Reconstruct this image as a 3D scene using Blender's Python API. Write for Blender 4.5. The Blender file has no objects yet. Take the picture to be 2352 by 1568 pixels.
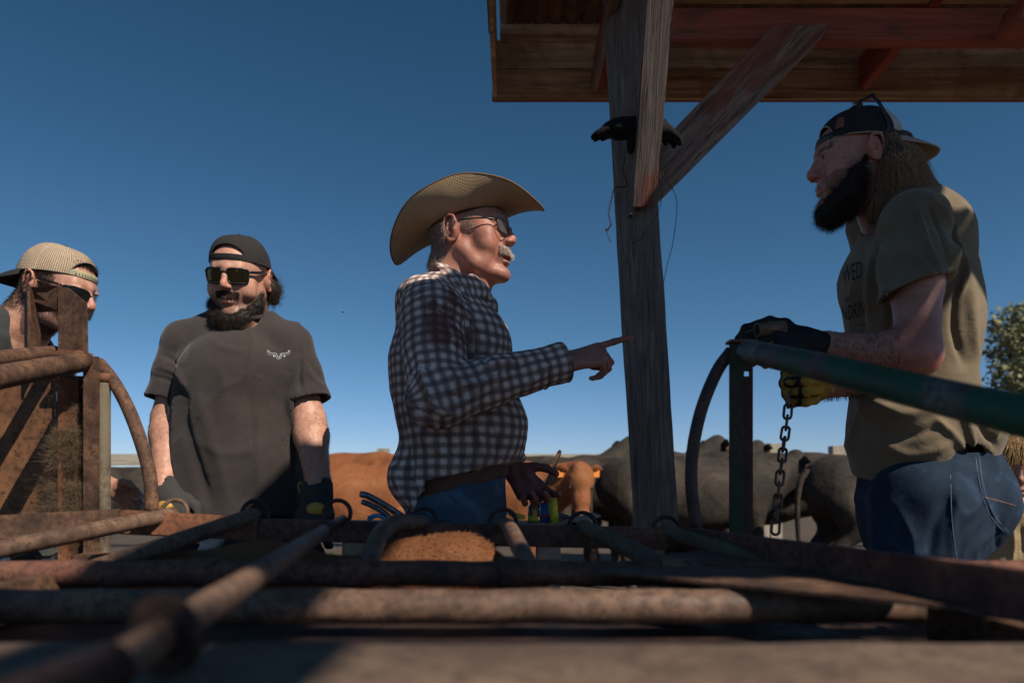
import bpy, bmesh, math, random
import numpy as np
from mathutils import Vector, Matrix, noise as mnoise
R = math.radians
random.seed(7)
SC = bpy.context.scene
COL = SC.collection

# ------------------------------------------------------------------ camera, world, sun, exposure
cam_d = bpy.data.cameras.new('camera')
cam = bpy.data.objects.new('camera', cam_d); COL.objects.link(cam)
cam.location = (0, 0, 0.95); cam.rotation_euler = (R(90), 0, 0)
cam_d.sensor_width = 36; cam_d.lens = 24; cam_d.shift_y = 330/2400
cam_d.clip_start = 0.02; cam_d.clip_end = 3000
cam_d.dof.use_dof = True; cam_d.dof.focus_distance = 1.8; cam_d.dof.aperture_fstop = 2.9
SC.camera = cam

SUN = Vector((0.50, -0.52, 0.66)).normalized()      # direction towards the sun
wd = bpy.data.worlds.new('World'); SC.world = wd; wd.use_nodes = True
wn = wd.node_tree; bg = wn.nodes['Background']
sky = wn.nodes.new('ShaderNodeTexSky'); sky.sky_type = 'NISHITA'; sky.sun_disc = False
sky.sun_elevation = math.asin(SUN.z); sky.sun_rotation = math.atan2(SUN.x, SUN.y)
sky.altitude = 900; sky.air_density = 1.0; sky.dust_density = 0.1; sky.ozone_density = 3.0
tint = wn.nodes.new('ShaderNodeMix'); tint.data_type = 'RGBA'; tint.blend_type = 'MULTIPLY'; tint.inputs[0].default_value = 1; tint.inputs[7].default_value = (.66, .96, 1, 1)
_tc = wn.nodes.new('ShaderNodeTexCoord'); _sp = wn.nodes.new('ShaderNodeSeparateXYZ'); _rp = wn.nodes.new('ShaderNodeValToRGB')
wn.links.new(_tc.outputs['Generated'], _sp.inputs[0]); wn.links.new(_sp.outputs[2], _rp.inputs[0]); wn.links.new(_rp.outputs[0], tint.inputs[7])
_e = _rp.color_ramp.elements; _e[0].position = 0.0; _e[0].color = (1.0, 1.12, 1.55, 1); _e[1].position = .62; _e[1].color = (.36, .78, .86, 1)
_m = _e.new(.20); _m.color = (.66, 1.0, 1.14, 1)
wn.links.new(sky.outputs[0], tint.inputs[6]); wn.links.new(tint.outputs[2], bg.inputs[0]); bg.inputs[1].default_value = 0.057
sun_d = bpy.data.lights.new('sun', 'SUN'); sun_d.energy = 5.0; sun_d.angle = R(0.5); sun_d.color = (1.0, 0.90, 0.76)
sun = bpy.data.objects.new('sun', sun_d); COL.objects.link(sun)
sun.rotation_euler = SUN.to_track_quat('Z', 'Y').to_euler(); sun.location = (3, -3, 6)
SC.view_settings.view_transform = 'Standard'; SC.view_settings.look = 'None'
SC.view_settings.exposure = 0.12; SC.view_settings.gamma = 1
SC.view_settings.use_curve_mapping = False
SC.cycles.max_bounces = 6; SC.cycles.transparent_max_bounces = 8

# a picture position (2352 x 1568 frame) at distance D becomes a point in the place
def P(px, py, D): return Vector(((px-1176)/1568*D, D, 0.95+(1107-py)/1568*D))
def S(px, py, D): return P(px/1.0204, py/1.0204, D)

# ------------------------------------------------------------------ scene graph helpers
def link(o): COL.objects.link(o); return o
def tag(o, label=None, cat=None, group=None, kind=None):
    if label: o['label'] = label
    if cat: o['category'] = cat
    if group: o['group'] = group
    if kind: o['kind'] = kind
    return o
def thing(name, loc, label, cat, group=None):
    o = bpy.data.objects.new(name, None); link(o); o.location = loc; o.empty_display_size = .1
    return tag(o, label, cat, group)
def place(name, me, parent=None, label=None):
    o = bpy.data.objects.new(name, me); link(o)
    if parent is not None:
        o.parent = parent
        L = Vector((0, 0, 0)); q = parent
        while q is not None:
            L = L + q.location; q = q.parent
        o.location = -L
    if label: o['label'] = label
    return o
def mesh_np(name, V, F, mat, smooth=True):
    V = np.asarray(V, np.float32); F = np.asarray(F, np.int32)
    me = bpy.data.meshes.new(name)
    n = F.shape[1]
    me.vertices.add(len(V)); me.vertices.foreach_set('co', V.ravel())
    me.loops.add(F.size); me.loops.foreach_set('vertex_index', F.ravel())
    me.polygons.add(len(F)); me.polygons.foreach_set('loop_start', np.arange(0, F.size, n, dtype=np.int32))
    me.update(calc_edges=True)
    if smooth: me.polygons.foreach_set('use_smooth', np.ones(len(F), bool))
    if mat: me.materials.append(mat)
    me.validate()
    return me
class MB:
    """collects hard surface shapes into one mesh (world coordinates)"""
    def __init__(s): s.bm = bmesh.new()
    def box(s, c, size, rot=None, bev=0.0):
        M = Matrix.Translation(Vector(c))
        if rot is not None: M = M @ (rot.to_4x4() if not isinstance(rot, Matrix) or len(rot) == 3 else rot)
        r = bmesh.ops.create_cube(s.bm, size=1.0)
        vs = r['verts']
        for v in vs: v.co = Vector((v.co.x*size[0], v.co.y*size[1], v.co.z*size[2]))
        if bev > 0:
            es = list({e for v in vs for e in v.link_edges})
            g = bmesh.ops.bevel(s.bm, geom=es, offset=bev, segments=2, affect='EDGES')
            vs = list({v for f in g['faces'] for v in f.verts} | {v for v in vs if v.is_valid})
        for v in vs: v.co = M @ v.co
        return s
    def beam(s, a, b, w, h, up=(0, 0, 1), bev=0.002, roll=0):
        a = Vector(a); b = Vector(b); d = b-a; L = d.length; y = d.normalized(); u = Vector(up)
        x = y.cross(u).normalized(); z = x.cross(y)
        rot = Matrix((x, y, z)).transposed() @ Matrix.Rotation(roll, 3, 'Y')
        return s.box((a+b)/2, (w, L, h), rot, bev)
    def tube(s, pts, r, seg=14, closed=False, caps=True):
        pts = [Vector(p) for p in pts]; n = len(pts)
        rs = r if isinstance(r, (list, tuple)) else [r]*n
        rings = []; ref = None
        for i, p in enumerate(pts):
            if closed: t = (pts[(i+1) % n]-pts[i-1]).normalized()
            else: t = (pts[min(i+1, n-1)]-pts[max(i-1, 0)]).normalized()
            if ref is None:
                ref = Vector((0, 0, 1)) if abs(t.z) < .9 else Vector((1, 0, 0))
            x = t.cross(ref).normalized(); y = x.cross(t); ref = y
            rings.append([s.bm.verts.new(p + (x*math.cos(2*math.pi*k/seg)+y*math.sin(2*math.pi*k/seg))*rs[i]) for k in range(seg)])
        m = n if closed else n-1
        for i in range(m):
            A = rings[i]; B = rings[(i+1) % n]; off = 0
            if closed and i == n-1:
                off = min(range(seg), key=lambda o: (A[0].co-B[o].co).length)
            for k in range(seg):
                f = s.bm.faces.new((A[k], B[(k+off) % seg], B[(k+1+off) % seg], A[(k+1) % seg])); f.smooth = True
        if caps and not closed:
            s.bm.faces.new(rings[0]); s.bm.faces.new(rings[-1][::-1])
        return s
    def pipe(s, a, b, ro, ri, seg=20):
        a = Vector(a); b = Vector(b); t = (b-a).normalized()
        ref = Vector((0, 0, 1)) if abs(t.z) < .9 else Vector((1, 0, 0)); x = t.cross(ref).normalized(); y = x.cross(t)
        R4 = []
        for p, r in ((a, ro), (b, ro), (b, ri), (a, ri)):
            R4.append([s.bm.verts.new(p+(x*math.cos(2*math.pi*k/seg)+y*math.sin(2*math.pi*k/seg))*r) for k in range(seg)])
        for i in range(4):
            A = R4[i]; B = R4[(i+1) % 4]
            for k in range(seg):
                f = s.bm.faces.new((A[k], B[k], B[(k+1) % seg], A[(k+1) % seg])); f.smooth = i in (0, 2)
        return s
    def prism(s, poly, ax, h):
        """poly: list of 3-D points (planar), extruded by vector ax*h"""
        e = Vector(ax)*h
        A = [s.bm.verts.new(Vector(p)) for p in poly]; B = [s.bm.verts.new(Vector(p)+e) for p in poly]
        s.bm.faces.new(A); s.bm.faces.new(B[::-1]); n = len(A)
        for i in range(n): s.bm.faces.new((A[i], B[i], B[(i+1) % n], A[(i+1) % n]))
        return s
    def build(s, name, mat, parent=None, label=None, smooth=False):
        bmesh.ops.recalc_face_normals(s.bm, faces=s.bm.faces)
        me = bpy.data.meshes.new(name); s.bm.to_mesh(me); s.bm.free()
        if mat: me.materials.append(mat)
        if smooth:
            for p in me.polygons: p.use_smooth = True
        return place(name, me, parent, label)
def grain_of(o, a, b):
    """store board coordinates (x across, y along) so that the grain follows a tilted board"""
    a = Vector(a); y = (Vector(b)-a).normalized(); x = y.cross(Vector((0, 0, 1))).normalized(); z = x.cross(y)
    at = o.data.attributes.new('grain', 'FLOAT_VECTOR', 'POINT')
    at.data.foreach_set('vector', [c for v in o.data.vertices for c in ((v.co-a).dot(x), (v.co-a).dot(y), (v.co-a).dot(z))]); return o
def bez(pts, n=24):
    """Catmull-Rom through pts"""
    pts = [Vector(p) for p in pts]; out = []
    q = [pts[0]*2-pts[1]] + pts + [pts[-1]*2-pts[-2]]
    m = len(pts)-1
    for i in range(m):
        a, b, c, d = q[i], q[i+1], q[i+2], q[i+3]
        for k in range(max(2, n//m)):
            t = k/max(2, n//m)
            out.append(.5*((2*b)+(c-a)*t+(2*a-5*b+4*c-d)*t*t+(3*b-a-3*c+d)*t**3))
    out.append(pts[-1]); return out

# ------------------------------------------------------------------ materials
class NT:
    def __init__(s, name):
        s.m = bpy.data.materials.new(name); s.m.use_nodes = True; s.t = s.m.node_tree; s.n = s.t.nodes
        s.b = s.n['Principled BSDF']; s.tc = None
    def node(s, ty, **kw):
        n = s.n.new(ty)
        for k, v in kw.items():
            if k in n.inputs: n.inputs[k].default_value = v
            else: setattr(n, k, v)
        return n
    def lk(s, a, b): s.t.links.new(a, b)
    def co(s, scale=(1, 1, 1), rot=(0, 0, 0), space=None):
        space = space or getattr(s, 'space', 'Object')
        if space == 'grain':
            a = s.n.new('ShaderNodeAttribute'); a.attribute_name = 'grain'; mp = s.n.new('ShaderNodeMapping'); mp.inputs['Scale'].default_value = scale; s.lk(a.outputs['Vector'], mp.inputs['Vector']); return mp.outputs[0]
        if s.tc is None: s.tc = s.n.new('ShaderNodeTexCoord')
        mp = s.n.new('ShaderNodeMapping'); mp.inputs['Scale'].default_value = scale; mp.inputs['Rotation'].default_value = rot
        s.lk(s.tc.outputs[space], mp.inputs['Vector']); return mp.outputs[0]
    def noise(s, co, scale=5, detail=5, rough=.55, dist=0):
        n = s.node('ShaderNodeTexNoise'); n.inputs['Scale'].default_value = scale; n.inputs['Detail'].default_value = detail
        n.inputs['Roughness'].default_value = rough; n.inputs['Distortion'].default_value = dist
        s.lk(co, n.inputs['Vector']); return n.outputs['Fac']
    def ramp(s, fac, stops, interp='LINEAR'):
        r = s.n.new('ShaderNodeValToRGB'); r.color_ramp.interpolation = interp
        e = r.color_ramp.elements
        while len(e) < len(stops): e.new(.5)
        for k, (p, c) in enumerate(stops):
            e[k].position = p
            e[k].color = (c, c, c, 1) if isinstance(c, (int, float)) else (*c, 1)
        s.lk(fac, r.inputs[0]); return r.outputs[0]
    def mix(s, fac, a, b, mode='MIX'):
        m = s.n.new('ShaderNodeMix'); m.data_type = 'RGBA'; m.blend_type = mode
        for v, sock in ((fac, m.inputs[0]), (a, m.inputs[6]), (b, m.inputs[7])):
            if isinstance(v, (int, float)): sock.default_value = v if sock.type == 'VALUE' else (v, v, v, 1)
            elif isinstance(v, tuple): sock.default_value = (*v, 1)
            else: s.lk(v, sock)
        return m.outputs[2]
    def math(s, op, a, b=0.0):
        m = s.n.new('ShaderNodeMath'); m.operation = op
        for v, sock in ((a, m.inputs[0]), (b, m.inputs[1])):
            if isinstance(v, (int, float)): sock.default_value = v
            else: s.lk(v, sock)
        return m.outputs[0]
    def bump(s, h, strength=.5, dist=.01, prev=None):
        b = s.n.new('ShaderNodeBump'); b.inputs['Strength'].default_value = strength; b.inputs['Distance'].default_value = dist
        s.lk(h, b.inputs['Height'])
        if prev is not None: s.lk(prev, b.inputs['Normal'])
        return b.outputs[0]
    def out(s, color=None, rough=.7, metal=0.0, normal=None, **kw):
        for v, k in ((color, 'Base Color'), (rough, 'Roughness'), (metal, 'Metallic'), (normal, 'Normal')):
            if v is None: continue
            sock = s.b.inputs[k]
            if isinstance(v, (int, float)): sock.default_value = v
            elif isinstance(v, tuple): sock.default_value = (*v, 1)
            else: s.lk(v, sock)
        for k, v in kw.items():
            s.b.inputs[k.replace('_', ' ')].default_value = v
        return s.m
def plain(name, col, rough=.6, metal=0, bump=0, bscale=200, var=.25, **kw):
    t = NT(name); c = t.co()
    n = t.noise(c, bscale*.15, 4); dark = tuple(v*(1-var) for v in col); lite = tuple(min(1, v*(1+var)) for v in col)
    cc = t.ramp(n, [(.3, dark), (.7, lite)])
    nm = t.bump(t.noise(c, bscale, 3), bump, .002) if bump else None
    return t.out(cc, rough, metal, nm, **kw)
def rust(name, base=(.125, .064, .040), dark=(.035, .020, .015), spot=(.23, .12, .065), paint=None, pa=.5, scale=14, rough=.82, metal=.0):
    t = NT(name); c = t.co()
    n1 = t.noise(c, scale, 8, .65); n2 = t.noise(c, scale*6, 6, .7); n3 = t.noise(c, scale*.35, 5, .6, .6)
    col = t.ramp(n1, [(.32, dark), (.5, base), (.72, spot)])
    col = t.mix(t.ramp(n2, [(.44, 0), (.62, .75)]), col, dark)
    col = t.mix(t.ramp(t.noise(c, scale*16, 3, .6), [(.56, 0), (.66, .7)]), col, tuple(v*.6 for v in dark))
    if paint:
        mask = t.ramp(n3, [(pa-.04, 0), (pa+.04, 1)])
        pc = t.ramp(n1, [(.3, tuple(v*.6 for v in paint)), (.7, paint)])
        col = t.mix(mask, col, pc)
    nm = t.bump(n2, .35, .002, t.bump(n1, .4, .004))
    rr = t.ramp(n1, [(.3, rough-.2), (.7, min(1, rough+.12))]); t.b.inputs['Specular IOR Level'].default_value = .3
    return t.out(col, rr, metal, nm)
def wood(name, c1, c2, c3=None, axis='Z', paint=None, pa=.5, grain=55, bump=.6, rough=.85, attr=False):
    """weathered board, grain runs along axis"""
    t = NT(name); t.space = 'grain' if attr else 'Object'
    sc = {'X': (.045, 1, 1), 'Y': (1, .045, 1), 'Z': (1, 1, .045)}[axis]
    g = t.co(sc); c = t.co()
    n1 = t.noise(g, grain, 6, .65, .8); n2 = t.noise(g, grain*3.2, 3, .6, .3); n3 = t.noise(c, 6, 5, .6, .8)
    col = t.ramp(n1, [(.3, c1), (.68, c2)])
    if c3: col = t.mix(t.ramp(n3, [(.42, 0), (.68, 1)]), col, c3)
    cr = t.ramp(n2, [(.28, 1), (.42, 0)])
    col = t.mix(t.math('MULTIPLY', cr, .8), col, tuple(v*.15 for v in c1))
    if paint:
        n4 = t.noise(t.co(tuple(max(.25, v) for v in sc)), 9, 7, .68, .5)
        mask = t.ramp(n4, [(pa-.05, 0), (pa+.03, 1)])
        pc = t.ramp(n1, [(.25, tuple(v*.45 for v in paint)), (.6, paint)])
        col = t.mix(mask, col, pc)
    h = t.mix(.5, n1, t.ramp(n2, [(.25, 0), (.5, 1)]))
    return t.out(col, rough, 0, t.bump(h, bump, .006))
# ------------------------------------------------------------------ materials of the place
M_dirt = NT('dry_dirt'); _c = M_dirt.co()
_n = M_dirt.noise(_c, 1.3, 8, .65); _n2 = M_dirt.noise(_c, 30, 6, .7)
M_dirt = M_dirt.out(M_dirt.mix(M_dirt.ramp(_n2, [(.35, 0), (.65, 1)]), M_dirt.ramp(_n, [(.35, (.07, .048, .03)), (.65, (.14, .10, .068))]), (.045, .032, .022), 'MIX'), .95, 0, M_dirt.bump(_n2, .7, .03))
M_rust = rust('rusty_steel')
M_rust_red = rust('rust_red_steel', (.17, .072, .05), (.05, .026, .02), (.26, .12, .075))
M_rust_orange = rust('orange_rust', (.24, .095, .048), (.09, .04, .024), (.38, .17, .08), scale=20)
M_dark = rust('dark_oily_steel', (.035, .02, .017), (.012, .009, .009), (.06, .03, .022), rough=.55)
M_green = rust('chipped_green_steel', (.11, .10, .09), (.04, .035, .028), (.24, .25, .22), paint=(.022, .105, .062), pa=.50, scale=11, rough=.5)
M_greypipe = rust('greenish_grey_pipe', (.13, .10, .07), (.05, .04, .03), (.18, .13, .08), paint=(.16, .13, .09), pa=.50)
M_plate = rust('bare_brown_plate', (.165, .112, .08), (.08, .052, .04), (.23, .155, .11), scale=5, rough=.9)
M_bar = rust('worn_brown_bar', (.17, .10, .07), (.055, .035, .026), (.25, .14, .09), scale=10, rough=.62)
M_shine = plain('scuffed_shiny_steel', (.35, .35, .36), .25, 1.0, .2)
M_postw = wood('weathered_grey_post', (.04, .032, .028), (.25, .215, .19), (.14, .10, .08), 'Z', grain=70, bump=.9)
M_brace = wood('peeling_red_timber', (.07, .045, .036), (.36, .25, .20), None, 'Y', paint=(.24, .085, .065), pa=.55, grain=55, bump=1.0, attr=True)
M_brace2 = wood('grey_red_timber', (.04, .028, .025), (.19, .145, .13), None, 'Y', paint=(.20, .07, .05), pa=.54, grain=60, bump=.9, attr=True)
M_redbeam = wood('red_painted_beam', (.09, .04, .03), (.26, .11, .08), None, 'X', paint=(.38, .10, .07), pa=.43, grain=40, bump=.4)
M_redraft = wood('red_painted_rafter', (.09, .04, .03), (.26, .11, .08), None, 'Y', paint=(.40, .09, .06), pa=.40, grain=40, bump=.4)
M_board = wood('brown_roof_board', (.20, .11, .065), (.80, .56, .37), (.36, .20, .12), 'X', grain=26, bump=.35)
M_board2 = wood('pale_roof_board', (.30, .19, .125), (.88, .72, .56), (.36, .23, .14), 'X', grain=24, bump=.35)
M_tin = rust('rusty_roof_tin', (.36, .20, .13), (.14, .085, .06), (.55, .33, .21), scale=10)
M_fence = wood('bleached_fence_board', (.22, .18, .14), (.48, .42, .34), None, 'X', grain=20, bump=.3)
M_fpost = wood('bleached_fence_post', (.20, .17, .13), (.45, .39, .31), None, 'Z', grain=20, bump=.3)
M_hay = plain('dry_grass', (.15, .10, .06), .9)
M_black = plain('black_rubber', (.012, .012, .013), .55)

# ------------------------------------------------------------------ ground, hill
def ground():
    bm = bmesh.new(); N = 90
    xs = [math.copysign(abs(u)**3, u)*1500 for u in np.linspace(-1, 1, N)]
    ys = [math.copysign(abs(u)**3, u)*1500 for u in np.linspace(-1, 1, N)]
    g = [[bm.verts.new((x, y, 0)) for y in ys] for x in xs]
    for i in range(N):
        for j in range(N):
            v = g[i][j]; d = math.hypot(v.co.x, v.co.y)
            v.co.z = -.02 + .03*mnoise.noise(v.co*.35)*min(1, d/2) + (mnoise.noise(v.co*.01)*1.2*min(1, d/200) if d > 40 else 0)
    for i in range(N-1):
        for j in range(N-1): bm.faces.new((g[i][j], g[i+1][j], g[i+1][j+1], g[i][j+1]))
    me = bpy.data.meshes.new('ground'); bm.to_mesh(me); bm.free(); me.materials.append(M_dirt)
    for p in me.polygons: p.use_smooth = True
    tag(place('ground', me), kind='structure')
ground()
def hill():
    bm = bmesh.new(); N = 60; rows = []
    for i in range(N+1):
        x = -420+i*(840/N); h = 3.2+2*mnoise.noise(Vector((x*.008, 3, 1)))+.7*mnoise.noise(Vector((x*.05, 9, 1)))
        rows.append([bm.verts.new((x, y, z)) for y, z in ((430, -1.5), (500, h*.7), (560, h), (700, -2))])
    for i in range(N):
        for k in range(3): bm.faces.new((rows[i][k], rows[i+1][k], rows[i+1][k+1], rows[i][k+1]))
    me = bpy.data.meshes.new('hills'); bm.to_mesh(me); bm.free(); me.materials.append(plain('dry_hill_grass', (.30, .23, .13), .95, bscale=1))
    for p in me.polygons: p.use_smooth = True
    tag(place('hills', me), kind='structure')
hill()

# ------------------------------------------------------------------ open timber shelter
def shelter():
    root = thing('timber_shelter', (0.75, 2.35, 0), 'open timber shelter with red painted beams, plank fascia and rusty tin roof', 'shelter')
    D = 2.35
    # post: square, turned so two faces show, leaning slightly
    mb = MB()
    b = S(1535, 1340, D); b.z = -.1
    lo = S(1537, 1225, D); hi = S(1466, 60, D)
    dirv = (hi-lo).normalized(); b = lo+dirv*((-.1-lo.z)/dirv.z); t = lo+dirv*((2.66-lo.z)/dirv.z)
    n = 40; A = []
    rot = R(32)
    for i in range(n+1):
        f = i/n; c = b.lerp(t, f); w = .056*(1.03-.05*f)
        ring = []
        for k in range(24):
            a = 2*math.pi*k/24; ca, sa = math.cos(a), math.sin(a)
            m = 1/max(abs(ca), abs(sa)); m = min(m, 1.33)
            px, py = ca*m*w*1.05, sa*m*w*.95
            j = .0022*mnoise.noise(Vector((k*1.7, f*9, 3)))+.0014*mnoise.noise(Vector((k*5.1, f*60, 7)))
            px *= 1+j/w; py *= 1+j/w
            ring.append(mb.bm.verts.new(c+Vector((px*math.cos(rot)-py*math.sin(rot), px*math.sin(rot)+py*math.cos(rot), 0))))
        A.append(ring)
    for i in range(n):
        for k in range(24): mb.bm.faces.new((A[i][k], A[i][(k+1) % 24], A[i+1][(k+1) % 24], A[i+1][k]))
    mb.bm.faces.new(A[-1]); mb.bm.faces.new(A[0][::-1])
    mb.build('post', M_postw, root, 'weathered grey wooden post')
    # main beam on the post, second beam board above it
    zb = S(1500, 86, 2.40).z
    MB().box((1.42, 2.44, zb+.055), (2.0, .05, .115), None, .003).build('beam', M_redbeam, root, 'red painted beam carried by the post')
    MB().box((1.42, 2.395, zb+.175), (2.02, .045, .10), None, .003).build('beam', M_board, root, 'brown upper beam')
    # fascia: two horizontal boards with ends, seen from inside
    DF = 2.9; zf = S(1500, 233, DF).z
    mb = MB(); mb.box((1.35, DF, zf+.062), (2.86, .022, .124), None, .002); mb.build('fascia_board', M_board, root)
    mb = MB(); mb.box((1.35, DF+.002, zf+.187), (2.86, .022, .120), None, .002); mb.build('fascia_board', M_board2, root)
    mb = MB(); mb.box((1.35, DF+.012, zf-.004+.02), (2.87, .02, .034), None, .002); mb.build('fascia_trim', M_redbeam, root)
    mb = MB(); mb.box((1.35, DF-.036, zf+.258), (2.80, .05, .046), None, .002); mb.build('purlin', M_board2, root)
    # end board on the left side, running toward the viewer
    xl = -.06
    MB().box((xl-.012, 2.32, zf+.13), (.018, 1.18, .262), None, .002).build('end_board', M_board, root)
    # rafters (toward the viewer, sloping a little)
    for px, lab in ((1402, 0), (2020, 1), (2500, 1)):
        x = S(px, 200, DF).x
        MB().beam((x, DF-.016, zf+.10), (x+.01, 1.62, zf+.165), .042, .14, bev=.003).build('rafter', M_redraft, root)
    # corrugated tin
    def tin(name, x0, x1, y0, y1, z0, z1):
        mb = MB(); pit = .066; nn = int((x1-x0)/pit*8); rows = []
        for k in range(nn+1):
            x = x0+(x1-x0)*k/nn; dz = .009*math.cos(2*math.pi*(x-x0)/pit)
            rows.append([mb.bm.verts.new((x, y, z+dz)) for y, z in ((y0, z0), (y1, z1))])
        for k in range(nn): mb.bm.faces.new((rows[k][0], rows[k+1][0], rows[k+1][1], rows[k][1])).smooth = True
        o = mb.build(name, M_tin, root)
        md = o.modifiers.new('thick', 'SOLIDIFY'); md.thickness = .0015
        return o
    tin('roof_or_shade_sheet', -.05, 2.75, 1.60, 2.93, zf+.30, zf+.288)
    tin('roof_or_shade_sheet', 1.00, 1.37, -1.04, -.15, zf+.33, zf+.335)  # unseen sheets from here on, added and sized to place shade and sun
    tin('roof_or_shade_sheet', 1.36, 1.46, -2.2, -1.02, zf+.336, zf+.341)
    tin('roof_or_shade_sheet', 1.36, 2.07, -.44, -.15, zf+.333, zf+.338)
    tin('roof_or_shade_sheet', 1.36, 2.16, -.84, -.62, zf+.333, zf+.338)
    tin('roof_or_shade_sheet', 1.58, 2.16, -.63, -.43, zf+.336, zf+.341)
    tin('roof_or_shade_sheet', .80, 2.07, -.18, .38, zf+.327, zf+.332)
    tin('roof_or_shade_sheet', .80, 1.02, .36, .47, zf+.3245, zf+.3265)
    tin('roof_or_shade_sheet', .93, 1.14, .45, .60, zf+.3285, zf+.3295)
    tin('roof_or_shade_sheet', 1.0, 2.07, .36, .52, zf+.324, zf+.330)
    tin('roof_or_shade_sheet', 1.56, 1.97, .50, .97, zf+.321, zf+.325)
    tin('roof_or_shade_sheet', 1.24, 2.16, .95, 1.63, zf+.319, zf+.323)
    MB().box((xl-.03, 2.3, zf+.30), (.02, 1.24, .02), None, .002).build('edge_strip', M_dark, root)
    # nearer purlins that carry the added shade sheets over the working place
    for y in (-1.6, -.2, .45):
        MB().box((1.65, y, zf+.295), (1.25, .045, .05), None, .003).build('purlin', M_redbeam, root)
    for x in (1.2, 2.05):
        MB().box((x, .35, zf+.24), (.045, 4.2, .07), None, .003).build('rafter', M_redraft, root)
    # braces: one along the beam, one toward the viewer
    a = S(1562, 440, 2.33); b2 = S(1900, 72, 2.385)
    mb = MB(); mb.prism([P(q_[0], q_[1], 2.362) for q_ in ((1502, 470), (1500, 352), (1545, 300), (1772, 62), (1914, 54), (1880, 92), (1530, 442))], (0, 1, 0), .042); grain_of(mb.build('brace', M_brace, root, 'diagonal brace with red paint peeling off'), a, b2)
    a = S(1506, 484, 2.27); b3 = S(1548, -60, 1.98)
    mb = MB(); mb.beam(a, b3, .080, .05, up=(0, 1, 0), bev=.003); grain_of(mb.build('brace', M_brace2, root, 'thin grey brace reaching toward the viewer'), a, b3)
    a = S(1392, 210, 2.84); b4 = S(1445, -40, 2.2)
    mb = MB(); mb.beam(a+Vector((0,0,.02)), b4, .03, .06, up=(0, 0, 1), bev=.003); grain_of(mb.build('brace', M_brace, root), a, b4)
    # block at far right of the beam
    MB().box(S(2400, 50, 2.30), (.10, .12, .10), Matrix.Rotation(R(20), 3, 'Y'), .004).build('corbel', M_redbeam, root)
    # far supports (outside the frame)
    for x, y in ((2.62, 2.42), (2.25, -1.7), (1.2, -1.7)):
        MB().box((x, y, zf/2+.08), (.11, .11, zf+.2), None, .004).build('post', M_postw, root)
    for q in (S(1501, 440, 2.235), S(1479, 500, 2.262)): MB().tube([q+Vector((0, .03, 0)), q-Vector((0, .003, 0))], .0042, 8).build('bolt', M_rust, root)
    return root
SHEL = shelter()
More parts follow.
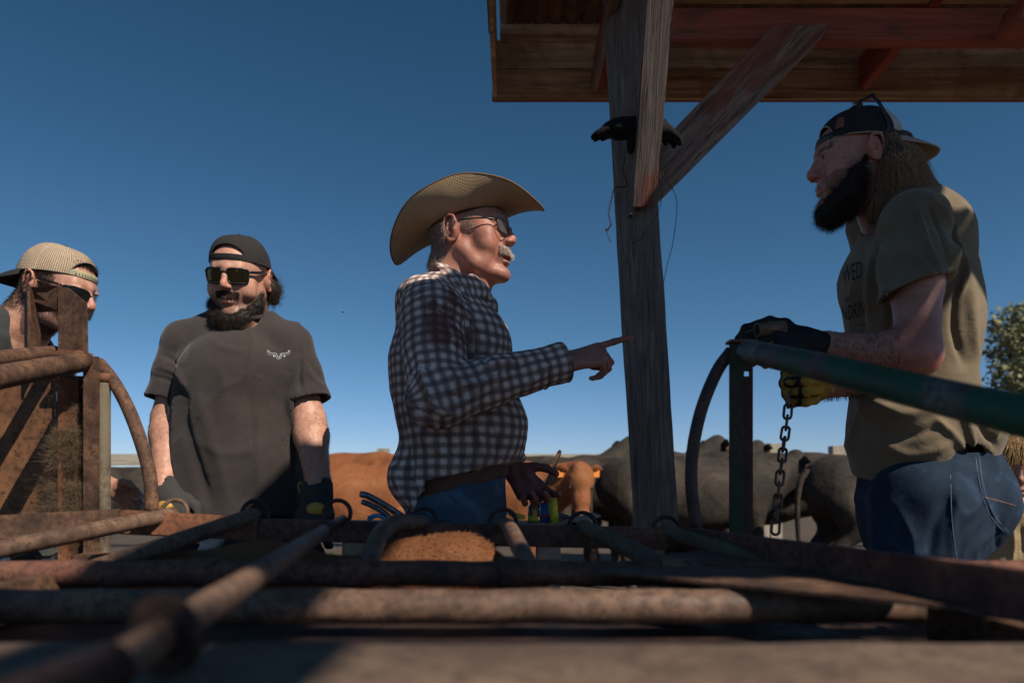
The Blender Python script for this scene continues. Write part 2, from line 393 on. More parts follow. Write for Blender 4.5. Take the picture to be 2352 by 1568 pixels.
# ------------------------------------------------------------------ calf table in the foreground
Z0 = .853
def chute():
    root = thing('calf_table', (0, .9, 0), 'low rusty steel calf table with long loose bars running across its rails', 'livestock chute')
    # far rail (flat bar on edge), side rail on the right, left wing
    a = S(610, 1240, 1.28); b = S(1610, 1262, 1.28)
    MB().beam(a, b, .03, .040, bev=.003).build('rail', M_rust_red, root, 'dark reddish far rail')
    MB().beam(b+Vector((-.005, .004, 0)), S(2440, 1400, .56), .016, .044, bev=.002).build('rail', M_rust_red, root, 'side rail running toward the viewer')
    MB().beam(S(285, 1222, 1.25), a+Vector((.0, .002, .001)), .028, .043, bev=.003).build('rail', M_rust_orange, root, 'bright orange rusty end of the far rail')
    MB().beam(S(-60, 1240, 1.17), S(286, 1220, 1.255), .024, .045, bev=.002).build('rail', M_rust, root, 'dirt covered rail')
    # cross pipes
    for i, (yy, rr, D, m, nm, lab) in enumerate(((1342, .0172, .92, M_rust_red, 'cross_pipe', 'farther cross pipe'), (1419, .0190, .755, M_bar, 'cross_pipe', 'nearer cross pipe'))):
        z = S(0, yy, D).z; xe = .8 if i == 0 else .62
        mb = MB(); pts = [Vector((-xe+2*xe*k/30, D+.002*math.sin(k*1.3), z+.0012*math.sin(k*2.1))) for k in range(31)]
        mb.tube(pts, rr, 20); mb.build(nm, m, root, lab)
    z = S(0, 1342, .92).z
    for px, w, r in ((833, .045, .0195), (1195, .03, .0200), (1590, .05, .0208), (480, .035, .0197), (2060, .06, .0205), (1905, .02, .023)):
        x = (px-1200)/1600*.92
        MB().pipe((x-w/2, .92, z), (x+w/2, .92, z), r, .0165).build('sleeve', M_rust_red if px != 1590 else M_bar, root)
    # loose bars: (ring px, ring py, far D, near px, near py, near D, radius, material, bend)
    spec = [
        ((408, 1196), ((-60, 1298, .95),), .0138, M_bar, M_bar),
        ((598, 1197), ((200, 1340, .93),), .0138, M_bar, M_dark),
        ((992, 1216), ((925, 1225, 1.17), (885, 1262, 1.05), (856, 1350, .93)), .0142, M_bar, M_dark),
        ((1179, 1218), ((1195, 1238, 1.16), (1222, 1290, 1.0), (1255, 1350, .93)), .0135, M_bar, M_dark),
        ((1366, 1226), ((1600, 1345, .93),), .0142, M_greypipe, M_greypipe),
        ((1562, 1236), ((1860, 1338, .94),), .0138, M_greypipe, M_greypipe)]
    for (rx, ry), near, r, m, m2 in spec:
        e = S(rx, ry+8, 1.285)
        pts = [e] + [S(*q) for q in near]
        MB().tube(bez(pts, 20), r, 18).build('bar', m, root)
        c = S(rx, ry+6, 1.30); ring = [c+Vector((.0255*math.cos(t), .006*math.sin(t), .0255*math.sin(t))) for t in np.linspace(0, 2*math.pi, 32, endpoint=False)]
        MB().tube(ring, .0042, 8, closed=True).build('ring', M_dark if rx > 500 else M_bar, root)
    # the long bar with telescoping tip that reaches the viewer
    MB().tube([S(803, 1216, 1.30), S(803, 1216, 1.30).lerp(S(386, 1486, .372), .34)], .0088, 18).build('bar_tip', M_dark, root)
    MB().tube([S(803, 1216, 1.30).lerp(S(386, 1486, .372), .30), S(386, 1486, .372)], .0108, 22).build('bar', M_bar, root, 'long bar reaching toward the viewer')
    c = S(790, 1203, 1.30); ring = [c+Vector((.0255*math.cos(t), .006*math.sin(t), .0255*math.sin(t))) for t in np.linspace(0, 2*math.pi, 32, endpoint=False)]
    MB().tube(ring, .0042, 8, closed=True).build('ring', M_dark, root)
    c = S(386, 1488, .370); ax = Vector((.30, .92, .05)).normalized()
    MB().pipe(c-ax*.0030, c+ax*.0030, .0228, .0100, 40).build('collar_disc', M_dark, root, 'large dark washer')
    MB().tube([S(384, 1488, .368), S(262, 1560, .33)], .0100, 22).build('bar_stub', M_bar, root)
    MB().tube([S(262, 1562, .33), S(150, 1615, .30), S(-60, 1710, .25)], [.0125, .0140, .0140], 24).build('handle_pipe', M_dark, root)
    # table sheet below the viewer
    y1 = .525
    mb = MB(); N = 60
    g = [[mb.bm.verts.new((-.62+1.24*i/N, -.25+(y1+.25)*j/20, Z0-.018+.002*mnoise.noise(Vector((i*.2, j*.4, 0))) - (.008*(max(0, j-19))))) for j in range(21)] for i in range(N+1)]
    for i in range(N):
        for j in range(20): mb.bm.faces.new((g[i][j], g[i+1][j], g[i+1][j+1], g[i][j+1])).smooth = True
    o = mb.build('table_sheet', M_plate, root); md = o.modifiers.new('t', 'SOLIDIFY'); md.thickness = .004; md.offset = -1
    # sheet at right between the rails
    P4 = [S(1500, 1306, 1.00), S(1640, 1292, 1.12), S(2380, 1385, .62), S(2420, 1430, .58), S(1400, 1352, .86)]
    for p in P4: p.z = Z0-.014
    MB().prism([p for p in P4], (0, 0, -1), .004).build('side_sheet', M_rust, root)
    # latch hardware
    for px, py, D, L in ((2090, 1345, .80, .035), (2150, 1338, .80, .05)):
        q = S(px, py, D); MB().tube([q, q+Vector((L, -.004, -.002))], .010, 16).build('latch', M_bar, root)
    for px, py in ((2133, 1338), (2163, 1330), (2190, 1330), (2226, 1352), (2258, 1355), (2212, 1366)):
        q = S(px, py, .765); MB().tube([q, q+Vector((.001, -.006, .002))], [.0052, .0042], 8).build('bolt', M_shine, root)
    MB().box((0, .70, .775), (1.75, .50, .006), None, .001).build('under_sheet', M_dark, root)
    # legs and lower frame down to the ground
    for x, y in ((-.75, 1.22), (.31, 1.27), (-.55, .5), (.5, .5)):
        MB().beam((x, y, 0), (x, y, Z0-.03), .045, .045, up=(0, 1, 0)).build('leg', M_rust, root)
    for a, b in (((-.75, 1.22, .35), (.31, 1.27, .35)), ((-.55, .5, .35), (.5, .5, .35))):
        MB().beam(a, b, .04, .04).build('lower_rail', M_rust, root)
    MB().beam((-.62, -.24, Z0-.05), (-.62, 1.2, Z0-.05), .03, .05).build('side_rail', M_rust, root)
    MB().beam((.56, -.24, Z0-.05), (.45, .72, Z0-.05), .03, .04).build('side_rail', M_rust, root)
    MB().box((0, 1.0, .45), (1.1, .5, .03), None, .003).build('floor_sheet', M_dark, root)
chute()

# tufts of hair, straw and dirt caught in metal
def tufts(name, boxes, n, L, mat, parent=None, r=.0006, seed=3):
    rg = np.random.default_rng(seed); V = []; F = []
    for (lo, hi) in boxes:
        lo = np.array(lo); hi = np.array(hi)
        for _ in range(n):
            p = lo+(hi-lo)*rg.random(3); d = rg.normal(size=3); d /= np.linalg.norm(d); l = L*(.3+rg.random())
            c = rg.normal(size=3)*1.5
            pts = [p+d*l*t+c*l*t*t for t in (0, .33, .66, 1)]
            strand(V, F, pts, r)
    me = mesh_np(name, np.array(V), np.array(F), mat)
    return place(name, me, parent)
def strand(V, F, pts, r, taper=True):
    b0 = len(V); n = len(pts)
    d = pts[-1]-pts[0]; a = np.cross(d, (0.3, .8, .5)); a /= np.linalg.norm(a)+1e-9; b = np.cross(d, a); b /= np.linalg.norm(b)+1e-9
    for i, p in enumerate(pts):
        w = r*(1-.75*i/(n-1)) if taper else r
        V += [p+a*w, p-a*w*.5+b*w*.87, p-a*w*.5-b*w*.87]
    for i in range(n-1):
        for k in range(3):
            F.append((b0+i*3+k, b0+i*3+(k+1) % 3, b0+i*3+3+(k+1) % 3, b0+i*3+3+k))

# ------------------------------------------------------------------ rusty gate frame on the left
def left_gate():
    root = thing('rusty_gate_frame', (-.95, 1.42, 0), 'rusty steel head gate frame with channel post, plate and curved pipe', 'livestock gate')
    D = 1.42
    def q(px, py, d=D): return S(px, py, d)
    # channel cap standing on top: back web, two flanges, chamfered
    zt = q(66, 672).z; zb = q(66, 850).z
    yb = D+.045
    xl0 = q(58, 0).x; xl1 = q(66, 0).x; xr0 = q(135, 0).x
    # left flange (trapezoid in YZ), right flange seen from inside: a broad face turned to the viewer
    MB().prism([q(57, 715, 1.50), q(66, 672, 1.42), q(66, 850, 1.42), q(57, 850, 1.50)], (1, 0, 0), .005).build('flange', M_rust, root)
    MB().prism([q(66, 673, 1.42), q(136, 670, 1.42), q(136, 727, 1.43), q(88, 730, 1.49), q(66, 700, 1.44)], (0, 1, 0), .006).build('cap_plate', M_rust, root)
    MB().prism([q(66, 673, 1.418), q(74, 673, 1.418), q(93, 735, 1.49), q(93, 850, 1.49), q(66, 850, 1.418)], (0, 0, 1), .0).build('flange', M_rust, root) if False else None
    MB().prism([q(64, 674, 1.418), q(72, 674, 1.418), q(92, 760, 1.47), q(92, 850, 1.47), q(64, 850, 1.42)], (0, 1, 0), .005).build('flange', M_rust, root)
    MB().prism([q(136, 669, 1.42), q(158, 674, 1.415), q(200, 708, 1.40), q(203, 850, 1.40), q(136, 850, 1.42)], (0, 1, 0), .007).build('channel_face', M_rust, root, 'chamfered mottled steel face')
    MB().box(q(168, 830, 1.415), (.066, .04, .010), None, .001).build('seam_plate', M_rust_orange, root)
    # two pipes coming toward the viewer on the left
    MB().tube(bez([q(130, 826, 1.46), q(60, 832, 1.36), q(-80, 850, 1.2)], 10), .0150, 20).build('rail_pipe', M_rust, root, 'upper rusty pipe')
    MB().tube(bez([q(196, 846, 1.415), q(90, 866, 1.27), q(-90, 900, 1.06)], 10), .0205, 22).build('rail_pipe', M_rust, root, 'lower thicker rusty pipe')
    # post column: flange, web full of dirt, grey pipe
    b = 1330
    def col(x0, x1, y0, D1, th, m, nm, dy=0, bev=.0015, lab=None):
        a = q(x0, y0, D1); c = q(x1, y0, D1)
        z0 = -.02
        MB().box(((a.x+c.x)/2, D1+th/2+dy, (a.z+z0)/2), (c.x-a.x, th, a.z-z0), None, bev).build(nm, m, root, lab)
    col(193, 231, 834, 1.41, .006, M_rust, 'post_flange', 0, .002, 'front flange of the post')
    col(136, 194, 880, 1.46, .006, M_dark, 'post_web')
    col(134, 142, 880, 1.40, .06, M_rust_orange, 'post_flange')
    gx = q(243, 0, 1.47).x
    MB().tube([(gx, 1.47, -.02), (gx, 1.47, q(0, 876, 1.45).z)], .0135, 18).build('grey_pipe', M_greypipe, root)
    MB().pipe((gx, 1.47, q(0, 892, 1.45).z), (gx, 1.47, q(0, 872, 1.45).z), .0155, .012).build('sleeve', M_rust_orange, root)
    # curved pipe
    pts = [q(232, 850, 1.50), q(264, 890, 1.48), q(300, 955, 1.46), q(332, 1040, 1.44), q(352, 1120, 1.43), q(356, 1200, 1.42)]
    MB().tube(bez(pts, 30), .0135, 18).build('curved_pipe', M_rust, root)
    # big plate panel at far left
    zt = q(0, 885, 1.47).z
    MB().prism([Vector((-1.45, 1.475, .82)), Vector((q(136, 0, 1.475).x, 1.475, .82)), Vector((q(136, 0, 1.475).x, 1.475, zt)), Vector((-1.45, 1.475, zt))], (0, 1, 0), .004).build('panel', M_panel, root, 'orange brown rusted steel panel')
    MB().tube([q(133, 905, 1.45), q(132, 1190, 1.45)], .0022, 6).build('cable', M_shine, root)
    x0, x1 = q(142, 0, 1.45).x, q(192, 0, 1.45).x
    t = tufts('matted_hair', [((x0, 1.415, .78), (x1, 1.455, 1.12)), ((x0, 1.40, .86), (x1+.02, 1.43, .95)), ((x0+.01, 1.40, .98), (x1+.01, 1.42, 1.06))], 3200, .011, M_hay, root, .0003, 4)
    t2 = tufts('matted_hair', [((-.98, 1.40, .868), (-.90, 1.47, .905)), ((-1.03, 1.28, .84), (-.75, 1.24, .868))], 700, .010, M_hay, root, .0004, 5)
    for o in (t, t2): o['kind'] = 'stuff'
M_panel = rust('orange_brown_panel', (.16, .072, .035), (.06, .03, .018), (.24, .11, .05), scale=6, rough=.7)
left_gate()

# ------------------------------------------------------------------ green gate frame on the right
def right_gate():
    root = thing('green_gate_frame', (.42, 1.28, 0), 'steel side gate with long chipped green pipe, slotted angle post and arched pipe', 'livestock gate')
    D = 1.28
    x0, x1, x2 = S(1711, 0, D).x, S(1745, 0, D).x, S(1769, 0, D).x
    zt = S(0, 802, D).z
    MB().box(((x0+x1)/2, D+.004, zt/2), (x1-x0, .006, zt), None, .001).build('post_flange', M_gpost, root)
    # slotted web
    zs0, zs1 = S(0, 879, D).z, S(0, 867, D).z; sx0, sx1 = S(1745, 0, D).x, S(1761, 0, D).x
    mb = MB(); yy = D+.012
    mb.box(((x1+x2)/2, yy, zs0/2), (x2-x1, .005, zs0)); zt2 = S(0, 812, D).z
    mb.box(((x1+x2)/2, yy, (zs1+zt2)/2), (x2-x1, .005, zt2-zs1)); mb.box(((sx1+x2)/2, yy, (zs0+zs1)/2), (x2-sx1, .005, zs1-zs0))
    mb.build('post_web', M_gpost2, root)
    MB().box(((x0+x2)/2, D+.006, zt+.002), (x2-x0+.004, .03, .005)).build('cap_plate', M_rust_red, root)
    a = S(1752, 822, 1.25); b = S(2560, 1012, .60)
    MB().tube(bez([a, a.lerp(b, .35)+Vector((0, 0, .002)), a.lerp(b, .7), b], 16), .0205, 28).build('top_pipe', M_green, root, 'long chipped green pipe')
    pts = [S(1714, 822, 1.30), S(1680, 870, 1.30), S(1645, 955, 1.30), S(1625, 1045, 1.30), S(1620, 1130, 1.30), S(1632, 1245, 1.30)]
    MB().tube(bez(pts, 30), .0118, 18).build('arched_pipe', M_darkpipe, root)
    MB().tube([b, Vector((b.x+.02, b.y, 0))], .018, 16).build('support', M_green, root)
M_gpost = rust('brown_green_post', (.06, .05, .032), (.025, .022, .016), (.09, .06, .04), paint=(.035, .055, .03), pa=.52)
M_gpost2 = rust('dull_red_post', (.085, .035, .026), (.03, .018, .015), (.10, .045, .03))
M_darkpipe = rust('dark_arch_pipe', (.055, .032, .028), (.02, .014, .013), (.12, .05, .03), rough=.45)
right_gate()
# ------------------------------------------------------------------ smooth solid modelling (distance field -> one continuous mesh)
f32 = np.float32
class Field:
    def __init__(s, xs, ys, zs):
        s.ax = [np.asarray(a, f32) for a in (xs, ys, zs)]
        s.F = np.full([len(a) for a in s.ax], 1.0, f32); s.M = Matrix.Identity(4); s.h = float(max(np.diff(s.ax[0]).min(), .002))
    def frame(s, M=None): s.M = M if M is not None else Matrix.Identity(4)
    def _sl(s, c, r):
        out = []
        for i in range(3):
            a = np.searchsorted(s.ax[i], c[i]-r); b = np.searchsorted(s.ax[i], c[i]+r)
            out.append(slice(max(0, a-1), min(len(s.ax[i]), b+1)))
        return tuple(out)
    def _put(s, fn, c, r, k, op):
        mg = r+1.5*k+.012
        sl = s._sl(c, mg)
        if any(q.stop-q.start < 2 for q in sl): return
        X = s.ax[0][sl[0]][:, None, None]; Y = s.ax[1][sl[1]][None, :, None]; Z = s.ax[2][sl[2]][None, None, :]
        d = fn(X, Y, Z).astype(f32); a = s.F[sl]
        k = max(k, 1e-4)
        if op == 'u':
            h = np.maximum(k-np.abs(a-d), 0)/k; s.F[sl] = np.minimum(a, d)-h*h*k*.25
        elif op == 's':
            d = -d; h = np.maximum(k-np.abs(a-d), 0)/k; s.F[sl] = np.maximum(a, d)+h*h*k*.25
    def ell(s, c, r, k=.01, rot=None, op='u'):
        c = s.M @ Vector(c); Rm = s.M.to_3x3().normalized()
        sc = s.M.to_3x3().col[0].length
        if rot is not None: Rm = Rm @ rot
        T = np.array(Rm.transposed(), f32); r = np.array(r, f32)*sc if not isinstance(r, (int, float)) else np.array([r]*3, f32)*sc
        def fn(X, Y, Z):
            x = X-c[0]; y = Y-c[1]; z = Z-c[2]
            a = (T[0, 0]*x+T[0, 1]*y+T[0, 2]*z)/r[0]; b = (T[1, 0]*x+T[1, 1]*y+T[1, 2]*z)/r[1]; g = (T[2, 0]*x+T[2, 1]*y+T[2, 2]*z)/r[2]
            k0 = np.sqrt(a*a+b*b+g*g)+1e-6
            k1 = np.sqrt((a/r[0])**2+(b/r[1])**2+(g/r[2])**2)+1e-6
            return k0*(k0-1)/k1
        s._put(fn, c, float(r.max()), k*sc, op)
    def cone(s, a, b, ra, rb=None, k=.01, op='u', flat=None, fdir=None):
        """tapered capsule; flat<1 squashes along fdir"""
        rb = ra if rb is None else rb; sc = s.M.to_3x3().col[0].length
        a = s.M @ Vector(a); b = s.M @ Vector(b); ra *= sc; rb *= sc
        ba = b-a; L2 = max(ba.length_squared, 1e-10); n = None
        if flat is not None:
            n = (s.M.to_3x3() @ Vector(fdir)).normalized(); n = (n-ba*(n.dot(ba)/L2)).normalized()
        def fn(X, Y, Z):
            x = X-a[0]; y = Y-a[1]; z = Z-a[2]
            t = np.clip((x*ba[0]+y*ba[1]+z*ba[2])/L2, 0, 1)
            x = x-t*ba[0]; y = y-t*ba[1]; z = z-t*ba[2]
            q = x*x+y*y+z*z
            if n is not None:
                w = x*n[0]+y*n[1]+z*n[2]; q = q+w*w*(1/flat**2-1)
                return (np.sqrt(q)-(ra+(rb-ra)*t))*(.5+.5*flat)
            return np.sqrt(q)-(ra+(rb-ra)*t)
        c = (a+b)/2; s._put(fn, c, (b-a).length/2+max(ra, rb), k*sc, op)
    def chain(s, pts, rs, k=.01, op='u', **kw):
        for i in range(len(pts)-1): s.cone(pts[i], pts[i+1], rs[i], rs[i+1], k, op, **kw)
    def box(s, c, half, rad=.01, k=.01, rot=None, op='u'):
        c = s.M @ Vector(c); Rm = s.M.to_3x3().normalized(); sc = s.M.to_3x3().col[0].length
        if rot is not None: Rm = Rm @ rot
        T = np.array(Rm.transposed(), f32); h = np.array(half, f32)*sc-rad*sc
        def fn(X, Y, Z):
            x = X-c[0]; y = Y-c[1]; z = Z-c[2]
            a = np.abs(T[0, 0]*x+T[0, 1]*y+T[0, 2]*z)-h[0]; b = np.abs(T[1, 0]*x+T[1, 1]*y+T[1, 2]*z)-h[1]; g = np.abs(T[2, 0]*x+T[2, 1]*y+T[2, 2]*z)-h[2]
            return np.sqrt(np.maximum(a, 0)**2+np.maximum(b, 0)**2+np.maximum(g, 0)**2)+np.minimum(np.maximum(a, np.maximum(b, g)), 0)-rad*sc
        s._put(fn, c, float(np.linalg.norm(h))+rad*sc, k*sc, op)
    def cut(s, p, n, k=.002):
        """remove everything on the +n side of the plane through p"""
        p = s.M @ Vector(p); n = (s.M.to_3x3() @ Vector(n)).normalized()
        X = s.ax[0][:, None, None]; Y = s.ax[1][None, :, None]; Z = s.ax[2][None, None, :]
        d = ((X-p[0])*n[0]+(Y-p[1])*n[1]+(Z-p[2])*n[2]).astype(f32)
        h = np.maximum(k-np.abs(s.F-d), 0)/k; s.F = np.maximum(s.F, d)+h*h*k*.25
    def mesh(s, sm=1):
        F = s.F; ax = s.ax
        F[0] = F[-1] = 1; F[:, 0] = F[:, -1] = 1; F[:, :, 0] = F[:, :, -1] = 1
        I = F < 0; nx, ny, nz = F.shape
        cnt = np.zeros((nx-1, ny-1, nz-1), np.int8)
        for i in (0, 1):
            for j in (0, 1):
                for l in (0, 1): cnt += I[i:nx-1+i, j:ny-1+j, l:nz-1+l]
        act = (cnt > 0) & (cnt < 8); idx = np.argwhere(act); del cnt
        cid = np.full(act.shape, -1, np.int32); cid[act] = np.arange(len(idx)); del act
        i, j, l = idx.T
        cor = [(a, b, c) for a in (0, 1) for b in (0, 1) for c in (0, 1)]
        val = np.stack([F[i+a, j+b, l+c] for a, b, c in cor], 1)
        X = [np.stack([ax[d][idx[:, d]], ax[d][idx[:, d]+1]], 1) for d in range(3)]
        pos = np.zeros((len(idx), 3), f32); w = np.zeros(len(idx), f32)
        for p in range(8):
            for d in range(3):
                if cor[p][d]: continue
                q = list(cor[p]); q[d] = 1; q = cor.index(tuple(q))
                va, vb = val[:, p], val[:, q]; m = (va < 0) != (vb < 0)
                t = np.where(m, va/np.where(m, va-vb, 1), 0)
                for e in range(3):
                    xa = X[e][:, cor[p][e]]; xb = X[e][:, cor[q][e]]
                    pos[:, e] += np.where(m, xa+(xb-xa)*t, 0)
                w += m
        V = pos/w[:, None]; Q = []
        for d in range(3):
            A = [slice(None)]*3; B = [slice(None)]*3; A[d] = slice(0, -1); B[d] = slice(1, None)
            Ia = I[tuple(A)]; Ib = I[tuple(B)]; e = np.argwhere(Ia != Ib); o = [x for x in range(3) if x != d]
            e = e[(e[:, o[0]] > 0) & (e[:, o[1]] > 0) & (e[:, o[0]] < F.shape[o[0]]-1) & (e[:, o[1]] < F.shape[o[1]]-1)]
            def g(da, db):
                z = e.copy(); z[:, o[0]] -= da; z[:, o[1]] -= db; return cid[z[:, 0], z[:, 1], z[:, 2]]
            q = np.stack([g(1, 1), g(0, 1), g(0, 0), g(1, 0)], 1)
            ins = Ia[e[:, 0], e[:, 1], e[:, 2]]
            if d == 1: ins = ~ins
            q[~ins] = q[~ins][:, ::-1]; Q.append(q)
        Q = np.concatenate(Q); Q = Q[(Q >= 0).all(1)]
        for _ in range(sm):
            acc = np.zeros_like(V); n = np.zeros(len(V), f32)
            for a, b in ((0, 1), (1, 2), (2, 3), (3, 0)):
                np.add.at(acc, Q[:, a], V[Q[:, b]]) if False else None
                for c in range(3): acc[:, c] += np.bincount(Q[:, a], V[Q[:, b], c], len(V)).astype(f32)+np.bincount(Q[:, b], V[Q[:, a], c], len(V)).astype(f32)
                n += np.bincount(Q[:, a], minlength=len(V))+np.bincount(Q[:, b], minlength=len(V))
            V = V*.5+.5*acc/np.maximum(n, 1)[:, None]
        return V, Q
def rng_axis(lo, hi, h): return np.arange(lo, hi+h, h)
def normals(V, Q):
    a = V[Q[:, 2]]-V[Q[:, 0]]; b = V[Q[:, 3]]-V[Q[:, 1]]; n = np.cross(a, b); N = np.zeros_like(V)
    for k in range(4):
        for c in range(3): N[:, c] += np.bincount(Q[:, k], n[:, c], len(V))
    return N/(np.linalg.norm(N, axis=1, keepdims=True)+1e-12)
def to_local(V, M):
    Mi = np.array(M.inverted()); return V@Mi[:3, :3].T+Mi[:3, 3]
def to_world(V, M):
    Mi = np.array(M); return V@Mi[:3, :3].T+Mi[:3, 3]
def setcol(me, C, name='Col'):
    a = me.color_attributes.new(name, 'FLOAT_COLOR', 'POINT')
    C4 = np.ones((len(C), 4), f32); C4[:, :3] = C; a.data.foreach_set('color', C4.ravel())
def ridge(V, N, lines, ):
    """cloth folds: every line = (points, width, height)"""
    D = np.zeros(len(V), f32)
    for pts, w, a in lines:
        pts = [np.array(p, f32) for p in pts]; best = np.full(len(V), 9, f32); tt = np.zeros(len(V), f32)
        lo = np.min(pts, 0)-4*w; hi = np.max(pts, 0)+4*w
        m = ((V > lo) & (V < hi)).all(1); U = V[m]
        if not len(U): continue
        b = np.full(len(U), 9, f32); t0 = np.zeros(len(U), f32); n = len(pts)-1
        for i in range(n):
            d = pts[i+1]-pts[i]; t = np.clip(((U-pts[i])@d)/(d@d+1e-9), 0, 1); r = np.linalg.norm(U-pts[i]-t[:, None]*d, axis=1)
            z = r < b; b[z] = r[z]; t0[z] = (i+t[z])/n
        D[m] += a*np.exp(-(b/w)**2)*np.minimum(1, np.minimum(t0, 1-t0)*5+.25)
    return V+N*D[:, None]
def fold(V, N, lines):
    """cloth folds given where they lie in the picture: (points, width in px, height); moved only on the side turned to the viewer"""
    c = np.array((0, 0, .95)); W = V-c; px = W[:, 0]/W[:, 1]*1568+1176; py = 1107-W[:, 2]/W[:, 1]*1568
    fac = np.clip(-(N*W).sum(1)/np.linalg.norm(W, axis=1)*2.5, 0, 1); D = np.zeros(len(V)); U = np.stack([px, py], 1)
    for pts, w, a in lines:
        pts = np.array(pts, float); m = (px > pts[:, 0].min()-3*w) & (px < pts[:, 0].max()+3*w) & (py > pts[:, 1].min()-3*w) & (py < pts[:, 1].max()+3*w)
        u = U[m]
        if not len(u): continue
        q = np.array(bez([(x, y, 0) for x, y in pts], 24))[:, :2]; b = np.full(len(u), 1e3); t0 = np.zeros(len(u)); n = len(q)-1
        for i in range(n):
            d = q[i+1]-q[i]; t = np.clip(((u-q[i])@d)/(d@d+1e-9), 0, 1); r = np.linalg.norm(u-q[i]-t[:, None]*d, axis=1)
            z = r < b; b[z] = r[z]; t0[z] = (i+t[z])/n
        D[m] += a*np.exp(-(b/w)**2)*np.minimum(1, np.minimum(t0, 1-t0)*4+.15)
    return (V+N*(D*fac)[:, None]).astype(f32)
def nz(V, s, off=0.0):
    """cheap smooth 3-D noise, -1..1"""
    x, y, z = (V*s+off).T
    return (np.sin(x+1.7*np.sin(y*1.3+2*np.sin(z*.7)))+np.sin(y*1.1+1.5*np.sin(z*1.7+1.3*np.sin(x*.9)))+np.sin(z*1.2+1.6*np.sin(x*1.5+1.1*np.sin(y*.8))))/3

def frameM(loc, yaw, pitch=0, roll=0, sc=1.0):
    """local: face looks to -Y, Z up; yaw 90 = looks to +X; pitch>0 looks down"""
    return Matrix.Translation(loc) @ Matrix.Rotation(R(yaw), 4, 'Z') @ Matrix.Rotation(R(pitch), 4, 'X') @ Matrix.Rotation(R(roll), 4, 'Y') @ Matrix.Scale(sc, 4)

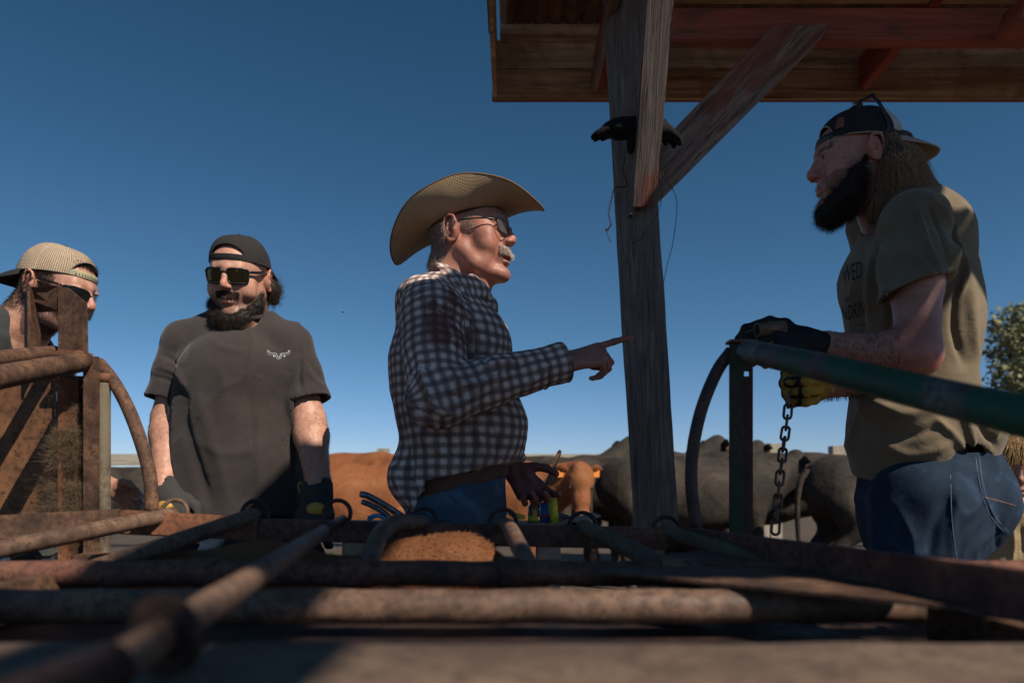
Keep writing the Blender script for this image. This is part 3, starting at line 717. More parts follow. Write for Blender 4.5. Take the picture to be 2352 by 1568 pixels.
def head(F, M, fat=0.0, nose=1.0, lips=1.0, mouth=0.0, lids=True, cheek=0.0, age=0.0, jaw=1.0, hollow=True):
    F.frame(M)
    F.ell((0, .010, .043), (.0745, .094, .082), .02)
    F.ell((0, -.040, .045), (.060, .050, .056), .03)
    F.ell((0, -.042, -.020), (.056+fat*.5, .050, .074), .03)
    F.cone((0, .02, -.02), (0, .045, -.06), .058+fat, .055+fat, .03)
    for s in (-1, 1):
        F.chain([(s*(.056+fat), -.004, -.040), (s*(.047+fat), -.034, -.074), (s*.016, -.078, -.092)], [.017, .017, .016], .024)
        F.ell((s*.046, -.060, -.004), (.021, .022, .017+cheek*.3), .02)
        F.ell((s*(.042+fat*.6), -.062, -.030), (.022+cheek, .022+cheek, .026), .02)
    F.chain([(-.036, -.080, .037), (0, -.090, .036), (.036, -.080, .037)], [.010, .011, .010], .014)
    for s in (-1, 1):
        F.ell((s*.033, -.106, .020), (.019, .020, .0135), .012, op='s')
    # nose
    n = nose
    F.chain([(0, -.088, .030), (0, -.098-.004*n, .012), (0, -.108-.006*n, -.006), (0, -.110-.006*n, -.013)], [.0075, .0080, .0085*n, .0094*n], .009)
    for s in (-1, 1): F.ell((s*.0125*n, -.103-.003*n, -.0165), (.0075*n, .0105, .008*n), .006)
    F.chain([(0, -.082, .018), (0, -.090, -.016)], [.010, .0150], .010); F.ell((0, -.104, -.021), (.006, .010, .005), .006)
    for s in (-1, 1): F.ell((s*.0068, -.1085, -.0245), (.0036, .006, .0042), .003, op='s')
    # mouth area
    F.ell((0, -.082, -.050), (.032, .020, .026), .014)
    F.ell((0, -.0985, -.0465), (.021, .0085, .0065*lips), .006)
    F.ell((0, -.0975, -.0595-mouth), (.018, .0095, .0070*lips), .006)
    if mouth > 0: F.ell((0, -.105, -.0535-mouth*.5), (.018, .020, .0025+mouth*.55), .003, op='s')
    F.chain([(-.026, -.088, -.0545), (0, -.110, -.0535), (.026, -.088, -.0545)], [.0018, .0024, .0018], .002, op='s')
    F.ell((0, -.101, -.074-mouth*.6), (.020, .009, .006), .008, op='s')
    F.ell((0, -.086-.004*jaw, -.091-mouth*.6), (.021*jaw, .017, .0165), .014)
    if age:
        for s in (-1, 1):
            F.chain([(s*.019, -.104, -.022), (s*.030, -.096, -.040), (s*.036, -.086, -.062), (s*.034, -.078, -.082)], [.0016, .0022, .0022, .0014], .006, op='s')
            F.chain([(s*.052, -.070, .012), (s*.036, -.086, .003), (s*.022, -.092, .006)], [.0010, .0018, .0010], .005, op='s')
            F.ell((s*.044, -.052, -.064), (.013, .018, .018), .012)
    if lids:
        for s in (-1, 1):
            F.ell((s*.0325, -.0795, .0195), (.0145, .0140, .0130), .004)
            F.ell((s*.0325, -.0955, .0180), (.0122, .0105, .0040), .002, op='s')
            F.chain([(s*.020, -.092, .027), (s*.034, -.0945, .030), (s*.048, -.083, .026)], [.0035, .0038, .003], .006)
    # ears
    for s in (-1, 1):
        E = M @ Matrix.Translation((s*.0745, .012, .004)) @ Matrix.Rotation(R(s*22), 4, 'Z') @ Matrix.Rotation(R(10), 4, 'X')
        F.frame(E)
        F.ell((s*.006, 0, .002), (.0055, .0165, .0285), .006)
        F.ell((s*.002, -.010, -.004), (.010, .010, .020), .008)
        hel = [(s*.007, -.014, .004), (s*.011, -.015, .018), (s*.012, -.007, .029), (s*.014, .005, .032), (s*.016, .015, .025), (s*.016, .019, .010), (s*.014, .016, -.006), (s*.011, .008, -.019), (s*.009, -.002, -.028), (s*.006, -.010, -.026)]
        F.chain(hel, [.0032, .0033, .0034, .0036, .0036, .0034, .0034, .0040, .0052, .0040], .003)
        F.chain([(s*.012, .004, .021), (s*.013, .009, .010), (s*.012, .008, -.003), (s*.010, .001, -.014)], [.0026, .003, .003, .003], .003)
        F.ell((s*.0145, -.002, .001), (.0095, .0075, .0105), .003, op='s')
        F.ell((s*.0155, .0125, .014), (.0035, .0020, .0130), .002, op='s')
        F.ell((s*.011, -.0135, -.003), (.0040, .0040, .0062), .004)
    F.frame()

def skin_colors(V, heads, base=(.46, .25, .18), red=(.50, .17, .12), extra=None):
    C = np.tile(np.array(base, f32), (len(V), 1))
    n = nz(V, 60)*.5+nz(V, 150, 3)*.3
    C *= (1+.10*n)[:, None]
    for M in heads:
        L = to_local(V, M)
        def blob(c, r, col, a=1.0):
            d = np.exp(-(((L-np.array(c))/np.array(r))**2).sum(1))*a
            C[:] = C*(1-d[:, None])+np.array(col)*d[:, None]
        blob((0, -.115, -.012), (.018, .020, .020), red, .7)
        for s in (-1, 1):
            blob((s*.046, -.075, -.016), (.022, .03, .022), red, .45)
            blob((s*.086, .014, .006), (.016, .03, .034), red, .6)
        blob((0, -.1, -.0535), (.024, .018, .0085), (.42, .13, .11), .75)
    if extra: extra(V, C)
    return np.clip(C, .004, 1)

def hand(F, W, dirv, nrm, side, fingers, thumb, sc=1.0, k=.006, palm=1.0):
    """W wrist, dirv along the palm, nrm out of the back of the hand, side = towards the thumb.
    fingers: four (spread, b1, b2, b3) bends in degrees (index..little); thumb: list of local points"""
    y = Vector(dirv).normalized(); z = Vector(nrm); z = (z-y*z.dot(y)).normalized(); x = Vector(side); x = (x-y*x.dot(y)-z*x.dot(z)).normalized()
    M = Matrix((x, y, z)).transposed().to_4x4(); M.translation = Vector(W); M = M @ Matrix.Scale(sc, 4)
    F.frame(M)
    F.cone((0, -.02, 0), (0, .012, 0), .027, .029, k*2, flat=.72, fdir=(0, 0, 1))
    F.chain([(.012, .010, 0), (.030, .085, .001)], [.019, .0135], k*1.5, flat=.8, fdir=(0, 0, 1))
    F.chain([(.004, .010, 0), (.009, .090, .003)], [.019, .0140], k*1.5, flat=.8, fdir=(0, 0, 1))
    F.chain([(-.006, .010, 0), (-.012, .086, .002)], [.018, .0135], k*1.5, flat=.8, fdir=(0, 0, 1))
    F.chain([(-.014, .012, -.002), (-.031, .077, -.002)], [.017, .0125], k*1.5, flat=.85, fdir=(0, 0, 1))
    F.ell((.020, .035, -.010), (.016, .027, .014), k*2)
    base = [(.030, .088, .001), (.009, .093, .002), (-.012, .089, .001), (-.031, .078, -.001)]
    seg = [(.045, .027, .020), (.050, .031, .021), (.046, .029, .021), (.036, .021, .019)]
    rad = [(.0098, .0088, .0080, .0070), (.0100, .0090, .0082, .0072), (.0095, .0086, .0078, .0070), (.0084, .0076, .0070, .0062)]
    tips = []
    for i in range(4):
        sp, b1, b2, b3 = fingers[i]; p = Vector(base[i]); az = R(sp); pts = [p.copy()]; el = 0
        for L, b in zip(seg[i], (b1, b2, b3)):
            el += R(b); d = Vector((math.sin(az)*math.cos(el), math.cos(az)*math.cos(el), -math.sin(el))); p = p+d*L; pts.append(p.copy())
        F.chain(pts, [r*palm for r in rad[i]], k*.55)
        for q, r in zip(pts[1:3], rad[i][1:3]): F.ell(q, r*1.07*palm, k*.4)
        tips.append(M @ pts[-1])
    F.chain(thumb, [.0150, .0125*palm, .0110*palm, .0088*palm][:len(thumb)], k)
    F.frame()
    return tips, M
TH_REL = [(.018, .018, -.006), (.040, .042, -.014), (.052, .070, -.022), (.052, .095, -.030)]

M_skin = NT('skin')
def _skin(t):
    a = t.n.new('ShaderNodeAttribute'); a.attribute_name = 'Col'; c = t.co()
    n1 = t.noise(c, 90, 5, .6); n2 = t.noise(c, 420, 3, .6); n3 = t.noise(c, 28, 4, .6)
    col = t.mix(t.ramp(n1, [(.35, .35), (.65, 0)]), a.outputs['Color'], (.30, .10, .07), 'MIX')
    col = t.mix(.40, col, t.ramp(n3, [(.3, .30), (.7, 1.0)]), 'MULTIPLY')
    v = t.node('ShaderNodeTexVoronoi'); v.inputs['Scale'].default_value = 700; t.lk(c, v.inputs['Vector'])
    nm = t.bump(n2, .3, .0015, t.bump(n1, .30, .0022, t.bump(v.outputs['Distance'], .12, .0008)))
    t.out(col, .50, 0, nm)
    t.b.inputs['Subsurface Weight'].default_value = .05; t.b.inputs['Subsurface Radius'].default_value = (.010, .004, .002); t.b.inputs['Subsurface Scale'].default_value = 1.0
    t.b.inputs['Specular IOR Level'].default_value = .45
    return t.m
M_skin = _skin(M_skin)
def hairmat(name, c1, c2, rough=.45):
    t = NT(name); n = t.noise(t.co(), 160, 3, .6)
    m = t.out(t.ramp(n, [(.35, c1), (.65, c2)]), rough+.15); t.b.inputs['Specular IOR Level'].default_value = .3
    return m
M_h_black = hairmat('black_beard_hair', (.006, .005, .005), (.022, .017, .014))
M_h_dark = hairmat('dark_brown_hair', (.012, .008, .006), (.05, .032, .022))
M_h_brown = hairmat('sunlit_brown_hair', (.15, .08, .042), (.50, .30, .16), .35)
M_h_grey = hairmat('grey_hair', (.12, .10, .085), (.42, .36, .31))
M_h_white = hairmat('pale_moustache_hair', (.46, .36, .29), (.82, .70, .62))
M_h_arm = hairmat('fine_arm_hair', (.16, .09, .055), (.30, .18, .12))
M_eye = plain('eyeball', (.34, .28, .26), .35, bscale=400, var=.1); M_iris = plain('iris', (.02, .012, .008), .1)

def hair(name, parent, roots, dirs, L, mat, r=.0004, curl=.25, seed=1, grav=(0, 0, -1), gw=.3, seg=5, clump=0, label=None, wavy=0):
    """vectorised strands: three sided tapered tubes in one mesh"""
    rg = np.random.default_rng(seed); n = len(roots); roots = np.asarray(roots, float); dirs = np.asarray(dirs, float)
    Ls = (L if np.ndim(L) else np.full(n, L))*(.65+.5*rg.random(n))
    d = dirs+rg.normal(size=(n, 3))*curl*.5; d /= np.linalg.norm(d, axis=1, keepdims=True)+1e-9
    c = rg.normal(size=(n, 3))*curl; g = np.array(grav)
    ph = rg.random(n)*6.28
    P_ = []
    p = roots-dirs*.001; v = d.copy()
    for i in range(seg+1):
        P_.append(p.copy())
        v = v+(g*gw+c*.6)/seg
        if wavy:
            a = np.cross(v, (0.2, 1, .1)); v = v+a*wavy*np.cos(ph+i*1.9)[:, None]
        v /= np.linalg.norm(v, axis=1, keepdims=True)+1e-9
        p = p+v*(Ls/seg)[:, None]
    P_ = np.stack(P_, 1)
    t = P_[:, -1]-P_[:, 0]; a = np.cross(t, np.array([.31, .82, .47])); a /= np.linalg.norm(a, axis=1, keepdims=True)+1e-9
    b = np.cross(t, a); b /= np.linalg.norm(b, axis=1, keepdims=True)+1e-9
    w = r*(1-.8*np.arange(seg+1)/seg)
    V = np.empty((n, seg+1, 3, 3))
    for k, (ca, cb) in enumerate(((1, 0), (-.5, .87), (-.5, -.87))): V[:, :, k] = P_+(a[:, None]*ca+b[:, None]*cb)*w[None, :, None]
    base = (np.arange(n)*(seg+1)*3)[:, None, None]; i = (np.arange(seg)*3)[None, :, None]; k = np.arange(3)[None, None, :]; k2 = (k+1) % 3
    Fq = np.stack([base+i+k, base+i+k2, base+i+3+k2, base+i+3+k], -1).reshape(-1, 4)
    me = mesh_np(name, V.reshape(-1, 3), Fq, mat)
    return place(name, me, parent, label)
def sample(V, Q, N, mask, n, seed=0):
    """n random points on faces whose vertices satisfy mask (weights 0..1)"""
    rg = np.random.default_rng(seed); fm = mask[Q].mean(1)
    a = V[Q[:, 2]]-V[Q[:, 0]]; b = V[Q[:, 3]]-V[Q[:, 1]]; ar = np.linalg.norm(np.cross(a, b), axis=1)*fm
    i = rg.choice(len(Q), n, p=ar/ar.sum()); u = rg.random((n, 4)); u /= u.sum(1, keepdims=True)
    return (V[Q[i]]*u[:, :, None]).sum(1), (N[Q[i]]*u[:, :, None]).sum(1)

def cloth(name, c, dirt=None, rough=.92, fuzz=.6, seams=None, stain=None, weave=900):
    t = NT(name); co = t.co()
    n1 = t.noise(co, 7, 6, .62, .4); n2 = t.noise(co, weave, 2, .6); n3 = t.noise(co, 26, 4, .6, 1.2); n4 = t.noise(co, 3.2, 5, .6)
    col = t.mix(t.ramp(n1, [(.35, 0), (.65, 1)]), tuple(v*.82 for v in c), tuple(min(1, v*1.15) for v in c))
    if dirt: col = t.mix(t.math('MULTIPLY', t.ramp(n4, [(.48, 0), (.68, 1)]), .55), col, dirt)
    if stain: col = t.mix(t.math('MULTIPLY', t.ramp(t.noise(co, 17, 6, .75), [(.63, 0), (.70, 1)]), .35), col, stain)
    col = t.mix(.25, col, t.ramp(n2, [(.3, .6), (.7, 1)]), 'MULTIPLY')
    nm = t.bump(n2, .15, .001, t.bump(n3, .35, .006))
    m = t.out(col, rough, 0, nm); t.b.inputs['Sheen Weight'].default_value = .25*fuzz; t.b.inputs['Sheen Roughness'].default_value = .5
    t.b.inputs['Specular IOR Level'].default_value = .25
    return m
def denim(name, c=(.035, .062, .13)):
    t = NT(name); co = t.co()
    n1 = t.noise(co, 9, 6, .65, .5); n2 = t.noise(t.co((1, 1, .25)), 700, 3, .6); n3 = t.noise(co, 30, 5, .65, 1.5)
    col = t.ramp(n1, [(.3, tuple(v*.55 for v in c)), (.55, c), (.75, tuple(min(1, v*2.3) for v in c))])
    col = t.mix(.4, col, t.ramp(n2, [(.3, .45), (.7, 1)]), 'MULTIPLY')
    m = t.out(col, .9, 0, t.bump(n2, .3, .001, t.bump(n3, .22, .006))); t.b.inputs['Specular IOR Level'].default_value = .2
    return m
M_denim = denim('blue_denim', (.018, .034, .062)); M_denim2 = denim('faded_blue_denim', (.055, .088, .13))
M_leather = rust('brown_belt_leather', (.075, .028, .016), (.02, .01, .008), (.10, .045, .03), scale=20, rough=.5, metal=0)
M_blacktee = cloth('charcoal_cotton', (.040, .033, .034), (.055, .040, .034), stain=(.11, .08, .055))
M_greytee = cloth('dark_grey_cotton', (.045, .046, .046))
M_olive = cloth('olive_brown_cotton', (.185, .140, .088), (.10, .078, .05))
M_tan_tee = cloth('tan_cotton', (.40, .29, .16))
M_glove = cloth('dark_glove_fabric', (.014, .015, .019), fuzz=.3); M_glove_y = plain('yellow_glove_leather', (.42, .24, .035), .6, bump=.3, bscale=150)
M_glove_g = cloth('grey_glove_fabric', (.045, .042, .040), fuzz=.3)
M_frame_bk = plain('black_spectacle_frame', (.008, .008, .009), .3)
# ------------------------------------------------------------------ headwear and spectacles
def setuv(me, Q, uv):
    l = me.uv_layers.new(name='UVMap'); l.data.foreach_set('uv', np.asarray(uv, f32)[np.asarray(Q).ravel()].ravel())
def capmat(name, c1, c2, rib=True):
    t = NT(name); uv = t.n.new('ShaderNodeTexCoord').outputs['UV']
    mp = t.n.new('ShaderNodeMapping'); mp.inputs['Scale'].default_value = (1, 1, 1); t.lk(uv, mp.inputs['Vector'])
    w = t.node('ShaderNodeTexWave'); w.inputs['Scale'].default_value = 62; w.inputs['Distortion'].default_value = .6; w.bands_direction = 'X'; t.lk(mp.outputs[0], w.inputs['Vector'])
    w2 = t.node('ShaderNodeTexWave'); w2.inputs['Scale'].default_value = 90; w2.bands_direction = 'Y'; t.lk(mp.outputs[0], w2.inputs['Vector'])
    n = t.noise(t.co(), 30, 5, .6)
    col = t.ramp(n, [(.3, tuple(v*.8 for v in c1)), (.7, c1)])
    if rib:
        hh = t.mix(.35, w.outputs['Fac'], w2.outputs['Fac'])
        col = t.mix(t.ramp(hh, [(.30, 1), (.55, 0)]), col, c2); nm = t.bump(hh, .6, .002)
    else: nm = t.bump(t.noise(t.co(), 900, 2), .2, .001)
    return t.out(col, .9, 0, nm)
def cap(root, M, m_mesh, m_panel, m_bill, split=.035, bill_drop=.42, front=.064, back=.012, arch=True, bill_len=.072, label=None, m_strap=None, opening=None, zt=.134, tilt=0):
    """baseball cap worn backwards: opening and strap over the forehead, bill over the nape"""
    c = bpy.data.objects.new('cap', None); link(c); c.parent = root; c.location = Vector((0, 0, 0))
    c.empty_display_size = .05
    if label: c['label'] = label
    nu, nv = 220, 70; rx, ry, cy = .0835, .1015, .008
    U = np.linspace(0, 2*np.pi, nu, endpoint=False); T = np.linspace(0, 1, nv)
    uu, tt = np.meshgrid(U, T, indexing='ij')
    yy0 = np.sin(uu); zr = (front+back)/2-(front-back)/2*yy0*-1*-1
    pr = np.cos(tt*np.pi/2)**.72; sz = np.sin(tt*np.pi/2)**.95
    x = rx*np.cos(uu)*pr; y = cy+ry*np.sin(uu)*pr*(1+.03*(1-tt)*(np.sin(uu) > 0)); z = zr+(zt-zr)*sz+.004*np.sin(uu)*0
    # panel seams: six, plus slight slack wrinkles
    sm = np.abs(((uu/(np.pi/3)+.5) % 1)-.5); d = -.0012*np.exp(-(sm/.02)**2)
    loc = np.stack([x, y, z], -1); wr = nz(loc.reshape(-1, 3), 45).reshape(uu.shape)*.0012
    nrm = np.stack([np.cos(uu)*np.cos(tt*1.4), np.sin(uu)*np.cos(tt*1.4), np.sin(tt*1.4)], -1)
    loc = loc+nrm*(d+wr)[..., None]
    V = to_world(loc.reshape(-1, 3), M)
    i, j = np.meshgrid(np.arange(nu), np.arange(nv-1), indexing='ij')
    Q = np.stack([i*nv+j, ((i+1) % nu)*nv+j, ((i+1) % nu)*nv+j+1, i*nv+j+1], -1).reshape(-1, 4)
    fu = U[i.ravel()]+np.pi/nu; ft = (T[j.ravel()]+T[j.ravel()+1])/2
    du = np.abs((fu-1.5*np.pi+np.pi) % (2*np.pi)-np.pi)
    uv = np.stack([uu.ravel()*.09, tt.ravel()*.13], 1)
    a0 = R(40); hole = np.zeros(len(Q), bool); strap = np.zeros(len(Q), bool)
    if arch:
        ins = (du/a0)**2+(ft/.40)**2 < 1
        hole = ins & (ft > .125); strap = ins & (ft <= .125)
    pan = (np.sin(fu) > split*10) & ~hole & ~strap
    def part(nm, sel, mat, th=.0016, lab=None):
        q = Q[sel]; u, inv = np.unique(q, return_inverse=True)
        me = mesh_np(nm, V[u], inv.reshape(-1, 4), mat); setuv(me, inv.reshape(-1, 4), uv[u])
        o = place(nm, me, c, lab); md = o.modifiers.new('t', 'SOLIDIFY'); md.thickness = th; md.offset = 0; return o
    part('crown', ~pan & ~hole & ~strap, m_mesh)
    part('rear_panel', pan, m_panel, .002)
    if arch:
        part('strap', strap, m_strap or m_bill, .003)
        th = np.linspace(0, np.pi, 40); e = []
        for a in th:
            u_ = 1.5*np.pi+a0*math.cos(a)*.99; t_ = max(.125, .40*math.sin(a)); zz = (front+back)/2-(front-back)/2*math.sin(u_)
            p = math.cos(t_*np.pi/2)**.72; e.append(M @ Vector((rx*math.cos(u_)*p, cy+ry*math.sin(u_)*p, zz+(zt-zz)*math.sin(t_*np.pi/2)**.95)))
        MB().tube(e, .0016, 8).build('piping', m_bill, c)
        dots = MB()
        for k in range(-6, 7):
            u_ = 1.5*np.pi+k*R(5.2); zz = (front+back)/2-(front-back)/2*math.sin(u_); t_ = .062
            p = math.cos(t_*np.pi/2)**.72; q = M @ Vector((rx*1.016*math.cos(u_)*p, cy+ry*1.016*math.sin(u_)*p, zz+(zt-zz)*math.sin(t_*np.pi/2)))
            q2 = M @ Vector((rx*1.035*math.cos(u_)*p, cy+ry*1.035*math.sin(u_)*p, zz+(zt-zz)*math.sin(t_*np.pi/2)))
            dots.tube([q, q2], .0014, 8)
        dots.build('strap_studs', m_bill, c)['kind'] = 'stuff'
    # rim band
    rim = [M @ Vector((rx*1.0*math.cos(a), cy+ry*1.0*math.sin(a)*(1+.03*(math.sin(a) > 0)), (front+back)/2-(front-back)/2*math.sin(a)+.001)) for a in np.linspace(0, 2*np.pi, 60, endpoint=False)]
    MB().tube(rim, .0019, 8, closed=True).build('rim', m_bill, c)
    MB().tube([M @ Vector((0, cy, zt-.001)), M @ Vector((0, cy, zt+.0035))], [.0075, .004], 14).build('button', m_bill, c)
    # bill
    nu2, nv2 = 40, 14; g = []
    for a in range(nu2+1):
        u = -1+2*a/nu2; ph = np.pi/2-u*R(64); bp = Vector((rx*.99*math.cos(ph), cy+ry*1.02*math.sin(ph), (front+back)/2-(front-back)/2*math.sin(ph)+.004))
        L = bill_len*max(0, (1-abs(u)**2.6))**.5
        for b in range(nv2+1):
            v = b/nv2; q = bp+Vector((u*.006*v, L*v, -L*v*bill_drop-.018*u*u*v*1.0+.004*math.sin(v*3.1)))
            g.append(M @ q)
    i, j = np.meshgrid(np.arange(nu2), np.arange(nv2), indexing='ij'); n2 = nv2+1
    Q2 = np.stack([i*n2+j, (i+1)*n2+j, (i+1)*n2+j+1, i*n2+j+1], -1).reshape(-1, 4)
    me = mesh_np('bill', np.array(g), Q2, m_bill); o = place('bill', me, c); md = o.modifiers.new('t', 'SOLIDIFY'); md.thickness = .003; md.offset = 0
    return c
M_lens = NT('dark_mirror_lens'); M_lens = M_lens.out((.05, .045, .02), .04, .85, None)
M_lens2 = NT('smoke_lens').out((.012, .012, .012), .03, .2, None)
def _clear():
    t = NT('clear_lens'); t.out((.9, .9, .9), .02, 0, None); t.b.inputs['IOR'].default_value = 1.45
    t.b.inputs['Specular IOR Level'].default_value = .35; t.b.inputs['Alpha'].default_value = .03; return t.m
M_clear = _clear()
def glasses(root, M, w=.050, h=.034, z=.018, y=-.101, gap=.018, wrap=.012, m_f=M_frame_bk, m_l=M_lens, fr=.0024, name='sunglasses', temple_z=None, sq=.35, flatw=1.0, parent=None):
    g = bpy.data.objects.new(name, None); link(g); g.empty_display_size = .04
    if parent is None: g.parent = root; g.location = (0, 0, 0)
    else: g.location = M.translation
    tgt = g
    def pos(px, pz):
        yy = y+wrap*(abs(px)/.06)**2*1.6
        return M @ Vector((px, yy, pz))
    for s in (-1, 1):
        cx = s*(gap/2+w/2); pts = []
        for a in np.linspace(0, 2*np.pi, 40, endpoint=False):
            ca, sa = math.cos(a), math.sin(a); e = sq
            px = cx+w/2*math.copysign(abs(ca)**e, ca)*(1.0 if sa > 0 else .93); pz = z+h/2*math.copysign(abs(sa)**e, sa)
            pts.append((px, pz))
        MB().tube([pos(*p) for p in pts], fr, 8, closed=True).build('lens_rim', m_f, tgt)
        V = [pos(cx, z)]; F = []
        rings = 5
        for k in range(1, rings+1):
            for p in pts: V.append(pos(cx+(p[0]-cx)*k/rings, z+(p[1]-z)*k/rings))
        n = len(pts); bm = MB(); vs = [bm.bm.verts.new(v) for v in V]
        for i in range(n): bm.bm.faces.new((vs[0], vs[1+i], vs[1+(i+1) % n])).smooth = True
        for k in range(rings-1):
            for i in range(n): bm.bm.faces.new((vs[1+k*n+i], vs[1+(k+1)*n+i], vs[1+(k+1)*n+(i+1) % n], vs[1+k*n+(i+1) % n])).smooth = True
        o = bm.build('lens', m_l, tgt); md = o.modifiers.new('t', 'SOLIDIFY'); md.thickness = .0012
        ex = s*(gap/2+w)
        tz = z+h*.30 if temple_z is None else temple_z
        y2 = y+wrap*(abs(ex)/.06)**2*1.6
        mb = MB(); mb.tube(bez([M @ Vector((ex, y2, tz)), M @ Vector((s*.0765, y2+.03, tz)), M @ Vector((s*.0795, -.01, tz+.001)), M @ Vector((s*.0800, .022, tz-.008)), M @ Vector((s*.074, .040, tz-.03))], 16), [fr*1.35]*17, 8)
        mb.build('temple', m_f, tgt)
    MB().tube(bez([pos(-gap/2-.001, z+h*.18), pos(0, z+h*.26)+Vector((0, 0, 0)), pos(gap/2+.001, z+h*.18)], 8), fr*1.2, 8).build('bridge', m_f, tgt)
    return g
def eyes(root, M):
    for s in (-1, 1):
        c = M @ Vector((s*.0325, -.0790, .0185)); bm = MB()
        bmesh.ops.create_uvsphere(bm.bm, u_segments=20, v_segments=14, radius=.0120*M.to_scale()[0], matrix=Matrix.Translation(c)); e = bm.build('eye', M_eye, root, smooth=True)
        d = (M.to_3x3() @ Vector((-s*.05, -1, -.05))).normalized(); bm = MB()
        bm.tube([c+d*.0108*M.to_scale()[0], c+d*.0127*M.to_scale()[0]], [.0048, .0040], 16); bm.build('iris', M_iris, e)

M_white = plain('white_print', (.62, .62, .62), .8); M_print = plain('dark_print', (.03, .028, .024), .9)
from mathutils.bvhtree import BVHTree
def laid(V, Q, pts, name, r, mat, parent, closed=False, dense=True, lift=.0006):
    """a thin line that lies on the cloth surface"""
    key = id(V)
    if key not in laid.c: laid.c[key] = BVHTree.FromPolygons([tuple(v) for v in V.tolist()], Q.tolist()); laid.keep.append(V)
    bv = laid.c[key]; cam0 = Vector((0, 0, .95)); out = []
    q = bez([Vector((x, y, 0)) for x, y in pts], len(pts)*3) if dense and len(pts) > 2 else [Vector((x, y, 0)) for x, y in pts]
    for p in q:
        d = (P(p.x, p.y, 1.0)-cam0).normalized(); h = bv.ray_cast(cam0, d)
        if h[0] is not None and (not out or abs((h[0]-cam0).length-(out[-1]-cam0).length) < .05): out.append(h[0]-d*lift)
    if len(out) < 2: return None
    return MB().tube(out, r, 6).build(name, mat, parent)
laid.c = {}; laid.keep = []

# ------------------------------------------------------------------ clothing
def garment(name, root, mat, F, folds=(), fine=.0015, uvf=None, sm=2, label=None, nfreq=22, cb=None, crease=0):
    V, Q = F.mesh(sm); N = normals(V, Q)
    if fine: V = V+N*(nz(V, nfreq)*fine+nz(V, nfreq*2.7, 5)*fine*.35)[:, None]
    if crease: V = V+N*((np.clip(1-np.abs(nz(V*np.array((1, 1, .55), f32), 13, nfreq))*3.2, 0, 1)**2)*crease*np.clip(.5+nz(V, 6, 2)*1.3, 0, 1))[:, None].astype(f32)
    V = fold(V, N, folds)
    me = mesh_np(name, V, Q, mat)
    if uvf is not None:
        fc = V[Q].mean(1); uv = uvf(V[Q].reshape(-1, 3), np.repeat(fc, 4, 0)); l = me.uv_layers.new(name='UVMap'); l.data.foreach_set('uv', uv.astype(f32).ravel())
    if cb: cb(V, Q, normals(V, Q), me)
    return place(name, me, root, label), V, Q
def arm_hair(root, V, Q, a, b, r, n, seed, L=.012):
    """fine hair on a forearm between points a and b"""
    a = np.array(a); b = np.array(b); d = b-a; t = ((V-a)@d)/(d@d); w = np.linalg.norm(V-a-np.clip(t, 0, 1)[:, None]*d, axis=1)
    m = ((t > .05) & (t < .97) & (w < r)).astype(float)
    if m.sum() < 10: return
    N = normals(V, Q); p, nn = sample(V, Q, N, m, n, seed); dd = d/np.linalg.norm(d)
    return hair('arm_hair', root, p, nn*.4+dd*.9, L, M_h_arm, .00013, .5, seed, tuple(dd), .5, 3)
def zax(z0, zf, z1, hc=.014, hf=.0032): return np.concatenate([np.arange(z0, zf, hc), np.arange(zf, z1, hf)])
def legs(F, hip, feet, rt=.088, rk=.060, ra=.055, k=.03):
    for h, f in zip(hip, feet):
        kn = Vector(h).lerp(Vector(f), .48)+Vector((0, 0, .02)); F.chain([h, kn, (f[0], f[1], f[2]+.08)], [rt, rk, ra], k)
def boots(root, feet, fwd, mat):
    for f in feet:
        Fb = Field(rng_axis(f[0]-.25, f[0]+.25, .008), rng_axis(f[1]-.25, f[1]+.25, .008), rng_axis(-.04, .26, .008))
        fw = Vector(fwd).normalized(); f = Vector(f)
        Fb.chain([f+Vector((0, 0, .24)), f+Vector((0, 0, .07))-fw*.02, f+fw*.10+Vector((0, 0, .045)), f+fw*.19+Vector((0, 0, .03))], [.052, .046, .044, .034], .02)
        Fb.box(f+fw*.07+Vector((0, 0, .012)), (.15, .045, .012), .006, .005, Matrix.Rotation(math.atan2(fw.y, fw.x), 3, 'Z'))
        V, Q = Fb.mesh(1); place('boot', mesh_np('boot', V, Q, mat), root)

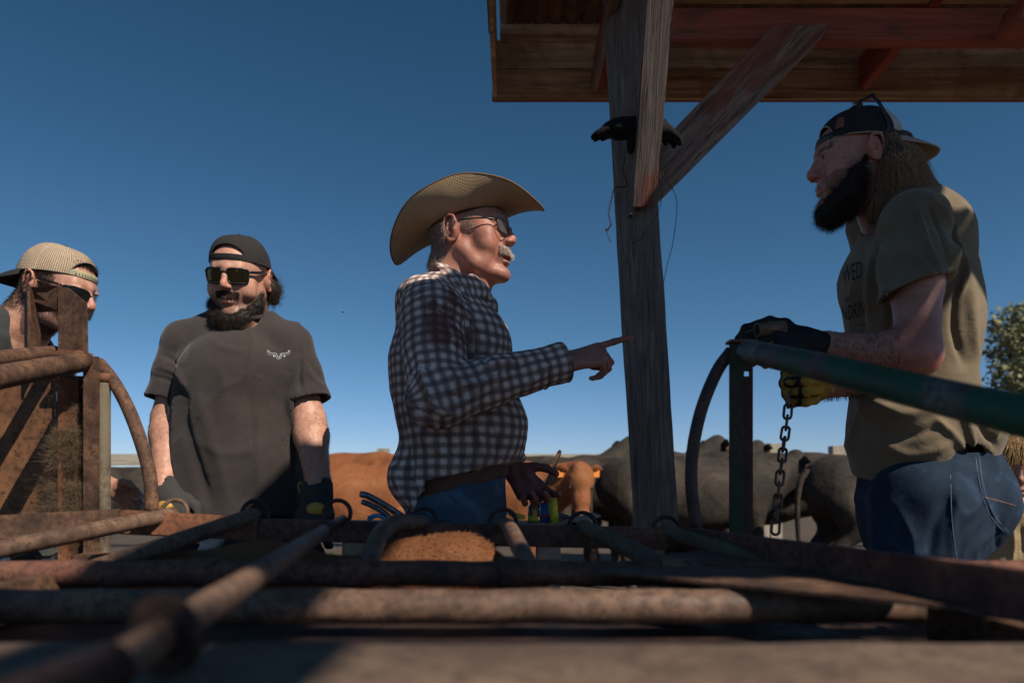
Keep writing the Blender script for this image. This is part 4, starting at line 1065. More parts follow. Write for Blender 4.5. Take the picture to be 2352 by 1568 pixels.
# ================================================================== PERSON: the man in the straw hat, pointing
def plaid():
    t = NT('plaid_shirt_cloth'); uv = t.n.new('ShaderNodeTexCoord').outputs['UV']
    sx = t.n.new('ShaderNodeSeparateXYZ'); t.lk(uv, sx.inputs[0])
    def band(v, period, width, soft, off=0.0):
        m = t.math('FRACT', t.math('ADD', t.math('DIVIDE', v, period), off)); m = t.math('ABSOLUTE', t.math('SUBTRACT', m, .5))
        return t.ramp(m, [(max(0, width-soft), 1), (width+soft, 0)])
    U, Vv = sx.outputs[0], sx.outputs[1]
    col = (.40, .345, .34)
    n = t.noise(t.co(), 6, 4, .6); c0 = t.ramp(n, [(.3, (.56, .43, .39)), (.7, (.80, .64, .58))])
    b1 = band(U, .025, .25, .10); b2 = band(Vv, .025, .25, .10)
    c = t.mix(t.math('MULTIPLY', b1, .70), c0, (.12, .058, .045)); c = t.mix(t.math('MULTIPLY', b2, .70), c, (.11, .052, .040))
    for off in (0.0, .055):
        l1 = band(U, .050, .014, .007, .25+off); l2 = band(Vv, .050, .014, .007, .25+off)
        c = t.mix(t.math('MULTIPLY', l1, .55), c, (.05, .085, .12)); c = t.mix(t.math('MULTIPLY', l2, .55), c, (.05, .085, .12))
    co = t.co(); st = t.ramp(t.noise(co, 16, 5, .7), [(.47, 0), (.55, 1)])
    g = t.n.new('ShaderNodeTexGradient'); g.gradient_type = 'SPHERICAL'
    mp = t.n.new('ShaderNodeMapping'); mp.inputs['Location'].default_value = (-BL[0]/.075, -BL[1]/.15, -BL[2]/.11); mp.inputs['Scale'].default_value = (1/.075, 1/.15, 1/.11)
    t.lk(t.tc.outputs['Object'], mp.inputs[0]); t.lk(mp.outputs[0], g.inputs[0])
    c = t.mix(t.math('MULTIPLY', t.math('MULTIPLY', st, t.ramp(g.outputs['Fac'], [(.02, 0), (.30, 1)])), .80), c, (.12, .022, .02))
    c = t.mix(t.math('MULTIPLY', t.ramp(t.noise(co, 4, 5, .65), [(.5, 0), (.68, 1)]), .40), c, (.10, .065, .05))
    w = t.noise(co, 800, 2); n3 = t.noise(co, 30, 4, .6, 1.4)
    m = t.out(c, .9, 0, t.bump(w, .15, .001, t.bump(n3, .35, .005))); t.b.inputs['Specular IOR Level'].default_value = .2
    return m
def old_man():
    global BL
    yaw = 73; s = 1.05
    hm = Vector(P(1041, 527, 1.735))
    M0 = frameM((0, 0, 0), yaw, -1, 0, s)
    M = frameM(hm-(M0 @ Vector((-.0745, .012, .004))), yaw, -1, 0, s)
    root = thing('person', (-.12, 1.82, 0), 'man in straw cowboy hat, spectacles and blood stained plaid shirt pointing with an outstretched finger', 'person')
    f = Vector((.97, -.24, 0)).normalized(); lat = Vector((.24, .97, 0)).normalized()
    D0 = 1.80
    sh = P(992, 722, 1.64); el = P(1010, 905, 1.535); wr = P(1296, 834, 1.63)
    sh2 = P(1062, 715, 1.97); el2 = P(1120, 935, 2.03); wr2 = P(1180, 1078, 1.96)
    BL = P(1035, 740, 1.58)
    spine = [P(1046, 672, 1.80), P(1030, 760, 1.80), P(1028, 830, 1.80), P(1036, 900, 1.80), P(1050, 985, 1.80), P(1052, 1060, 1.80), P(1055, 1150, 1.80)]
    # ---- body
    F = Field(rng_axis(-.42, .36, .0033), rng_axis(1.40, 2.22, .0036), zax(-.01, .78, 1.78))
    F.chain(spine, [.050, .090, .150, .150, .140, .130, .135], .04, flat=.72, fdir=f)
    head(F, M, fat=.002, nose=.92, lips=.9, mouth=.007, cheek=.003, age=1, jaw=1.05)
    nk = M @ Vector((0, .035, -.055))
    F.cone(nk, spine[1]+Vector((0, 0, .02)), .060, .070, .03); F.cone(M @ Vector((0, -.035, -.085)), P(1085, 690, 1.79), .030, .045, .03)
    for k2 in (-1, 1): F.cone(M @ Vector((k2*.03, -.03, -.085)), M @ Vector((k2*.02, .0, -.15)), .012, .012, .012)
    F.chain([sh, el, wr], [.050, .040, .027], .03); F.chain([sh2, el2, wr2], [.050, .040, .028], .03)
    hd = P(1352, 806, 1.63)-wr
    hand(F, wr+hd.normalized()*.012, P(1350, 822, 1.635)-wr, (0.05, -.72, .69), (0, .72, .69),
         [(3, -4, 3, 4), (0, 62, 62, 30), (-3, 72, 66, 32), (-8, 78, 66, 34)], [(.018, .020, -.008), (.022, .048, -.030), (.012, .070, -.042), (-.004, .082, -.040)], .93)
    hand(F, wr2, P(1215, 1120, 1.93)-wr2, (-.35, .80, .30), (.86, .1, .42),
         [(12, 14, 38, 24), (4, 30, 48, 28), (-3, 38, 50, 30), (-12, 34, 46, 28)], [(.020, .014, -.008), (.046, .034, -.012), (.068, .058, -.014), (.078, .090, -.016)], 1.06)
    hip = [P(1050, 1170, 1.72), P(1060, 1170, 1.90)]; feet = [(hip[0].x-.02, 1.70, 0), (hip[1].x+.04, 1.93, 0)]
    legs(F, hip, feet, .075, .05, .045)
    V, Q = F.mesh(1)
    def ex(V, C):
        tip = np.array(P(1420, 766, 1.64)); d = np.exp(-(((V-tip)/.045)**2).sum(1)); C[:] = C*(1-.75*d[:, None])+np.array((.20, .03, .03))*.75*d[:, None]
        h = np.array(P(1225, 1120, 1.93)); d = np.clip(1.6*np.exp(-(((V-h)/.10)**2).sum(1)), 0, 1)*.85; C[:] = C*(1-d[:, None])+np.array((.16, .035, .045))*d[:, None]
        w = np.array(P(1345, 815, 1.63)); d = np.exp(-(((V-w)/.09)**2).sum(1))*.25; C[:] = C*(1-d[:, None])+np.array((.33, .12, .10))*d[:, None]
    N = normals(V, Q); me = mesh_np('body', V, Q, M_skin); setcol(me, skin_colors(V, [M], (.44, .19, .13), (.48, .13, .09), ex)); place('body', me, root)
    eyes(root, M)
    L = to_local(V, M)
    # ---- straw hat
    hat = bpy.data.objects.new('straw_hat', None); link(hat); hat.parent = root; hat.location = (0, 0, 0)
    MH = M @ Matrix.Translation((0, .006, .047)) @ Matrix.Rotation(R(-11), 4, 'X') @ Matrix.Rotation(R(-3), 4, 'Y')
    nu, nv = 160, 40; g = []; uvs = []
    for a in range(nu):
        ph = 2*math.pi*a/nu; ca, sa = math.cos(ph), math.sin(ph)      # ca: side, sa: front(-)/back(+)
        for b in range(nv+1):
            v = b/nv; rx_ = .0800+(.143-.0800)*v; ry_ = .1000+(.198-.1000)*v
            ry_ += (.012*v if sa > 0 else 0)*abs(sa); up = .066*abs(ca)**1.5*v**1.35; dn = -(.030 if sa < 0 else .042)*abs(sa)**3*v**1.5
            x = rx_*ca*(1-.14*abs(ca)**2*v*v); y = ry_*sa; z = up+dn+.0012*math.sin(ph*9+v*3)*v
            g.append(MH @ Vector((x, y, z))); uvs.append((v*.12, ph*.15))
    i, j = np.meshgrid(np.arange(nu), np.arange(nv), indexing='ij'); n1 = nv+1
    QH = np.stack([i*n1+j, ((i+1) % nu)*n1+j, ((i+1) % nu)*n1+j+1, i*n1+j+1], -1).reshape(-1, 4)
    me = mesh_np('brim', np.array(g), QH, M_straw); setuv(me, QH, np.array(uvs)); o = place('brim', me, hat); md = o.modifiers.new('t', 'SOLIDIFY'); md.thickness = .0028; md.offset = 0
    MB().tube([g[a*n1+nv] for a in range(nu)], .0022, 8, closed=True).build('brim_edge', M_straw2, hat)
    g = []; uvs = []
    for a in range(nu):
        ph = 2*math.pi*a/nu; ca, sa = math.cos(ph), math.sin(ph)
        for b in range(nv+1):
            v = b/nv; w = 1-.10*v if v < .75 else (1-.075)*math.sqrt(max(0, 1-((v-.75)/.25)**2))+.0
            zz = .062*min(1, v/.78)+.006*math.sin(min(1, max(0, (v-.7)/.3))*1.57) - .035*max(0, (v-.72)/.28)*(abs(ca) < .5)
            g.append(MH @ Vector((.0800*ca*w, .1000*sa*w, zz))); uvs.append((v*.14, ph*.1))
    me = mesh_np('crown', np.array(g), QH, M_straw); setuv(me, QH, np.array(uvs)); place('crown', me, hat)
    MB().tube([MH @ Vector((.0795*math.cos(a), .0995*math.sin(a), -.001)) for a in np.linspace(0, 2*math.pi, 50, endpoint=False)], .0035, 8, closed=True).build('sweatband', M_leather, hat)
    # ---- hair, brows, moustache
    def m_hair(L): return ((L[:, 2] < .060) & (L[:, 2] > -.062) & (L[:, 1] > .022+.25*np.abs(L[:, 2]-.0)) & (np.abs(L[:, 0]) < .09)).astype(float)
    p, nn = sample(V, Q, N, m_hair(L), 2600, 1); Rh = np.array(M.to_3x3().normalized())
    hair('hair', root, p, nn*.35+(Rh@np.array([0, .3, -1.0])), .020, M_h_grey, .0004, .25, 1, (0, 0, -1), .4, 4)
    msk = ((L[:, 2] < .062) & (L[:, 2] > .004) & (L[:, 1] > -.040) & (L[:, 1] < .006) & (np.abs(L[:, 0]) > .055)).astype(float)
    for sg in (-1, 1):
        p, nn = sample(V, Q, N, msk*(L[:, 0]*sg > 0), 400, 2); hair('sideburn', root, p, nn*.3+(Rh@np.array([0, .5, -.8])), .014, M_h_grey, .00035, .3, 2, (0, 0, -1), .3, 4)
    msk = ((L[:, 2] < -.0275) & (L[:, 2] > -.0455) & (L[:, 1] < -.080) & (np.abs(L[:, 0]) < .031)).astype(float)
    p, nn = sample(V, Q, N, msk, 3200, 3); Lp = to_local(p, M); sd = np.sign(Lp[:, 0:1])*np.array([[.55, 0, 0]])
    hair('moustache', root, p, nn*.75+(sd+np.array([0, -.1, -.75]))@Rh.T, .015, M_h_white, .0003, .35, 3, tuple(Rh@np.array([0, .3, -1])), .35, 5)
    msk = ((L[:, 2] < .042) & (L[:, 2] > .031) & (L[:, 1] < -.066) & (np.abs(L[:, 0]) > .012) & (np.abs(L[:, 0]) < .05)).astype(float)
    p, nn = sample(V, Q, N, msk, 420, 4); hair('eyebrows', root, p, nn*.3+(Rh@np.array([0, .4, .4])), .010, M_h_white, .00035, .5, 4, (0, 0, 1), .1, 4)
    glasses(root, M, .046, .031, .011, -.108, .020, .010, M_frame_bk, M_clear, .0015, 'spectacles', .022, .55)
    # ---- shirt
    F = Field(rng_axis(-.42, .24, .0040), rng_axis(1.38, 2.22, .0046), rng_axis(.84, 1.56, .0040))
    rr = [.062, .128, .180, .182, .178, .176, .176]
    F.chain(spine, rr, .04, flat=.76, fdir=f)
    F.ell(P(1120, 985, 1.78), (.105, .14, .12), .05)          # belly
    F.ell(P(1070, 800, 1.78), (.12, .16, .12), .05)
    F.ell(P(950, 1095, 1.80), (.065, .14, .075), .04)         # bloused cloth at the back
    F.ell(P(985, 695, 1.74), (.085, .12, .060), .04); F.cone(P(1040, 690, 1.80), sh2, .055, .065, .03); F.cone(P(1030, 680, 1.78), sh, .050, .065, .03)
    F.chain([sh+Vector((0, 0, -.005)), sh.lerp(el, .5)+Vector((-.004, 0, 0)), el+Vector((-.004, 0, -.01)), el.lerp(wr, .4), wr+Vector((-.01, 0, 0)), wr+(wr-el).normalized()*.03], [.077, .070, .064, .056, .044, .044], .022)
    F.chain([sh2, el2, wr2+Vector((-.01, 0, .03))], [.075, .060, .046], .03)
    # openings
    dw = (wr-el).normalized(); F.cut(wr+dw*.004, dw); F.cone(wr-dw*.045, wr+dw*.03, .034, .039, .004, op='s')
    d2 = (wr2-el2).normalized()
    X = F.ax[0][:, None, None]; Y = F.ax[1][None, :, None]; Z = F.ax[2][None, None, :]
    far = (Y > 1.86+0*X+0*Z); dd = (X-wr2.x)*d2.x+(Y-wr2.y)*d2.y+(Z-wr2.z-.012)*d2.z
    F.F = np.where(far & (Z < 1.06) & (X > -.02) & (((X-wr2.x)**2+(Y-wr2.y)**2+(Z-wr2.z)**2) < .013), np.maximum(F.F, dd), F.F)
    # neck opening
    F.cone(M @ Vector((0, .02, -.02)), P(1068, 672, 1.79), .060, .062, .012, op='s')
    F.cone(M @ Vector((0, -.10, -.14)), P(1100, 660, 1.79), .03, .030, .012, op='s')
    # shirt tail: leave the belt line free at the front
    bl = P(1175, 1078, 1.75); F.cut(P(1000, 1190, 1.7), Vector((0, 0, -1)))
    dA = (X-P(1000, 1100, 1.66).x)*(-.24)+(Z-P(1000, 1100, 1.66).z)*1.0; dB = -((X-P(965, 1140, 1.66).x)*.75+(P(965, 1140, 1.66).z-Z)*.3)
    F.F = np.maximum(F.F, -np.maximum(dA, dB)+0*Y)
    F.cone(spine[-1]+Vector((0, 0, -.02)), spine[-1]+Vector((0, 0, -.12)), .16, .16, .01, op='s', flat=.74, fdir=f)
    Pf = lambda pts, w, a: ([q[:2] for q in pts], w*1050, a)
    folds = [
        Pf([(960, 780, 1.56), (975, 880, 1.5), (1010, 940, 1.46), (1060, 948, 1.46)], .010, .006),
        Pf([(1000, 860, 1.5), (1030, 905, 1.46), (1075, 915, 1.47)], .007, -.006),
        Pf([(1030, 850, 1.5), (1055, 880, 1.46), (1110, 880, 1.48)], .007, .008),
        Pf([(1060, 930, 1.5), (1120, 870, 1.5), (1165, 845, 1.5)], .006, .007),
        Pf([(1090, 940, 1.5), (1160, 880, 1.53), (1205, 850, 1.55)], .006, -.006),
        Pf([(1100, 845, 1.53), (1150, 835, 1.53), (1190, 835, 1.56)], .008, .009),
        Pf([(1130, 860, 1.53), (1180, 850, 1.53), (1215, 825, 1.58)], .006, -.006),
        Pf([(1190, 900, 1.56), (1240, 860, 1.58), (1270, 825, 1.6)], .007, .005),
        Pf([(960, 940, 1.62), (985, 1010, 1.62), (1050, 1060, 1.62)], .010, .008),
        Pf([(930, 880, 1.66), (945, 960, 1.64), (1000, 1050, 1.63)], .009, .007),
        Pf([(920, 960, 1.68), (935, 1040, 1.66), (960, 1090, 1.64)], .008, -.008),
        Pf([(1080, 960, 1.62), (1100, 1010, 1.63), (1120, 1060, 1.64)], .010, .007),
        Pf([(1120, 960, 1.64), (1140, 1010, 1.66), (1150, 1050, 1.68)], .008, -.006),
        Pf([(1010, 970, 1.62), (1040, 1030, 1.62), (1090, 1080, 1.62)], .008, -.007),
        Pf([(905, 1060, 1.70), (920, 1110, 1.69), (935, 1160, 1.68)], .007, .009),
        Pf([(930, 1050, 1.68), (945, 1100, 1.67), (960, 1150, 1.66)], .006, -.009),
        Pf([(955, 1060, 1.66), (965, 1110, 1.66), (985, 1150, 1.66)], .006, .009),
        Pf([(900, 1080, 1.72), (905, 1130, 1.71), (920, 1165, 1.7)], .005, -.007),
        Pf([(940, 660, 1.70), (985, 645, 1.66), (1030, 660, 1.64)], .004, .0035),
        Pf([(925, 700, 1.66), (960, 670, 1.62), (1000, 665, 1.6)], .004, -.003),
        Pf([(1090, 720, 1.66), (1105, 790, 1.62), (1120, 850, 1.60)], .006, -.006),
        Pf([(1060, 700, 1.62), (1075, 760, 1.60), (1085, 820, 1.57)], .008, .005)]
    a0, a1, a2 = np.array(sh), np.array(el), np.array(wr)
    b0, b1, b2 = np.array(sh2), np.array(el2), np.array(wr2)
    def seg(C, a, b):
        d = b-a; t = np.clip(((C-a)@d)/(d@d), 0, 1); q = C-a-t[:, None]*d; return np.linalg.norm(q, axis=1), t*np.linalg.norm(d), q
    def uvf(Vc, Fc):
        dt = []
        for C in (Fc,):
            du, _, _ = seg(C, a0, a1); dl, _, _ = seg(C, a1, a2); eu, _, _ = seg(C, b0, b1); elo, _, _ = seg(C, b1, b2)
            dt = [du-.074, dl-.056, eu-.07, elo-.05]
        tor = np.abs((Fc[:, 0]-spine[2].x)*f.x+(Fc[:, 1]-1.8)*f.y)  # depth from the spine
        latd = np.abs((Fc[:, 0]-spine[2].x)*lat.x+(Fc[:, 1]-1.8)*lat.y)
        L01 = np.linalg.norm(a1-a0); tu = (Fc-a0)@((a1-a0)/L01); dt[0] = dt[0]+np.clip(tu-.80*L01, 0, 1)*1.5
        dts = np.stack(dt+[np.full(len(Fc), .022)], 1); k = dts.argmin(1)
        uv = np.zeros((len(Vc), 2)); ax = Vc[:, 0]-spine[2].x; ay = Vc[:, 1]-1.80
        th = np.arctan2(ax*lat.x+ay*lat.y, ax*f.x+ay*f.y); th = np.where(th > 2.2, th-2*np.pi, th)
        thf = np.arctan2((Fc[:, 0]-spine[2].x)*lat.x+(Fc[:, 1]-1.8)*lat.y, (Fc[:, 0]-spine[2].x)*f.x+(Fc[:, 1]-1.8)*f.y); thf = np.where(thf > 2.2, thf-2*np.pi, thf)
        th = np.where(th-thf > 3, th-2*np.pi, np.where(th-thf < -3, th+2*np.pi, th))
        u0 = th*.155; v0 = Vc[:, 2]; uv[:] = np.stack([u0, v0], 1)
        for kk, (a, b, rad, off) in enumerate(((a0, a1, .070, 0), (a1, a2, .056, np.linalg.norm(a1-a0)), (b0, b1, .07, 0), (b1, b2, .05, .3))):
            m = k == kk
            if not m.any(): continue
            d = (b-a)/np.linalg.norm(b-a); q = Vc[m]-a; t = q@d; e1 = np.cross(d, (0, 1, 0)); e1 /= np.linalg.norm(e1); e2 = np.cross(d, e1)
            an = np.arctan2(q@e1, -(q@e2)*np.sign(e2[1])); qf = Fc[m]-a; anf = np.arctan2(qf@e1, -(qf@e2)*np.sign(e2[1]))
            an = np.where(an-anf > 3, an-2*np.pi, np.where(an-anf < -3, an+2*np.pi, an))
            uv[m] = np.stack([an*rad, t+off], 1)
        uv[:, 0] += nz(Vc, 17)*.0035+nz(Vc, 48, 2)*.0012; uv[:, 1] += nz(Vc, 15, 4)*.0035+nz(Vc, 45, 6)*.0012
        return uv
    o, VS, QS = garment('shirt', root, plaid(), F, [(p_, w_*.8, a_*1.5) for p_, w_, a_ in folds], .0022, uvf, 2, None, 22, None, .0050)
    NS = normals(VS, QS)
    # cuff and seam lines, collar, placket, pocket, button, pen
    for off, r2 in ((-.062, .048), (.0, .0455)):
        c = wr+dw*off; e1 = dw.cross(Vector((0, 0, 1))).normalized(); e2 = e1.cross(dw)
        MB().tube([c+(e1*math.cos(t)+e2*math.sin(t))*r2 for t in np.linspace(0, 2*math.pi, 36, endpoint=False)], .0016, 6, closed=True).build('cuff_seam', M_plaidtrim, o)
    F = Field(rng_axis(-.20, .05, .0035), rng_axis(1.62, 1.95, .0035), rng_axis(1.38, 1.60, .0035))
    cpts = [P(998, 612, 1.82), P(1010, 608, 1.745), P(1030, 622, 1.715), P(1060, 645, 1.70), P(1090, 668, 1.71), P(1112, 690, 1.735)]
    F.chain(cpts, [.017, .018, .019, .021, .023, .020], .008, flat=.22, fdir=(.30, -.78, .42))
    cp2 = [P(998, 612, 1.82), P(1010, 618, 1.90), P(1050, 650, 1.90), P(1105, 680, 1.84)]
    F.chain(cp2, [.017, .018, .018, .017], .008, flat=.25, fdir=(.2, .9, .3))
    F.chain([P(1088, 640, 1.73), P(1112, 664, 1.73), P(1132, 700, 1.75), P(1136, 735, 1.76)], [.018, .020, .019, .014], .008, flat=.35, fdir=(.6, -.6, .3))
    garment('collar', root, M_collar, F, [], .0015, lambda a, b: np.stack([a[:, 0]+a[:, 1], a[:, 2]], 1), 2)
    MB().tube([P(1126, 683, 1.715), P(1127, 683, 1.708)], .0058, 14).build('button', M_button, root)
    MB().tube([P(1158, 770, 1.70), P(1158, 800, 1.70)], .0040, 10).build('pen_clip', M_shine, root)
    for pts in ([(925, 735), (945, 690), (985, 655), (1030, 660)], [(1030, 660), (1062, 720), (1075, 800), (1085, 840)], [(905, 745), (900, 850), (915, 960)], [(1112, 720), (1130, 800), (1150, 850)], [(1060, 700), (1095, 755), (1150, 778)], [(1100, 762), (1105, 815), (1128, 850)]):
        laid(VS, QS, pts, 'seam', .0009, M_plaidtrim, o)
    # ---- jeans, belt
    F = Field(rng_axis(-.36, .12, .0045), rng_axis(1.52, 2.10, .0050), zax(.02, .70, .99, .014, .0045))
    wst = P(1066, 1130, 1.80)
    F.chain([P(1054, 1112, 1.80), P(1052, 1170, 1.80)], [.158, .164], .02, flat=.76, fdir=f)
    legs(F, hip, feet, .094, .072, .068, .04)
    F.cut(P(1000, 1133, 1.64), Vector((-.32, .0, 1)))
    Pj = [Pf([(1000, 1160, 1.64), (1060, 1150, 1.63), (1120, 1140, 1.64)], .004, -.003), Pf([(1080, 1205, 1.64), (1125, 1185, 1.64), (1150, 1130, 1.67)], .003, .003)]
    garment('jeans', root, M_denim2, F, Pj+[([(960, 1160), (1010, 1190), (1060, 1200)], 6, .006), ([(1120, 1110), (1090, 1160), (1100, 1210)], 7, .006), ([(1150, 1100), (1140, 1150), (1155, 1200)], 6, -.005)], .0025, None, 2, None, 20, None, .006)
    F = Field(rng_axis(-.36, .12, .0040), rng_axis(1.52, 2.10, .0050), rng_axis(.86, 1.02, .0030))
    F.chain([P(1056, 1080, 1.80), P(1054, 1160, 1.80)], [.166, .170], .01, flat=.76, fdir=f)
    F.cut(P(1000, 1140, 1.64), Vector((.30, .0, -1))); F.cut(P(1000, 1094, 1.64), Vector((-.30, 0, 1)))
    garment('belt', root, plain('tooled_belt_leather', (.085, .028, .015), .75, bump=.5, bscale=260), F, [], 0, None, 1)
    boots(root, feet, f, M_leather)
    arm_hair(root, V, Q, wr, P(1340, 800, 1.63), .05, 220, 9, .010)
    return root
def straw(name, c1, c2):
    t = NT(name); uv = t.n.new('ShaderNodeTexCoord').outputs['UV']
    w = t.node('ShaderNodeTexWave'); w.inputs['Scale'].default_value = 75; w.inputs['Distortion'].default_value = 1.2; w.inputs['Detail'].default_value = 2; w.bands_direction = 'X'; t.lk(uv, w.inputs['Vector'])
    w2 = t.node('ShaderNodeTexWave'); w2.inputs['Scale'].default_value = 95; w2.inputs['Distortion'].default_value = .8; w2.bands_direction = 'Y'; t.lk(uv, w2.inputs['Vector'])
    n = t.noise(t.co(), 22, 6, .65); h = t.mix(.4, w.outputs['Fac'], w2.outputs['Fac'])
    col = t.mix(t.ramp(h, [(.25, 1), (.6, 0)]), t.ramp(n, [(.3, tuple(v*.8 for v in c1)), (.65, c1)]), c2)
    return t.out(col, .75, 0, t.bump(h, .55, .0018))
M_straw = straw('woven_straw', (.54, .38, .22), (.25, .15, .075)); M_straw2 = straw('straw_edge', (.42, .28, .14), (.16, .09, .04))
M_plaidtrim = plain('shirt_trim', (.12, .08, .07), .9); M_button = plain('pearl_button', (.40, .36, .31), .3)
M_collar = None
BL = Vector((0, 0, 0)); M_collar = plaid(); M_collar.name = 'plaid_collar_cloth'
old_man()
# ================================================================== PERSON: man in charcoal tee with black cap
def stdlegs(root, hip, feet, F, mat, wst, fwd, flat=.72, folds=(), r0=.165, rt=.100):
    F.chain([wst+Vector((0, 0, .02)), wst+Vector((0, 0, -.09))], [r0, r0+.008], .02, flat=flat, fdir=fwd)
    legs(F, hip, feet, rt, .075, .070, .04)
    F.cut(wst+Vector((0, 0, .02)), (0, 0, 1))
    return garment('jeans', root, mat, F, folds, .0025, None, 2)
def beard_man():
    s = .97
    hm = Vector(P(552, 646, 2.02)); yaw, pit = -3, 15
    M = frameM(hm, yaw, pit, 3, s)
    root = thing('person', (-.80, 2.03, 0), 'bearded man in plain charcoal t-shirt, backwards black cap and square sunglasses standing with arms down', 'person')
    D = 2.02; f = Vector((.08, -1, 0)).normalized()
    shR, elR, wrR = P(424, 790, 2.04), P(388, 962, 2.02), P(378, 1112, 1.93)
    shL, elL, wrL = P(668, 794, 2.02), P(710, 965, 2.0), P(731, 1110, 1.90)
    spine = [P(556, 716, D+.03), P(552, 790, D+.03), P(550, 880, D), P(546, 970, D-.01), P(543, 1060, D), P(542, 1160, D), P(542, 1230, D)]
    F = Field(rng_axis(-1.16, -.48, .0033), rng_axis(1.72, 2.24, .0036), zax(-.01, .86, 1.70))
    F.chain(spine, [.050, .080, .140, .145, .135, .135, .135], .04, flat=.62, fdir=f)
    head(F, M, fat=.006, nose=.92, lips=1.1, cheek=.004)
    nk = M @ Vector((0, .03, -.05)); F.cone(nk, spine[0]+Vector((0, 0, -.02)), .060, .064, .02); F.cone(M @ Vector((0, -.03, -.08)), P(555, 738, D-.03), .034, .04, .02)
    for a, e, w in ((shR, elR, wrR), (shL, elL, wrL)):
        F.cone(P(555, 768, D+.01), a, .04, .044, .03)
        F.chain([a, a.lerp(e, .45), e, e.lerp(w, .25), w], [.046, .050, .045, .047, .033], .022)
    hands = []
    for w, e, sd in ((wrR, elR, 1), (wrL, elL, -1)):
        F.cone(w, w+(w-e).normalized()*.05, .031, .030, .02)
    hip = [P(468, 1240, D), P(618, 1240, D)]; feet = [(hip[0].x, D+.02, 0), (hip[1].x, D-.03, 0)]
    legs(F, hip, feet, .085, .06, .055)
    V, Q = F.mesh(1)
    def ex(V, C):
        L = to_local(V, M); d = ((L[:, 2] < -.04) & (L[:, 1] < .03) & (L[:, 1] > -.10) & (np.abs(L[:, 0]) > .028)).astype(float)*.5
        C[:] = C*(1-d[:, None])+np.array((.10, .06, .05))*d[:, None]
        d = np.exp(-(((L-np.array((0, -.095, -.078)))/np.array((.034, .03, .012)))**2).sum(1))*.75; C[:] = C*(1-d[:, None])+np.array((.12, .07, .055))*d[:, None]
    N = normals(V, Q); me = mesh_np('body', V, Q, M_skin); setcol(me, skin_colors(V, [M], (.62, .33, .23), (.66, .26, .19), ex)); place('body', me, root)
    L = to_local(V, M); Rh = np.array(M.to_3x3().normalized())
    # beard: mass and curls
    Fb = Field(rng_axis(hm.x-.13, hm.x+.13, .003), rng_axis(hm.y-.18, hm.y+.06, .003), rng_axis(hm.z-.24, hm.z+.04, .003)); Fb.frame(M)
    Fb.chain([(-.066, -.012, -.030), (-.062, -.040, -.072), (-.030, -.080, -.108), (0, -.088, -.116), (.030, -.080, -.108), (.062, -.040, -.072), (.066, -.012, -.030)], [.010, .018, .023, .026, .023, .018, .010], .02)
    Fb.chain([(-.030, -.060, -.118), (0, -.070, -.130), (.030, -.060, -.118)], [.026, .028, .026], .02)
    Fb.frame(); VB, QB = Fb.mesh(2); NB = normals(VB, QB); VB = VB+NB*(nz(VB, 190)*.0022)[:, None].astype(f32); bo = place('beard', mesh_np('beard', VB, QB, M_h_black), root)
    p, nn = sample(VB, QB, NB, np.ones(len(VB)), 7500, 5); hair('beard_curls', bo, p, nn*.8+np.array([0, 0, -.6]), .018, M_h_dark, .00032, .9, 5, (0, 0, -1), .4, 5, wavy=1.2)
    m = (((L[:, 2] < -.028) & (L[:, 2] > -.046) & (L[:, 1] < -.076) & (np.abs(L[:, 0]) < .032)) | ((L[:, 2] < -.075) & (L[:, 1] < -.06)) | ((np.abs(L[:, 0]) > .045) & (L[:, 2] < -.01) & (L[:, 2] > -.10) & (L[:, 1] < 0.0) & (L[:, 1] > -.072+.4*np.abs(L[:, 2]+.02))) | ((np.abs(L[:, 0]) > .024) & (np.abs(L[:, 0]) < .034) & (L[:, 2] < -.04) & (L[:, 2] > -.09) & (L[:, 1] < -.07))).astype(float)
    p, nn = sample(V, Q, N, m, 6500, 6); hair('stubble', root, p, nn*.55+np.array([0, 0, -.7]), .012, M_h_dark, .00035, .5, 6, (0, 0, -1), .3, 4)
    m = ((L[:, 2] < -.027) & (L[:, 2] > -.047) & (L[:, 1] < -.078) & (np.abs(L[:, 0]) < .034)).astype(float)
    p, nn = sample(V, Q, N, m, 1300, 16); Lp = to_local(p, M); hair('moustache', root, p, nn*.5+(np.sign(Lp[:, 0:1])*np.array([[.5, 0, 0]])+np.array([0, -.1, -.8]))@Rh.T, .010, M_h_dark, .0003, .35, 16, (0, 0, -1), .3, 4)
    # curls behind the ears
    Fh = Field(rng_axis(hm.x-.13, hm.x+.15, .004), rng_axis(hm.y-.04, hm.y+.15, .004), rng_axis(hm.z-.12, hm.z+.06, .004)); Fh.frame(M)
    Fh.chain([(-.062, .03, .02), (-.068, .045, -.02), (-.066, .055, -.050)], [.014, .018, .014], .02); Fh.chain([(.064, .03, .02), (.078, .048, -.02), (.080, .052, -.052)], [.014, .021, .017], .02)
    Fh.chain([(-.05, .09, -.02), (.05, .09, -.02)], [.03, .03], .02); Fh.frame(); VH, QH = Fh.mesh(1); NH = normals(VH, QH)
    ho = place('hair', mesh_np('hair', VH, QH, M_h_dark), root)
    p, nn = sample(VH, QH, NH, np.ones(len(VH)), 2600, 7); hair('hair_curls', ho, p, nn*.8+np.array([0, 0, -.3]), .026, M_h_dark, .0004, .8, 7, (0, 0, -1), .4, 6, wavy=1.4)
    mc = capmat('black_cap_mesh', (.028, .024, .024), (.012, .010, .010)); mb = capmat('black_cap_cloth', (.018, .016, .017), (.01, .01, .01), False)
    cap(root, M, mc, mb, mb, back=.030, front=.060, label='backwards black trucker cap')
    glasses(root, M, .056, .041, .014, -.104, .014, .012, M_frame_bk, M_lens, .0032, sq=.42, temple_z=.026)
